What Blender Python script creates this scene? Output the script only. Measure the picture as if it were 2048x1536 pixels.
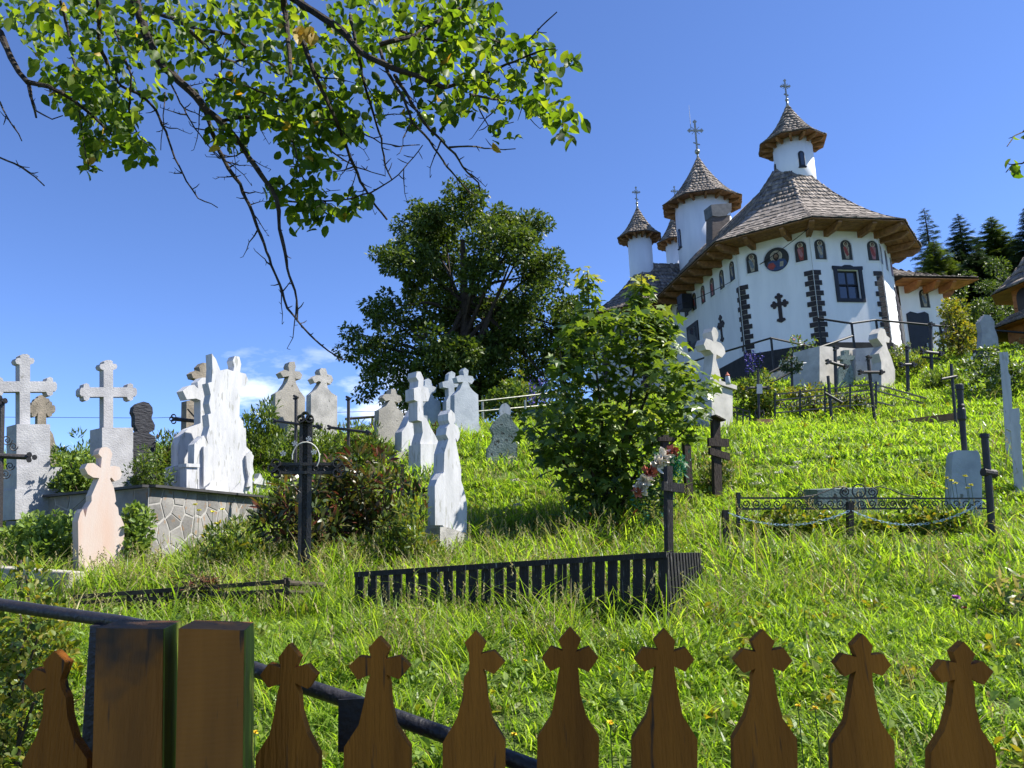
import bpy, math, random
import numpy as np
from mathutils import Vector, Matrix
random.seed(7); RNG = np.random.default_rng(11)
for o in list(bpy.data.objects): bpy.data.objects.remove(o, do_unlink=True)
SC = bpy.context.scene
COL = SC.collection

# ------------------------------------------------------------------ camera
FPX = 1550.0; PITCH = math.radians(11.4); ROLL = math.radians(2.0)
EYE = Vector((0, 0, 1.6))
FW = Vector((0, math.cos(PITCH), math.sin(PITCH)))
UP0 = Vector((0, -math.sin(PITCH), math.cos(PITCH))); RT0 = Vector((1, 0, 0))
RT = RT0*math.cos(ROLL) - UP0*math.sin(ROLL)
UP = UP0*math.cos(ROLL) + RT0*math.sin(ROLL)
cam = bpy.data.cameras.new('camera'); camo = bpy.data.objects.new('camera', cam); COL.objects.link(camo)
cam.sensor_width = 36; cam.lens = FPX/2048*36; cam.clip_start = 0.05; cam.clip_end = 3000
cm = Matrix((RT, UP, -FW)).transposed().to_4x4(); cm.translation = EYE
camo.matrix_world = cm
SC.camera = camo

# ------------------------------------------------------------------ world, sun, exposure
SUN_EL = math.radians(52); SUN_AZ = (0.99, 0.05)
sl = math.hypot(*SUN_AZ)
SUN = Vector((SUN_AZ[0]/sl*math.cos(SUN_EL), SUN_AZ[1]/sl*math.cos(SUN_EL), math.sin(SUN_EL)))
W = bpy.data.worlds.new('World'); SC.world = W; W.use_nodes = True
wn = W.node_tree.nodes; wl = W.node_tree.links; wn.clear()
sky = wn.new('ShaderNodeTexSky'); sky.sky_type = 'NISHITA'; sky.sun_disc = False
sky.sun_elevation = SUN_EL; sky.sun_rotation = math.atan2(SUN.x, SUN.y)
sky.altitude = 900; sky.air_density = 0.72; sky.dust_density = 0.1; sky.ozone_density = 3.0
bg = wn.new('ShaderNodeBackground'); bg.inputs['Strength'].default_value = 0.092
wo = wn.new('ShaderNodeOutputWorld')
# small fair-weather clouds low over the horizon
tc = wn.new('ShaderNodeTexCoord')
mp = wn.new('ShaderNodeMapping'); mp.inputs['Scale'].default_value = (1.0, 1.0, 2.6)
nz = wn.new('ShaderNodeTexNoise'); nz.inputs['Scale'].default_value = 5.5; nz.inputs['Detail'].default_value = 8; nz.inputs['Roughness'].default_value = 0.58
cr = wn.new('ShaderNodeValToRGB'); cr.color_ramp.elements[0].position = 0.57; cr.color_ramp.elements[1].position = 0.68
sep = wn.new('ShaderNodeSeparateXYZ')
hr = wn.new('ShaderNodeMapRange'); hr.inputs['From Min'].default_value = 0.27; hr.inputs['From Max'].default_value = 0.12
mul = wn.new('ShaderNodeMath'); mul.operation = 'MULTIPLY'
mx = wn.new('ShaderNodeMix'); mx.data_type = 'RGBA'
tint = wn.new('ShaderNodeMix'); tint.data_type = 'RGBA'; tint.blend_type = 'MULTIPLY'; tint.inputs[0].default_value = 1.0
tint.inputs[7].default_value = (0.86, 0.98, 1.26, 1)
wl.new(tc.outputs['Generated'], mp.inputs[0]); wl.new(mp.outputs[0], nz.inputs['Vector']); wl.new(nz.outputs[0], cr.inputs[0])
wl.new(tc.outputs['Generated'], sep.inputs[0]); wl.new(sep.outputs['Z'], hr.inputs['Value'])
wl.new(cr.outputs[0], mul.inputs[0]); wl.new(hr.outputs[0], mul.inputs[1])
wl.new(sky.outputs[0], tint.inputs[6]); wl.new(tint.outputs[2], mx.inputs[6])
wl.new(mul.outputs[0], mx.inputs[0]); mx.inputs[7].default_value = (8.5, 8.8, 9.2, 1)
wl.new(mx.outputs[2], bg.inputs[0]); wl.new(bg.outputs[0], wo.inputs[0])
sun = bpy.data.lights.new('sun', 'SUN'); sun.energy = 5.0; sun.angle = math.radians(0.53); sun.color = (1.0, 0.95, 0.86)
suno = bpy.data.objects.new('sun', sun); COL.objects.link(suno)
suno.rotation_euler = SUN.to_track_quat('Z', 'Y').to_euler(); suno.location = (20, -5, 40)
SC.view_settings.view_transform = 'Standard'; SC.view_settings.look = 'None'
SC.view_settings.gamma = 1.0; SC.view_settings.use_curve_mapping = False; SC.view_settings.exposure = 1.2
SC.render.engine = 'CYCLES'
SC.cycles.max_bounces = 8; SC.cycles.transparent_max_bounces = 8

# ------------------------------------------------------------------ pixel helpers (2048 x 1536 photograph)
def ray(px, py): return FW + RT*((px-1024)/FPX) - UP*((py-768)/FPX)
def at(px, py, d):
    v = ray(px, py); return EYE + v*(d/v.y)
def proj(P):
    v = Vector(P)-EYE; c = v.dot(FW); return (1024+FPX*v.dot(RT)/c, 768-FPX*v.dot(UP)/c)
def Zm(ox, oy, pts, s=3.938): return [(ox+x/s, oy+y/s) for x, y in pts]
class Plane:
    """upright plane; yaw = heading of its rightward direction; normal faces the viewer side"""
    def __init__(s, P, yaw):
        s.P = Vector(P); a = math.radians(yaw)
        s.u = Vector((math.cos(a), math.sin(a), 0)); s.n = Vector((math.sin(a), -math.cos(a), 0))
    def pt(s, px, py):
        v = ray(px, py); return EYE + v*((s.P-EYE).dot(s.n)/v.dot(s.n))
    def uv(s, px, py):
        q = s.pt(px, py)-s.P; return q.dot(s.u), q.z
    def w(s, u, z, out=0.0): return s.P + s.u*u + Vector((0, 0, z)) + s.n*out
def plane2(A, B):
    A = Vector(A); B = Vector(B); return Plane(A, math.degrees(math.atan2(B.y-A.y, B.x-A.x)))

# ------------------------------------------------------------------ scene helpers
ROOT = {}
def thing(name, label, cat, loc, group=None):
    o = bpy.data.objects.new(name, None); COL.objects.link(o); o.location = loc; o.empty_display_size = 0.1
    ROOT[o] = Vector(loc); tag(o, label, cat, group); return o
def tag(o, label, cat=None, group=None, kind=None):
    if label: o['label'] = label
    if cat: o['category'] = cat
    if group: o['group'] = group
    if kind: o['kind'] = kind
    return o
def link(name, me, parent=None, M=None):
    o = bpy.data.objects.new(name, me); COL.objects.link(o)
    if parent is not None:
        o.parent = parent; ROOT[o] = ROOT[parent]
        if M is not None: o.matrix_local = Matrix.Translation(-ROOT[parent]) @ M
    elif M is not None: o.matrix_world = M
    return o
class MB:
    def __init__(s): s.v = []; s.f = []; s.m = []
    def add(s, vs, fs, mi=0):
        b = len(s.v); s.v += [tuple(q) for q in vs]; s.f += [tuple(b+i for i in q) for q in fs]; s.m += [mi]*len(fs)
    def box(s, c, sx, sy, sz, X=Vector((1, 0, 0)), Y=Vector((0, 1, 0)), Z=Vector((0, 0, 1)), mi=0):
        c = Vector(c); vs = [c+X*(sx*a)+Y*(sy*b)+Z*(sz*d) for d in (-.5, .5) for b in (-.5, .5) for a in (-.5, .5)]
        s.add(vs, [(0, 2, 3, 1), (4, 5, 7, 6), (0, 1, 5, 4), (2, 6, 7, 3), (0, 4, 6, 2), (1, 3, 7, 5)], mi)
    def beam(s, A, B, w, h, mi=0, up=Vector((0, 0, 1))):
        A = Vector(A); B = Vector(B); d = (B-A); L = d.length; d.normalize()
        X = d.cross(up)
        if X.length < 1e-4: X = d.cross(Vector((0, 1, 0)))
        X.normalize(); Zz = X.cross(d)
        s.box((A+B)/2, w, L, h, X, d, Zz, mi)
    def prism(s, front, off, mi=0, mis=None):
        n = len(front); front = [Vector(q) for q in front]; off = Vector(off)
        # front ring oriented so that its normal is opposite to off
        nn = Vector((0, 0, 0))
        for i in range(n): nn += front[i].cross(front[(i+1) % n])
        if nn.dot(off) > 0: front = front[::-1]
        s.add(front, [tuple(range(n))], mi)
        b = [q+off for q in front]
        s.add(b, [tuple(range(n))[::-1]], mi if mis is None else mis)
        for i in range(n):
            j = (i+1) % n
            s.add([front[i], b[i], b[j], front[j]], [(0, 1, 2, 3)], mi if mis is None else mis)
    def tube(s, pts, r, n=6, caps=True, mi=0):
        pts = [Vector(q) for q in pts]; m = len(pts)
        rs = r if hasattr(r, '__len__') else [r]*m
        T = []
        for i in range(m):
            t = pts[min(i+1, m-1)]-pts[max(i-1, 0)]
            T.append(t.normalized() if t.length > 1e-9 else Vector((0, 0, 1)))
        N = T[0].orthogonal().normalized(); vs = []
        for i in range(m):
            N = (N-T[i]*N.dot(T[i]))
            N = N.normalized() if N.length > 1e-6 else T[i].orthogonal().normalized()
            B = T[i].cross(N)
            for k in range(n):
                a = 2*math.pi*k/n; vs.append(pts[i]+N*(rs[i]*math.cos(a))+B*(rs[i]*math.sin(a)))
        fs = [(i*n+k, i*n+(k+1) % n, (i+1)*n+(k+1) % n, (i+1)*n+k) for i in range(m-1) for k in range(n)]
        if caps: fs += [tuple(range(n))[::-1], tuple((m-1)*n+k for k in range(n))]
        s.add(vs, fs, mi)
    def lathe(s, c, prof, n=16, mi=0):
        c = Vector(c); vs = []; m = len(prof)
        for r, z in prof:
            for k in range(n):
                a = 2*math.pi*k/n; vs.append(c+Vector((r*math.cos(a), r*math.sin(a), z)))
        fs = [(i*n+k, i*n+(k+1) % n, (i+1)*n+(k+1) % n, (i+1)*n+k) for i in range(m-1) for k in range(n)]
        fs += [tuple(range(n))[::-1], tuple((m-1)*n+k for k in range(n))]
        s.add(vs, fs, mi)
    def build(s, name, mat, parent=None, smooth=False, bevel=0.0, label=None):
        me = bpy.data.meshes.new(name)
        off = ROOT[parent] if parent is not None else Vector((0, 0, 0))
        me.from_pydata([(x-off.x, y-off.y, z-off.z) for x, y, z in s.v], [], s.f)
        for mm in (mat if isinstance(mat, (list, tuple)) else [mat]): me.materials.append(mm)
        if isinstance(mat, (list, tuple)): me.polygons.foreach_set('material_index', s.m)
        if smooth is True: me.polygons.foreach_set('use_smooth', [True]*len(me.polygons))
        me.update()
        o = link(name, me, parent)
        if bevel:
            b = o.modifiers.new('bevel', 'BEVEL'); b.width = bevel; b.segments = 2; b.limit_method = 'ANGLE'; b.angle_limit = math.radians(35)
        if label: o['label'] = label
        return o
def npmesh(name, V, F, mats, parent=None, mi=None, smooth=False):
    """V (n,3) array in world space, F (m,k) int array"""
    me = bpy.data.meshes.new(name)
    off = np.array(ROOT[parent]) if parent is not None else np.zeros(3)
    V = V-off; m, k = F.shape
    me.vertices.add(len(V)); me.vertices.foreach_set('co', V.astype(np.float32).ravel())
    me.loops.add(m*k); me.loops.foreach_set('vertex_index', F.astype(np.int32).ravel())
    me.polygons.add(m); me.polygons.foreach_set('loop_start', np.arange(0, m*k, k, dtype=np.int32))
    for mm in (mats if isinstance(mats, (list, tuple)) else [mats]): me.materials.append(mm)
    if mi is not None: me.polygons.foreach_set('material_index', mi.astype(np.int32))
    if smooth: me.polygons.foreach_set('use_smooth', np.ones(m, dtype=bool))
    me.update(calc_edges=True); me.validate()
    return link(name, me, parent)

# ------------------------------------------------------------------ materials
def nmat(name):
    m = bpy.data.materials.new(name); m.use_nodes = True; t = m.node_tree
    return m, t.nodes, t.links, t.nodes['Principled BSDF']
def mat(name, c1, c2=None, rough=0.8, scale=6.0, detail=6, bump=0.0, bscale=None, c3=None, c3pos=0.62, stretch=(1, 1, 1), metal=0.0, spec=0.3, coord='pos', rnd=0.0, lo=0.35, hi=0.65):
    m, N, L, P = nmat(name)
    P.inputs['Roughness'].default_value = rough; P.inputs['Metallic'].default_value = metal
    P.inputs['Specular IOR Level'].default_value = spec
    if coord == 'pos': src = N.new('ShaderNodeNewGeometry').outputs['Position']
    else: src = N.new('ShaderNodeTexCoord').outputs['Object']
    mpn = N.new('ShaderNodeMapping'); mpn.inputs['Scale'].default_value = stretch; L.new(src, mpn.inputs[0])
    n1 = N.new('ShaderNodeTexNoise'); n1.inputs['Scale'].default_value = scale; n1.inputs['Detail'].default_value = detail; n1.inputs['Roughness'].default_value = 0.6
    L.new(mpn.outputs[0], n1.inputs['Vector'])
    if c2 is None: c2 = tuple(x*0.8 for x in c1)
    r = N.new('ShaderNodeValToRGB'); r.color_ramp.elements[0].position = lo; r.color_ramp.elements[1].position = hi
    r.color_ramp.elements[0].color = (*c2, 1); r.color_ramp.elements[1].color = (*c1, 1)
    L.new(n1.outputs[0], r.inputs[0]); out = r.outputs[0]
    if c3 is not None:
        n2 = N.new('ShaderNodeTexNoise'); n2.inputs['Scale'].default_value = scale*3.1; n2.inputs['Detail'].default_value = 4
        L.new(mpn.outputs[0], n2.inputs['Vector'])
        r2 = N.new('ShaderNodeValToRGB'); r2.color_ramp.elements[0].position = c3pos; r2.color_ramp.elements[1].position = c3pos+0.06
        L.new(n2.outputs[0], r2.inputs[0])
        x = N.new('ShaderNodeMix'); x.data_type = 'RGBA'; L.new(r2.outputs[0], x.inputs[0]); L.new(out, x.inputs[6]); x.inputs[7].default_value = (*c3, 1); out = x.outputs[2]
    if rnd:
        oi = N.new('ShaderNodeObjectInfo'); gi = N.new('ShaderNodeNewGeometry')
        ad = N.new('ShaderNodeMath'); ad.operation = 'ADD'; L.new(oi.outputs['Random'], ad.inputs[0]); L.new(gi.outputs['Random Per Island'], ad.inputs[1])
        fr = N.new('ShaderNodeMath'); fr.operation = 'FRACT'; L.new(ad.outputs[0], fr.inputs[0])
        mr = N.new('ShaderNodeMapRange'); mr.inputs['To Min'].default_value = 1-rnd; mr.inputs['To Max'].default_value = 1+rnd; L.new(fr.outputs[0], mr.inputs[0])
        hs = N.new('ShaderNodeHueSaturation'); L.new(mr.outputs[0], hs.inputs['Value']); L.new(out, hs.inputs['Color']); out = hs.outputs[0]
    L.new(out, P.inputs['Base Color'])
    if bump:
        nb = N.new('ShaderNodeTexNoise'); nb.inputs['Scale'].default_value = bscale or scale*5; nb.inputs['Detail'].default_value = 6
        L.new(mpn.outputs[0], nb.inputs['Vector'])
        b = N.new('ShaderNodeBump'); b.inputs['Strength'].default_value = bump; b.inputs['Distance'].default_value = 0.02
        L.new(nb.outputs[0], b.inputs['Height']); L.new(b.outputs[0], P.inputs['Normal'])
    return m
def leafmat(name, cols, trans=0.45, tcol=None, rough=0.5, spec=0.35):
    """cols: ramp over per-leaf random value; translucent for back light"""
    m, N, L, P = nmat(name)
    gi = N.new('ShaderNodeNewGeometry'); oi = N.new('ShaderNodeObjectInfo')
    ad = N.new('ShaderNodeMath'); ad.operation = 'ADD'; L.new(oi.outputs['Random'], ad.inputs[0]); L.new(gi.outputs['Random Per Island'], ad.inputs[1])
    fr = N.new('ShaderNodeMath'); fr.operation = 'FRACT'; L.new(ad.outputs[0], fr.inputs[0])
    r = N.new('ShaderNodeValToRGB'); e = r.color_ramp.elements
    while len(e) < len(cols): e.new(0.5)
    for i, c in enumerate(cols): e[i].position = i/(len(cols)-1); e[i].color = (*c, 1)
    L.new(fr.outputs[0], r.inputs[0]); L.new(r.outputs[0], P.inputs['Base Color'])
    P.inputs['Roughness'].default_value = rough; P.inputs['Specular IOR Level'].default_value = spec
    tr = N.new('ShaderNodeBsdfTranslucent'); ms = N.new('ShaderNodeMixShader'); ms.inputs[0].default_value = trans
    g = N.new('ShaderNodeMix'); g.data_type = 'RGBA'; g.blend_type = 'MULTIPLY'; g.inputs[0].default_value = 1.0
    L.new(r.outputs[0], g.inputs[6]); g.inputs[7].default_value = (*(tcol or (1.7, 1.6, 0.5)), 1)
    L.new(g.outputs[2], tr.inputs[0]); L.new(P.outputs[0], ms.inputs[1]); L.new(tr.outputs[0], ms.inputs[2])
    L.new(ms.outputs[0], N['Material Output'].inputs[0])
    return m
M = {}
M['ground'] = mat('ground', (0.08, 0.12, 0.025), (0.05, 0.06, 0.02), 0.95, 3.0, bump=0.6, bscale=30)
M['concrete'] = mat('concrete', (0.42, 0.40, 0.37), (0.26, 0.25, 0.23), 0.9, 5, bump=0.35, bscale=60, c3=(0.14, 0.14, 0.12), c3pos=0.66)
M['concrete_light'] = mat('concrete_light', (0.36, 0.36, 0.37), (0.26, 0.26, 0.27), 0.9, 4, bump=0.4, bscale=50, c3=(0.2, 0.2, 0.19), c3pos=0.68)
M['concrete_blue'] = mat('concrete_blue', (0.40, 0.43, 0.46), (0.27, 0.30, 0.33), 0.9, 3, bump=0.3, bscale=40, c3=(0.15, 0.16, 0.14), c3pos=0.68)
M['white_stone'] = mat('white_stone', (0.52, 0.52, 0.53), (0.40, 0.405, 0.415), 0.7, 3, bump=0.2, bscale=40, c3=(0.32, 0.32, 0.30), c3pos=0.60, stretch=(3.0, 3.0, .6))
M['cream_stone'] = mat('cream_stone', (0.47, 0.445, 0.405), (0.33, 0.315, 0.285), 0.75, 3, bump=0.15, bscale=50, c3=(0.35, 0.33, 0.3), c3pos=0.7)
M['pink_stone'] = mat('pink_stone', (0.50, 0.365, 0.295), (0.50, 0.43, 0.385), 0.7, 1.4, bump=0.12, bscale=50, stretch=(4, 4, 0.7))
M['green_stone'] = mat('green_stone', (0.22, 0.26, 0.24), (0.12, 0.16, 0.14), 0.95, 5, bump=0.5, bscale=35, c3=(0.05, 0.055, 0.045), c3pos=0.58)
M['brown_stone'] = mat('brown_stone', (0.27, 0.23, 0.18), (0.15, 0.13, 0.10), 0.95, 6, bump=0.5, bscale=40)
M['old_stone'] = mat('old_stone', (0.36, 0.335, 0.29), (0.24, 0.225, 0.195), 0.95, 3, bump=0.35, bscale=40, c3=(0.13, 0.12, 0.10), c3pos=0.66)
M['slate'] = mat('slate', (0.05, 0.052, 0.06), (0.02, 0.02, 0.025), 0.85, 9, bump=1.0, bscale=14, stretch=(1, 1, 3.2))
M['iron'] = mat('iron', (0.014, 0.014, 0.016), (0.03, 0.024, 0.02), 0.5, 12, bump=0.25, bscale=60, spec=0.5)
M['iron_worn'] = mat('iron_worn', (0.022, 0.022, 0.024), (0.05, 0.038, 0.03), 0.6, 9, bump=0.3, bscale=60, c3=(0.16, 0.15, 0.14), c3pos=0.68)
M['pipe'] = mat('pipe', (0.012, 0.012, 0.016), (0.028, 0.026, 0.03), 0.42, 16, bump=0.25, bscale=90, spec=0.5)
M['black_wood'] = mat('black_wood', (0.012, 0.011, 0.012), (0.025, 0.022, 0.022), 0.7, 5, bump=0.6, bscale=18, stretch=(6, 6, 0.7), c3=(0.22, 0.21, 0.20), c3pos=0.645)
M['dark_wood'] = mat('dark_wood', (0.05, 0.036, 0.028), (0.022, 0.016, 0.013), 0.85, 5, bump=0.7, bscale=18, stretch=(6, 6, 0.8), c3=(0.2, 0.17, 0.15), c3pos=0.7)
M['old_wood'] = mat('old_wood', (0.075, 0.06, 0.045), (0.03, 0.025, 0.02), 0.95, 5, bump=0.8, bscale=18, c3=(0.05, 0.06, 0.02), c3pos=0.6)
M['picket'] = mat('picket', (0.32, 0.112, 0.015), (0.21, 0.073, 0.011), 0.8, 2.0, bump=0.55, bscale=20, stretch=(9, 9, 0.8), c3=(0.05, 0.03, 0.02), c3pos=0.62, rnd=0.22, spec=0.15)
M['post_moss'] = mat('post_moss', (0.20, 0.25, 0.025), (0.12, 0.13, 0.03), 0.9, 7, bump=0.5, bscale=30, stretch=(3, 3, 0.5))
def postmat(name, stain, saw):
    m = mat(name, (0.33, 0.118, 0.018), (0.22, 0.079, 0.013), 0.8, 2.0, bump=0.4, bscale=20, stretch=(9, 9, 0.8), c3=(0.05, 0.03, 0.02), c3pos=0.64)
    N = m.node_tree.nodes; L = m.node_tree.links; P = N['Principled BSDF']
    g = N.new('ShaderNodeNewGeometry'); sx = N.new('ShaderNodeSeparateXYZ'); L.new(g.outputs['Position'], sx.inputs[0])
    if stain:   # blotch of grey weathering round the cut head
        src = P.inputs['Base Color'].links[0].from_socket
        n = N.new('ShaderNodeTexNoise'); n.inputs['Scale'].default_value = 22; L.new(g.outputs['Position'], n.inputs['Vector'])
        a = N.new('ShaderNodeMath'); a.operation = 'MULTIPLY_ADD'; a.inputs[1].default_value = 0.22; L.new(n.outputs[0], a.inputs[0]); L.new(sx.outputs['Z'], a.inputs[2])
        r = N.new('ShaderNodeMapRange'); r.inputs['From Min'].default_value = 1.49; r.inputs['From Max'].default_value = 1.60; L.new(a.outputs[0], r.inputs[0])
        x = N.new('ShaderNodeMix'); x.data_type = 'RGBA'; L.new(r.outputs[0], x.inputs[0]); L.new(src, x.inputs[6]); x.inputs[7].default_value = (0.055, 0.036, 0.024, 1); L.new(x.outputs[2], P.inputs['Base Color'])
    if saw:     # band-saw marks across the face
        w = N.new('ShaderNodeTexWave'); w.bands_direction = 'Z'; w.inputs['Scale'].default_value = 38; w.inputs['Distortion'].default_value = 2.2; w.inputs['Detail'].default_value = 3; L.new(g.outputs['Position'], w.inputs['Vector'])
        b = N.new('ShaderNodeBump'); b.inputs['Strength'].default_value = .15; b.inputs['Distance'].default_value = .002; L.new(w.outputs[1], b.inputs['Height']); L.new(b.outputs[0], P.inputs['Normal'])
    return m
M['post_a'] = postmat('post_a', True, False); M['post_b'] = postmat('post_b', False, True)
M['church_white'] = mat('church_white', (0.75, 0.75, 0.755), (0.655, 0.66, 0.67), 0.85, 1.3, bump=0.12, bscale=30, stretch=(1.6, 1.6, .35), lo=.28, hi=.6)
M['plinth'] = mat('plinth', (0.035, 0.033, 0.035), (0.02, 0.02, 0.02), 0.8, 4, bump=0.2)
M['quoin'] = mat('quoin', (0.020, 0.016, 0.016), (0.035, 0.026, 0.024), 0.6, 8, bump=0.5, rnd=0.3)
M['shingle'] = mat('shingle', (0.24, 0.207, 0.180), (0.13, 0.110, 0.094), 0.9, 5, bump=0.5, bscale=25, rnd=0.42)
M['roof_deck'] = mat('roof_deck', (0.05, 0.04, 0.033), (0.03, 0.024, 0.02), 0.95, 5)
M['timber'] = mat('timber', (0.30, 0.15, 0.062), (0.16, 0.082, 0.036), 0.7, 4, bump=0.4, bscale=14, stretch=(2, 2, 2), rnd=0.2)
M['timber_orange'] = mat('timber_orange', (0.42, 0.17, 0.05), (0.27, 0.10, 0.032), 0.65, 4, bump=0.4, bscale=14, rnd=0.2)
M['cross_brown'] = mat('cross_brown', (0.022, 0.016, 0.016), (0.035, 0.022, 0.02), 0.6, 5)
M['window_dark'] = mat('window_dark', (0.016, 0.018, 0.024), (0.01, 0.011, 0.015), 0.5, 5)
M['glass'] = mat('glass', (0.03, 0.04, 0.06), (0.03, 0.035, 0.05), 0.06, 3, spec=0.8)
M['metal_pale'] = mat('metal_pale', (0.33, 0.34, 0.30), (0.18, 0.18, 0.15), 0.45, 14, metal=0.6)
M['chimney_brick'] = mat('chimney_brick', (0.15, 0.125, 0.11), (0.08, 0.068, 0.06), 0.95, 4, stretch=(1, 1, 7), bump=0.6, bscale=8)
M['chimney_cement'] = mat('chimney_cement', (0.14, 0.145, 0.15), (0.09, 0.095, 0.10), 0.9, 4)
M['icon_ground'] = mat('icon_ground', (0.035, 0.030, 0.020), (0.022, 0.024, 0.020), 0.5, 6)
M['icon_gold'] = mat('icon_gold', (0.50, 0.44, 0.30), (0.38, 0.32, 0.20), 0.5, 12)
M['icon_skin'] = mat('icon_skin', (0.27, 0.17, 0.10), (0.18, 0.11, 0.07), 0.6, 12)
M['icon_red'] = mat('icon_red', (0.33, 0.06, 0.045), (0.20, 0.04, 0.035), 0.6, 14)
M['icon_blue'] = mat('icon_blue', (0.045, 0.075, 0.16), (0.03, 0.045, 0.09), 0.6, 14)
M['icon_cream'] = mat('icon_cream', (0.38, 0.33, 0.24), (0.22, 0.19, 0.14), 0.6, 14)
M['icon_pink'] = mat('icon_pink', (0.38, 0.17, 0.17), (0.25, 0.10, 0.10), 0.6, 14)
M['icon_grey'] = mat('icon_grey', (0.16, 0.20, 0.24), (0.09, 0.11, 0.14), 0.6, 14)
M['icon_hair'] = mat('icon_hair', (0.03, 0.017, 0.010), (0.02, 0.012, 0.008), 0.7, 14)
M['bark'] = mat('bark', (0.055, 0.043, 0.034), (0.02, 0.016, 0.014), 0.95, 14, bump=0.9, bscale=40, c3=(0.11, 0.11, 0.09), c3pos=0.66)
M['trunk'] = mat('trunk', (0.06, 0.045, 0.035), (0.025, 0.02, 0.016), 0.95, 8, bump=0.9, bscale=20)
M['stem'] = mat('stem', (0.07, 0.05, 0.03), (0.03, 0.025, 0.015), 0.9, 14)
M['stem_green'] = mat('stem_green', (0.07, 0.11, 0.03), (0.05, 0.08, 0.02), 0.8, 14)
M['clad_a'] = mat('clad_a', (0.23, 0.22, 0.21), (0.15, 0.145, 0.14), 0.8, 3, bump=0.3, bscale=30, rnd=0.25, c3=(0.22, 0.15, 0.10), c3pos=0.60)
M['mortar'] = mat('mortar', (0.36, 0.35, 0.33), (0.26, 0.25, 0.24), 0.95, 10, bump=0.3)
M['coping'] = mat('coping', (0.06, 0.06, 0.062), (0.035, 0.035, 0.037), 0.7, 6)
M['apple'] = mat('apple', (0.22, 0.30, 0.06), (0.16, 0.22, 0.05), 0.4, 20, rnd=0.2)
M['wreath_white'] = mat('wreath_white', (0.78, 0.72, 0.62), (0.55, 0.48, 0.38), 0.8, 40)
M['wreath_red'] = mat('wreath_red', (0.48, 0.17, 0.10), (0.36, 0.09, 0.06), 0.7, 40)
M['wreath_green'] = leafmat('wreath_green', [(0.012, 0.10, 0.06), (0.02, 0.16, 0.10)], 0.2)
M['chain'] = mat('chain', (0.55, 0.66, 0.72), (0.4, 0.5, 0.56), 0.4, 20)
M['cable'] = mat('cable', (0.012, 0.012, 0.012), None, 0.6)
M['cable_pale'] = mat('cable_pale', (0.55, 0.54, 0.5), None, 0.6)
M['brown_box'] = mat('brown_box', (0.25, 0.13, 0.07), (0.15, 0.08, 0.045), 0.8, 8)
M['plaque'] = mat('plaque', (0.42, 0.43, 0.45), (0.34, 0.35, 0.37), 0.5, 8)
M['rail'] = mat('rail', (0.010, 0.010, 0.012), (0.02, 0.02, 0.02), 0.5, 8)
M['soil'] = mat('soil', (0.055, 0.04, 0.028), (0.03, 0.022, 0.016), 1.0, 8, bump=1.0, bscale=30)
M['umbel'] = mat('umbel', (0.62, 0.60, 0.44), (0.48, 0.48, 0.30), 0.9, 40)
M['petal_yellow'] = mat('petal_yellow', (0.75, 0.50, 0.02), (0.6, 0.4, 0.02), 0.7, 40)
M['petal_lemon'] = mat('petal_lemon', (0.72, 0.66, 0.06), (0.6, 0.55, 0.05), 0.7, 40)
M['petal_purple'] = mat('petal_purple', (0.45, 0.14, 0.42), (0.30, 0.08, 0.30), 0.7, 40)
M['petal_blue'] = mat('petal_blue', (0.075, 0.055, 0.30), (0.05, 0.035, 0.20), 0.7, 40)
M['petal_red'] = mat('petal_red', (0.40, 0.02, 0.02), (0.28, 0.015, 0.02), 0.7, 40)
M['petal_white'] = mat('petal_white', (0.75, 0.73, 0.68), (0.62, 0.58, 0.52), 0.7, 40)
M['leaf_apple'] = leafmat('leaf_apple', [(0.025, 0.055, 0.009), (0.05, 0.10, 0.014), (0.09, 0.15, 0.022), (0.14, 0.19, 0.035)], 0.55, (2.3, 2.1, 0.45))
M['leaf_yellow'] = leafmat('leaf_yellow', [(0.38, 0.24, 0.03), (0.45, 0.33, 0.04)], 0.5, (1.3, 1.1, 0.4))
M['leaf_linden'] = leafmat('leaf_linden', [(0.028, 0.052, 0.009), (0.05, 0.085, 0.014), (0.08, 0.12, 0.02), (0.11, 0.145, 0.03)], 0.32, (1.5, 1.5, 0.5))
M['leaf_maple'] = leafmat('leaf_maple', [(0.036, 0.075, 0.014), (0.07, 0.125, 0.02), (0.115, 0.18, 0.032), (0.17, 0.225, 0.05)], 0.40, (1.9, 1.7, 0.5), rough=0.42, spec=0.45)
M['leaf_maple_new'] = leafmat('leaf_maple_new', [(0.19, 0.24, 0.04), (0.28, 0.30, 0.055)], 0.45, (1.5, 1.3, 0.5))
M['leaf_bush'] = leafmat('leaf_bush', [(0.03, 0.065, 0.010), (0.065, 0.115, 0.018), (0.11, 0.165, 0.030), (0.15, 0.20, 0.045)], 0.38, (1.6, 1.5, 0.5), rough=0.4, spec=0.45)
M['leaf_sedum'] = leafmat('leaf_sedum', [(0.10, 0.17, 0.03), (0.16, 0.24, 0.05), (0.22, 0.29, 0.07)], 0.35, (1.4, 1.4, 0.6))
M['leaf_lime'] = leafmat('leaf_lime', [(0.10, 0.15, 0.02), (0.16, 0.19, 0.03), (0.24, 0.20, 0.03)], 0.45, (1.6, 1.4, 0.4))
M['leaf_peony'] = leafmat('leaf_peony', [(0.030, 0.060, 0.015), (0.06, 0.09, 0.02), (0.09, 0.10, 0.03), (0.13, 0.075, 0.035)], 0.3, (1.5, 1.4, 0.5), rough=0.35, spec=0.5)
M['leaf_dead'] = leafmat('leaf_dead', [(0.10, 0.028, 0.018), (0.17, 0.06, 0.03)], 0.25, (1.2, 1.0, 0.8))
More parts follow.
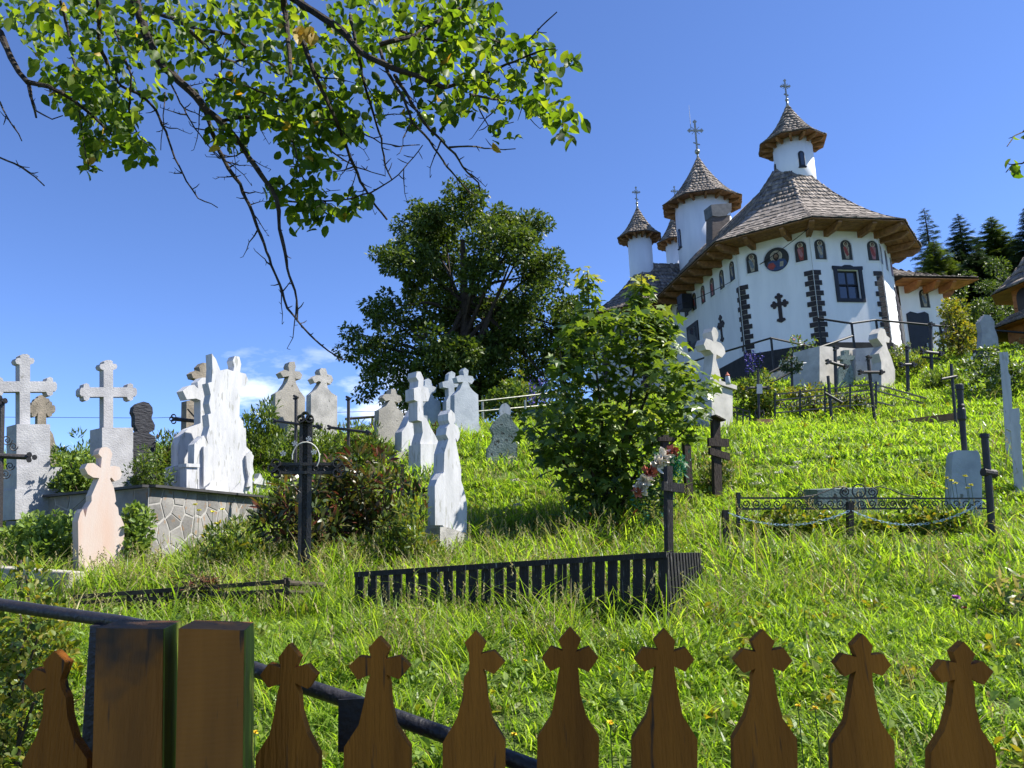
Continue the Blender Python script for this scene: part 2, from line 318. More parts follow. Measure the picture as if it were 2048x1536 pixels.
M['leaf_spruce'] = leafmat('leaf_spruce', [(0.022, 0.045, 0.018), (0.04, 0.07, 0.026), (0.06, 0.09, 0.034)], 0.15, (1.2, 1.3, 0.6))
M['leaf_larch'] = leafmat('leaf_larch', [(0.05, 0.085, 0.018), (0.085, 0.125, 0.025), (0.12, 0.155, 0.035)], 0.3, (1.4, 1.4, 0.5))
M['grass'] = leafmat('grass', [(0.115, 0.20, 0.022), (0.18, 0.285, 0.035), (0.24, 0.34, 0.05), (0.32, 0.38, 0.085)], 0.55, (1.65, 1.75, 0.5), rough=0.5, spec=0.25)
M['grass_dark'] = leafmat('grass_dark', [(0.07, 0.13, 0.014), (0.11, 0.18, 0.020), (0.16, 0.22, 0.032)], 0.5, (1.6, 1.5, 0.45), rough=0.4, spec=0.45)
M['grass_dry'] = leafmat('grass_dry', [(0.20, 0.19, 0.07), (0.30, 0.27, 0.12), (0.36, 0.31, 0.16)], 0.35, (1.3, 1.2, 0.7))
# ------------------------------------------------------------------ terrain: a smooth hillside through the feet of the things that stand on it
CPX = [  # (px, py, depth) of points where something meets the ground in the photograph
 (712,1240,6.3),(1335,1262,5.4),(1405,1195,6.5),(605,1168,7.5),(200,1152,8.4),(297,1142,8.9),(905,1120,8.5),
 (1000,938,12.5),(1215,1062,9.5),(1385,1012,10.0),(1440,1002,10.2),(1425,862,16.0),(1480,1072,8.5),(1990,1066,8.1),
 (1925,1066,9.3),(1580,850,18.0),(1770,850,17.0),(2020,945,11.0),(1670,780,21.5),(1815,785,21.0),(1862,770,22.0),(1905,850,17.0),
 (640,890,15.0),(780,892,14.0),(930,880,15.0),(840,955,12.0),(285,950,13.2),(400,1118,9.6),(470,1085,10.4),(540,1050,11.2),(-60,1130,9.5),(572,1240,6.6),(300,1250,6.6),
 (1640,742,26.5),(1520,768,26.0),(1800,728,26.5),(2000,710,24.0),(120,1275,5.8),(1000,1330,4.6),(1700,1330,4.6),(1700,1180,6.6)]
pts = [tuple(at(*c)) for c in CPX]
for x in (-4, -2, 0, 2, 4): pts += [(x, 1.2, 0.05), (x, -3, 0.0)]
pts += [(-16, 6, 1.2), (-16, 14, 3.0), (14, 3, 0.6), (18, 10, 2.4), (-12, 20, 3.9), (-14, 34, 3.6), (-30, 26, 3.0), (-4, 24, 4.3), (-4, 34, 5.2), (0, 45, 6.0),
        (-6, 60, 4.0), (1, 30, 6.2), (20, 20, 5.6), (28, 30, 9.0), (6, 31, 6.8), (6, 50, 8.0), (16, 52, 9.0), (26, 55, 11.5), (40, 50, 13.5), (40, 20, 8.0), (40, 5, 3.0), (-40, 5, 0.5), (-40, 60, 0), (30, 80, 14)]
TP = np.array(pts)
def tps_fit(P, lam=0.02):
    n = len(P); X = P[:, :2]
    D = np.linalg.norm(X[:, None]-X[None], axis=2); K = np.where(D > 0, D*D*np.log(D+1e-12), 0)
    A = np.zeros((n+3, n+3)); A[:n, :n] = K+lam*n*np.eye(n); A[:n, n:] = np.c_[np.ones(n), X]; A[n:, :n] = A[:n, n:].T
    return np.linalg.solve(A, np.r_[P[:, 2], 0, 0, 0])
TW = tps_fit(TP)
def hz_np(x, y):
    x = np.clip(np.asarray(x, float), -42, 42); y = np.clip(np.asarray(y, float), -6, 82)
    sh = x.shape; q = np.c_[x.ravel(), y.ravel()]
    D = np.linalg.norm(q[:, None]-TP[None, :, :2], axis=2)
    K = np.where(D > 0, D*D*np.log(D+1e-12), 0)
    return (K@TW[:-3]+TW[-3]+q@TW[-2:]).reshape(sh)
def hz(x, y): return float(hz_np(np.array([x]), np.array([y]))[0])
def steps(*segs):
    out = []
    for a, b, s in segs: out += list(np.arange(a, b, s))
    return np.array(out)
gx = steps((-900, -60, 60), (-60, -20, 4), (-20, -8, .8), (-8, 16, .3), (16, 34, .8), (34, 70, 4), (70, 960, 60))
gy = steps((-300, -20, 40), (-20, 0, 2), (0, 18, .3), (18, 40, .6), (40, 90, 2.5), (90, 200, 15), (200, 1500, 100))
GX, GY = np.meshgrid(gx, gy); GZ = hz_np(GX, GY)
GZ += 0.025*np.sin(GX*2.1+GY*1.3)*np.sin(GY*2.7-GX*.8)*(np.abs(GX) < 40)
far = np.clip((np.hypot(GX, GY)-75)/150, 0, 1); GZ = GZ*(1-far)-25*far*(GX < 10)*1.0 + far*(GX >= 10)*2
nx, ny = len(gx), len(gy)
ii = np.arange(nx*ny).reshape(ny, nx)
GF = np.stack([ii[:-1, :-1], ii[:-1, 1:], ii[1:, 1:], ii[1:, :-1]], -1).reshape(-1, 4)
g = npmesh('hillside_ground', np.c_[GX.ravel(), GY.ravel(), GZ.ravel()], GF, M['ground'], smooth=True)
tag(g, 'grassy churchyard hillside rising towards the church', None, None, 'structure')
def gpt(px, py, d):          # a point on the hillside below / above the pixel column at that depth
    P = at(px, py, d); return Vector((P.x, P.y, hz(P.x, P.y)))

# ------------------------------------------------------------------ foliage helpers
def tpl(kind):
    if kind == 'oval':      # folded oval leaf, length 1 along +y
        v = [(0, 0, 0), (.24, .2, .08), (.33, .5, .11), (.22, .8, .03), (0, 1, -.14), (-.2, .82, .05), (-.31, .52, .13), (-.25, .22, .09), (0, .5, -.02)]
        f = [(0, 1, 8), (1, 2, 8), (2, 3, 8), (3, 4, 8), (4, 5, 8), (5, 6, 8), (6, 7, 8), (7, 0, 8)]
    elif kind == 'maple':   # five lobes
        v = [(0, 0, 0), (.16, .02, .01), (.42, -.04, .0), (.30, .18, .03), (.60, .42, -.06), (.26, .46, .03), (.16, .62, .03), (0, 1, -.08), (-.16, .62, .03), (-.26, .46, .03), (-.60, .42, -.06), (-.30, .18, .03), (-.42, -.04, 0), (-.16, .02, .01), (0, .3, .0)]
        f = [(i, i+1, 14) for i in range(13)]+[(13, 0, 14)]
    elif kind == 'quad':
        v = [(0, 0, 0), (.3, .45, .06), (0, 1, 0), (-.3, .45, .06)]; f = [(0, 1, 2), (0, 2, 3)]
    elif kind == 'lance':
        v = [(0, 0, 0), (.13, .35, .04), (.10, .7, .03), (0, 1, -.06), (-.10, .7, .03), (-.13, .35, .04)]; f = [(0, 1, 5), (1, 2, 4), (1, 4, 5), (2, 3, 4)]
    elif kind == 'needle':
        v = [(-.05, 0, 0), (.05, 0, 0), (.035, .6, 0), (0, 1, -.05), (-.035, .6, 0)]; f = [(0, 1, 2), (0, 2, 4), (4, 2, 3)]
    elif kind == 'spray':   # flat spruce spray: a spine with side twigs
        v = [(-.02, 0, 0), (.02, 0, 0), (0, 1, 0)]; f = [(0, 1, 2)]
        for k in range(6):
            y = .08+.14*k; L = .36*(1-.12*k)
            for sgn in (-1, 1):
                b = len(v); v += [(0, y, 0), (sgn*L, y+L*.7, -.05), (0, y+.10, 0)]; f += [(b, b+1, b+2)]
    return np.array(v, float), np.array(f, int)
TPL = {k: tpl(k) for k in ('oval', 'maple', 'quad', 'lance', 'needle', 'spray')}
def unit(a): return a/np.maximum(np.linalg.norm(a, axis=-1, keepdims=True), 1e-9)
def leaf_basis(d, nrm):
    d = unit(d); x = unit(np.cross(d, nrm)); n = np.cross(x, d); return x, d, n
def leaf_mesh(name, P, D, Nn, S, kind, mats, parent, mi=None):
    V, Fc = TPL[kind]; x, d, n = leaf_basis(D, Nn); S = np.asarray(S)[:, None, None]
    W_ = P[:, None, :]+S*(V[None, :, 0:1]*x[:, None]+V[None, :, 1:2]*d[:, None]+V[None, :, 2:3]*n[:, None])
    nv = len(V); Fa = (Fc[None]+(np.arange(len(P))*nv)[:, None, None]).reshape(-1, 3)
    m2 = np.repeat(mi, len(Fc)) if mi is not None else None
    return npmesh(name, W_.reshape(-1, 3), Fa, mats, parent, m2)
_leafme = {}
def leaf_objects(name, P, D, Nn, S, kind, mats, parent, mi):
    """each leaf an object of its own, sharing one mesh per material"""
    x, d, n = leaf_basis(D, Nn)
    for i in range(len(P)):
        key = (kind, mats[mi[i]].name)
        if key not in _leafme:
            me = bpy.data.meshes.new(name); V, Fc = TPL[kind]; me.from_pydata(V.tolist(), [], Fc.tolist()); me.materials.append(mats[mi[i]]); me.update(); _leafme[key] = me
        Mx = Matrix(((x[i, 0], d[i, 0], n[i, 0], 0), (x[i, 1], d[i, 1], n[i, 1], 0), (x[i, 2], d[i, 2], n[i, 2], 0), (0, 0, 0, 1))) @ Matrix.Scale(float(S[i]), 4)
        Mx.translation = Vector(P[i]); link(name, _leafme[key], parent, Mx)
def rdir(n): return unit(RNG.normal(size=(n, 3)))
def blob_leaves(centers, radii, n_each, flat=0.8, shell=0.55):
    """leaf positions spread over many small clumps, denser to each clump's skin"""
    P = []; O = []
    for c, r, n in zip(centers, radii, n_each):
        d = rdir(n); rr = r*(shell+(1-shell)*RNG.random(n))**0.7
        q = d*rr[:, None]; q[:, 2] *= flat
        P.append(np.array(c)+q); O.append(d)
    return np.concatenate(P), np.concatenate(O)
def bush(name, label, cat, base, shape, nclump, nleaf, size, kind, mats, group=None, stems=6, upbias=0.35, crad=(.10, .2), probs=None, stemmat='stem', droop=0.0, extra=None):
    """shape: list of (dx, dy, z, rx, ry, rz) ellipsoids relative to the base, filled with clumps of leaves"""
    t = thing(name, label, cat, base, group)
    cs = []; rs = []
    wts = np.array([s[3]*s[4]*s[5] for s in shape])**0.67; wts /= wts.sum()
    for k in range(nclump):
        s = shape[RNG.choice(len(shape), p=wts)]; d = rdir(1)[0]*(RNG.random()**.4)
        c = np.array(base)+np.array(s[:3])+d*np.array(s[3:6]); c[2] = max(c[2], hz(c[0], c[1])+.04)
        cs.append(c); rs.append(RNG.uniform(*crad))
    n_each = np.full(nclump, max(1, nleaf//nclump))
    P, O = blob_leaves(cs, rs, n_each)
    P[:, 2] = np.maximum(P[:, 2], hz_np(P[:, 0], P[:, 1])+.02)
    D = unit(O*.8+RNG.normal(size=O.shape)*.55+np.array([0, 0, upbias])); Nn = unit(np.array([0, 0, 1.])+RNG.normal(size=O.shape)*.55)
    D[:, 2] -= droop
    S = RNG.uniform(.7, 1.25, len(P))*size
    mi = RNG.choice(len(mats), len(P), p=probs) if len(mats) > 1 else np.zeros(len(P), int)
    o = leaf_mesh('foliage', P, D, Nn, S, kind, mats, t, mi); o['kind'] = 'stuff'
    if stems:
        b = MB()
        idx = RNG.choice(nclump, min(stems, nclump), replace=False)
        for i in idx:
            c = Vector(cs[i]); B = Vector(base)+Vector((RNG.normal()*.06, RNG.normal()*.06, -.1)); mid = (B+c)/2+Vector(RNG.normal(size=3)*.06)
            b.tube([B, mid, c], [.016, .011, .005], 5)
        b.build('stems', M[stemmat], t)
    return t
# ------------------------------------------------------------------ foreground gate and fence of cross-topped pickets
PK_R = [(0,0),(22,25),(15,46),(40,39.5),(59.5,62),(40,86),(16,77.5),(21,94),(25,132),(37,178),(64,221),(64,900)]
def picket_outline(arms=(1, 1), wob=0):
    def half(sgn, arm):
        p = PK_R if arm else [PK_R[0], PK_R[1], (15, 46), (13, 60), (14, 76), (21, 94)]+PK_R[8:]
        return [(sgn*(x+random.uniform(-wob, wob)*(0 < i < len(p)-2)), y+random.uniform(-wob, wob)*(i < len(p)-1)) for i, (x, y) in enumerate(p)]
    r = half(1, arms[1]); l = half(-1, arms[0])
    return r + l[:0:-1]
GATE = plane2(at(575, 1290, 1.395), at(1922, 1282, 1.335))
def pickets(parent, specs, mats):
    for cx, top, arms in specs:
        sc = 1.0+random.uniform(-.04, .03); lean = random.uniform(-.02, .02)
        b = MB(); pl = picket_outline(arms, 2.4)
        front = [GATE.pt(cx+x*sc+lean*y, top+y) for x, y in pl]
        b.prism(front, -GATE.n*0.022); b.build('picket', mats, parent, bevel=0.0018)
gt = thing('picket_gate', 'brown stained wooden gate with a gently arched row of cross-topped pickets', 'gate', GATE.pt(1240, 2100))
pickets(gt, [(577,1290,(1,1)),(757,1272,(1,1)),(950,1262,(0,1)),(1140,1256,(1,1)),(1330,1256,(1,1)),(1527,1258,(1,1)),(1726,1266,(1,1)),(1928,1282,(1,1)),(2128,1300,(1,1))], M['picket'])
for zy in (1640, 2000):
    b = MB(); b.beam(GATE.pt(530, zy)-GATE.n*.040, GATE.pt(2190, zy)-GATE.n*.040, .034, .07); b.build('rail', M['picket'], gt, bevel=.003)
b = MB(); b.beam(GATE.pt(560, 1990)-GATE.n*.0575, GATE.pt(2150, 1660)-GATE.n*.0575, .001+.028-.012, .06); b.build('brace', M['picket'], gt)
fn = thing('picket_fence', 'brown wooden fence with cross-topped pickets beyond the two square posts', 'fence', GATE.pt(60, 2100))
pickets(fn, [(108,1300,(1,0)),(-85,1306,(1,1)),(-275,1312,(1,1))], M['picket'])
for zy in (1640, 2000):
    b = MB(); b.beam(GATE.pt(178, zy)-GATE.n*.040, GATE.pt(-340, zy)-GATE.n*.040, .034, .07); b.build('rail', M['picket'], fn, bevel=.003)
def post(label, fl, x0, x1, xs, top, depth, slope, wood):
    P = Plane(at(x0, top+300, depth), 13)
    a = [P.pt(*q) for q in ((fl[0], 2150), (fl[1], 2150))]
    front = [P.pt(x0, top), P.pt(x1, top+slope), a[1], a[0]]
    t = thing('gate_post', label, 'post', Vector((front[3].x, front[3].y, 0)), 'square posts between gate and fence')
    w = (front[1]-front[0]).length
    b = MB(); b.prism(front, -P.n*w*1.5); o = b.build('shaft', wood, t, bevel=.003)
    # mossy weather skin on the side that faces the gate
    sgl = [front[1]-P.n*.004+P.u*.0025, front[1]-P.n*(w*1.48)+P.u*.0025, front[2]-P.n*(w*1.48)+P.u*.0025, front[2]-P.n*.004+P.u*.0025]
    b = MB(); b.prism(sgl, -P.u*.004); b.build('moss_film', M['post_moss'], t)
    return P
post('square wooden post weathered black at its head, next to the picket fence', (168, 318), 192, 326, 355, 1256, 1.33, 2, M['post_a'])
post('square wooden post with saw-marked face and green side, next to the gate', (338, 478), 357, 488, 508, 1257, 1.31, 4, M['post_b'])

# black pipe handrail behind the fence
HR = [(-260,1168,1.98),(0,1209,1.92),(150,1231,1.88),(245,1244,1.84),(285,1252,1.81),(330,1270,1.77),(420,1308,1.69),(560,1356,1.60),(700,1402,1.54),(880,1466,1.49),(1080,1540,1.46),(1300,1625,1.44)]
t = thing('handrail', 'thick black pipe handrail sloping down behind the picket gate', 'handrail', (at(700, 1402, 1.7).x, 1.7, 0.1))
b = MB(); b.tube([at(*q) for q in HR], .0145, 14); b.build('rail_pipe', M['pipe'], t, smooth=True)
for px, py, d in ((204, 1248, 1.855), (712, 1410, 1.535)):
    P = at(px, py, d); b = MB(); b.box((P.x, P.y, (P.z-.2)/2), .038, .038, P.z+.2); b.build('upright', M['pipe'], t, bevel=.003)
    if px > 500:
        b = MB(); b.box(P+Vector((0, -.022, -.03)), .055, .006, .09); b.build('bracket', M['iron_worn'], t)
# ------------------------------------------------------------------ graves
def ext(front, dz=.35):   # push the lowest points into the ground
    zmin = min(q.z for q in front); zmax = max(q.z for q in front)
    return [Vector((q.x, q.y, q.z-dz)) if q.z < zmin+(zmax-zmin)*.14 else q for q in front]
def slab(parent, name, pl, pts, thick, mat_, bevel=.012, sink=0.0, label=None, out=0.0):
    front = [pl.pt(*q)+pl.n*out for q in pts]
    if sink: front = ext(front, sink)
    b = MB(); b.prism(front, -pl.n*thick); return b.build(name, mat_, parent, bevel=bevel, label=label)
def cross_px(cx, top, cy, arm, h, bottom, r, lean=0.0, armr=None):
    """outline of a cross with three-lobed ends, in photograph pixels"""
    armr = armr or arm
    e = [(-1, -2.5), (-1.75, -2.25), (-2.05, -1.6), (-1.75, -1.0), (-.85, -.85), (-.95, -.4), (-.45, 0), (.45, 0), (.95, -.4), (.85, -.85), (1.75, -1.0), (2.05, -1.6), (1.75, -2.25), (1, -2.5)]
    def end(s): return [(h*x if abs(x) <= 1 else math.copysign(h+(abs(x)-1)*r, x), y*r) for x, y in e]
    pts = [(cx-h, bottom), (cx-h, cy+h)]
    pts += [(cx-arm-y, cy-x) for x, y in end(1)]
    pts += [(cx-h, cy-h)]
    pts += [(cx+x, top-y) for x, y in end(1)]
    pts += [(cx+h, cy-h)]
    pts += [(cx+armr+y, cy+x) for x, y in end(1)]
    pts += [(cx+h, cy+h), (cx+h, bottom)]
    return [(x+lean*(bottom-y), y) for x, y in pts]
def rect(x0, y0, x1, y1, sl=0): return [(x0, y0), (x1, y0+sl), (x1, y1+sl), (x0, y1)]
def grave(name, label, cat, px, py, d, yaw, group=None):
    P = at(px, py, d); t = thing(name, label, cat, P, group); return t, Plane(P, yaw)

# big pale concrete crosses on stepped pedestals
t, pl = grave('stone_cross', 'tall pale concrete cross on a three-step pedestal behind the iron cross with scrolls', 'cross', 60, 1015, 10.0, 54)
slab(t, 'cross', pl, cross_px(50, 708, 773, 64, 10.5, 851, 8.5), .13, M['concrete_light'], .010)
slab(t, 'pedestal', pl, rect(27, 850, 94, 936), .30, M['concrete_light'], .014, out=.09)
slab(t, 'step', pl, rect(24, 936, 114, 980), .42, M['concrete_light'], .016, out=.14)
slab(t, 'base', pl, rect(18, 980, 114, 1040), .52, M['concrete_light'], .02, out=.18)
t, pl = grave('stone_cross', 'tall pale concrete cross on a plain square pedestal amid the shrubs', 'cross', 228, 975, 11.4, 54)
slab(t, 'cross', pl, cross_px(217, 720, 784, 57, 9.5, 858, 8), .13, M['concrete_light'], .010)
slab(t, 'pedestal', pl, rect(196, 857, 258, 1010), .36, M['concrete_light'], .014, out=.12)
t, pl = grave('headstone', 'dark slate-faced cross headstone beside the pale cross on the square pedestal', 'headstone', 287, 950, 12.4, 46)
slab(t, 'stone', pl, [(260,960),(262,866),(276,862),(270,850),(270,832),(266,824),(268,813),(276,806),(287,803),(298,806),(305,815),(306,826),(303,836),(310,850),(309,860),(298,866),(311,874),(313,960)], .16, M['slate'], .02)
t, pl = grave('headstone', 'small brown weathered stone cross behind the three-step pedestal', 'headstone', 85, 900, 13.5, 48)
slab(t, 'stone', pl, cross_px(84, 790, 818, 27, 8.5, 850, 7)[1:-1]+[(93,850),(106,868),(114,900),(116,1000),(56,1000),(60,900),(75,850)], .14, M['brown_stone'], .012)

# the white family tomb
t, pl = grave('family_tomb', 'tall bright white tomb slab with a wavy edge and a small cross on its shoulder', 'tomb', 440, 1000, 11.3, 54)
o5 = Zm(0, 680, [(1668,106),(1700,150),(1735,240),(1790,228),(1838,246),(1846,205),(1834,160),(1850,125),(1885,132),(1900,190),(1890,255),(1935,265),(1957,320),(1932,365),(1890,375),(1886,605),(1915,640),(1920,690),(1936,695),(1940,840),(1985,885),(1990,1330),(1562,1330),(1560,1100),(1535,1060),(1528,990),(1532,820),(1560,790),(1605,752),(1640,822),(1628,760),(1650,680),(1640,588),(1662,578),(1646,500),(1660,430),(1640,338),(1668,330),(1674,220)])
slab(t, 'slab', pl, o5, .16, M['white_stone'], .014)
slab(t, 'pilaster', pl, Zm(0, 680, [(1650,840),(1665,880),(1650,950),(1662,1010),(1650,1060),(1665,1105),(1590,1160),(1590,840)]), .05, M['white_stone'], .012, out=.045)
slab(t, 'side_pilaster', pl, Zm(0, 680, [(1925,912),(1955,880),(1985,915),(1975,980),(1986,1050),(1960,1090),(1975,1150),(1930,1160),(1945,1080),(1930,1000)]), .05, M['white_stone'], .012, out=.045)
slab(t, 'base', pl, Zm(0, 680, [(1555,1175),(2010,1295),(2010,1400),(1555,1360)]), .5, M['white_stone'], .015, out=.2)
t, pl = grave('tomb', 'white tomb with a budded cross and a sloping shoulder behind the wavy slab', 'tomb', 385, 985, 11.7, 54)
slab(t, 'slab', pl, Zm(0, 680, [(1590,296),(1556,330),(1562,385),(1530,352),(1490,358),(1440,400),(1472,468),(1545,460),(1580,475),(1580,655),(1480,700),(1422,760),(1400,822),(1400,985),(1352,1000),(1350,1200),(1680,1200),(1680,296)]), .18, M['white_stone'], .014)
t, pl = grave('headstone', 'grey headstone with dark round buds rising behind the white tombs', 'headstone', 390, 930, 12.9, 54)
slab(t, 'stone', pl, Zm(0, 680, [(1465,900),(1470,480),(1560,462),(1568,310),(1522,300),(1508,262),(1540,240),(1577,250),(1568,210),(1600,178),(1645,185),(1660,230),(1690,260),(1670,300),(1640,310),(1640,470),(1700,500),(1700,900)]), .16, M['brown_stone'], .014)
t, pl = grave('pillar', 'short white marble pillar with a flat cap at the foot of the white tombs', 'pillar', 373, 990, 10.5, 54)
slab(t, 'shaft', pl, Zm(0, 680, [(1470,1000),(1555,1000),(1555,1280),(1470,1280)]), .17, M['white_stone'], .008)
slab(t, 'cap', pl, Zm(0, 680, [(1462,972),(1568,978),(1568,1003),(1462,1000)]), .21, M['white_stone'], .008, out=.02)
t, pl = grave('grave_lantern', 'small white marble lantern house with a knob beside the white slab', 'lantern', 518, 1000, 12.2, 54)
slab(t, 'house', pl, Zm(480, 690, [(110,1090),(235,1110),(235,1300),(110,1270)]), .16, M['white_stone'], .008)
slab(t, 'roof', pl, Zm(480, 690, [(100,1080),(130,1050),(150,1010),(170,1050),(240,1085),(240,1112),(100,1092)]), .22, M['white_stone'], .008, out=.03)

# pink stone
t, pl = grave('headstone', 'pale pink stone cross with stepped shoulders standing in front of the stone-clad wall', 'headstone', 200, 1150, 8.4, 50)
slab(t, 'stone', pl, Zm(0, 860, [(800,138),(840,133),(868,150),(886,190),(872,240),(868,292),(905,282),(942,292),(962,350),(945,388),(905,405),(878,374),(866,384),(895,450),(908,510),(914,560),(902,580),(930,612),(936,668),(952,682),(978,750),(982,1200),(622,1200),(615,720),(634,650),(655,620),(672,690),(690,612),(722,560),(722,515),(782,378),(735,374),(692,347),(668,300),(690,262),(740,260),(795,300),(802,215),(776,188),(782,160)]), .15, M['pink_stone'], .012, sink=.0)
slab(t, 'plinth', pl, Zm(0, 860, [(650,1065),(1000,1105),(1000,1220),(640,1220)]), .24, M['pink_stone'], .012, out=.05)

# weathered grey headstones along the crest
t, pl = grave('headstone', 'grey-brown headstone with a flared cross top, beside the lighter cross headstone', 'headstone', 575, 890, 15.2, 42)
slab(t, 'stone', pl, Zm(480, 690, [(392,132),(430,130),(440,170),(432,205),(470,208),(492,236),(480,268),(440,266),(430,245),(442,300),(472,362),(512,412),(514,860),(272,860),(280,380),(332,350),(372,290),(388,244),(340,252),(318,216),(350,194),(388,206),(380,160)]), .22, M['old_stone'], .014)
t, pl = grave('headstone', 'light grey headstone with a round-armed cross, beside the darker flared cross', 'headstone', 647, 890, 15.0, 42)
slab(t, 'stone', pl, Zm(480, 690, [(638,182),(676,184),(690,230),(722,240),(736,276),(715,310),(682,292),(692,340),(722,376),(766,402),(766,860),(556,860),(560,386),(602,350),(640,292),(622,282),(590,300),(568,262),(600,236),(638,240),(625,204)]), .20, M['concrete'], .014)
t, pl = grave('headstone', 'low brown headstone with a small cross beside the white painted monument', 'headstone', 783, 895, 14.0, 38)
slab(t, 'stone', pl, Zm(480, 690, [(1192,345),(1225,347),(1236,390),(1266,400),(1276,436),(1250,456),(1216,442),(1236,490),(1288,542),(1284,860),(1084,860),(1096,512),(1150,482),(1182,432),(1150,442),(1120,412),(1140,386),(1188,386)]), .18, M['old_stone'], .014)
t, pl = grave('headstone', 'white painted cross monument on a tall stepped block, ringed by weeds', 'headstone', 843, 955, 12.0, 46)
slab(t, 'stone', pl, Zm(480, 690, [(1392,208),(1422,210),(1446,262),(1444,330),(1482,336),(1496,400),(1482,442),(1440,444),(1446,560),(1470,580),(1502,650),(1542,720),(1562,762),(1564,1100),(1418,1100),(1420,762),(1440,690),(1432,602),(1398,592),(1398,444),(1372,432),(1370,342),(1402,330),(1406,282),(1386,252)]), .22, M['white_stone'], .014)
slab(t, 'block', pl, Zm(480, 690, [(1410,780),(1566,780),(1566,1120),(1410,1120)]), .30, M['white_stone'], .014, out=.04)
t, pl = grave('headstone', 'small white gabled stone leaning against the white painted monument', 'headstone', 818, 905, 12.9, 44)
slab(t, 'stone', pl, Zm(480, 690, [(1272,870),(1276,682),(1306,640),(1342,560),(1392,478),(1400,870)]), .2, M['white_stone'], .014)
slab(t, 'base', pl, Zm(480, 690, [(1222,845),(1400,835),(1400,960),(1222,950)]), .3, M['concrete'], .014, out=.05)
t, pl = grave('headstone', 'slender bright white stone cross on a cracked concrete foot in tall grass', 'headstone', 905, 1120, 8.5, 48)
slab(t, 'stone', pl, Zm(480, 690, [(1660,508),(1690,540),(1697,590),(1686,620),(1716,640),(1732,690),(1728,730),(1714,760),(1696,730),(1706,790),(1742,980),(1742,1070),(1762,1130),(1788,1250),(1786,1500),(1564,1440),(1562,1120),(1580,1040),(1606,1000),(1610,850),(1642,742),(1622,704),(1630,650),(1652,620),(1640,590),(1640,540)]), .17, M['white_stone'], .014)
slab(t, 'foot', pl, Zm(480, 690, [(1566,1420),(1800,1490),(1810,1800),(1566,1780)]), .24, M['concrete'], .014, out=.02)
slab(t, 'pinnacle', pl, Zm(480, 690, [(1520,1110),(1540,1060),(1575,1010),(1605,1070),(1605,1110),(1600,1420),(1522,1420)]), .10, M['white_stone'], .010, out=.03)
t, pl = grave('headstone', 'smooth grey headstone with sloping shoulders and a cross in front of the tree', 'headstone', 932, 885, 15.0, 34)
slab(t, 'stone', pl, Zm(480, 690, [(1772,178),(1800,200),(1796,240),(1832,246),(1846,276),(1826,306),(1796,292),(1812,332),(1842,366),(1876,392),(1882,620),(1916,700),(1948,738),(1950,800),(1690,800),(1690,392),(1732,350),(1756,292),(1716,292),(1704,252),(1736,236),(1766,240),(1756,200)]), .17, M['concrete_blue'], .012)
t, pl = grave('headstone', 'pale trefoil cross headstone half hidden behind the smooth grey one', 'headstone', 900, 885, 16.0, 34)
slab(t, 'stone', pl, Zm(480, 690, [(1668,205),(1696,222),(1692,262),(1730,290),(1716,330),(1690,332),(1690,400),(1720,440),(1720,800),(1622,800),(1626,440),(1645,400),(1642,340),(1600,332),(1594,290),(1640,280),(1646,225)]), .16, M['concrete_blue'], .012)
t, pl = grave('headstone', 'grey cross headstone behind the white painted monument', 'headstone', 860, 890, 16.0, 34)
slab(t, 'stone', pl, Zm(480, 690, [(1482,262),(1506,280),(1512,320),(1546,335),(1542,372),(1510,382),(1530,420),(1578,442),(1582,780),(1420,780),(1425,440),(1455,420),(1462,380),(1430,372),(1425,335),(1455,318),(1458,280)]), .16, M['concrete_blue'], .012)
t, pl = grave('headstone', 'slumped greenish stone slab with worn notched sides beside the maple', 'headstone', 1005, 940, 12.5, 12)
slab(t, 'stone', pl, Zm(900, 680, [(432,574),(470,590),(502,650),(546,702),(532,742),(508,790),(532,830),(524,1060),(282,1060),(298,850),(336,800),(346,742),(320,692),(352,640),(382,608)]), .16, M['green_stone'], .02)
t, pl = grave('grave_ornament', 'small white marble ornament seen above the slumped greenish slab', 'ornament', 1010, 830, 17.0, 10)
slab(t, 'ornament', pl, Zm(900, 680, [(390,540),(410,505),(440,495),(465,515),(480,545),(470,640),(400,640)]), .12, M['white_stone'], .02)

# white pedestal with leaning cross beside the maple
t, pl = grave('tomb_pedestal', 'white concrete pedestal with a sloping cap carrying a pale cross, beside the maple', 'tomb', 1440, 864, 16.0, 38)
slab(t, 'cross', pl, Zm(1360, 640, [(262,55),(284,62),(302,102),(300,136),(286,168),(322,180),(350,218),(358,262),(330,296),(288,270),(284,312),(310,400),(330,500),(232,490),(250,400),(264,270),(236,236),(206,232),(188,190),(205,145),(240,155),(264,170),(256,130),(248,90)]), .24, M['cream_stone'], .014)
slab(t, 'cap', pl, Zm(1360, 640, [(228,470),(412,524),(412,556),(228,500)]), .9, M['cream_stone'], .014, out=.12)
slab(t, 'block', pl, Zm(1360, 640, [(232,505),(396,556),(396,930),(232,930)]), .74, M['cream_stone'], .014, out=.06)

t, pl = grave('candle_lantern', 'small glass candle lantern with an orange lid beside the pale cross on its pedestal', 'lantern', 1456, 764, 15.6, 20)
b = MB(); P0 = pl.pt(1456, 764); b.lathe(P0-Vector((0, 0, .05)), [(.05, 0), (.055, .04), (.05, .15), (.04, .17)], 10); b.build('glass', M['plaque'], t, smooth=True)
b = MB(); b.lathe(P0+Vector((0, 0, .118)), [(.045, 0), (.05, .02), (.02, .06), (.01, .09)], 10); b.build('lid', M['wreath_red'], t)
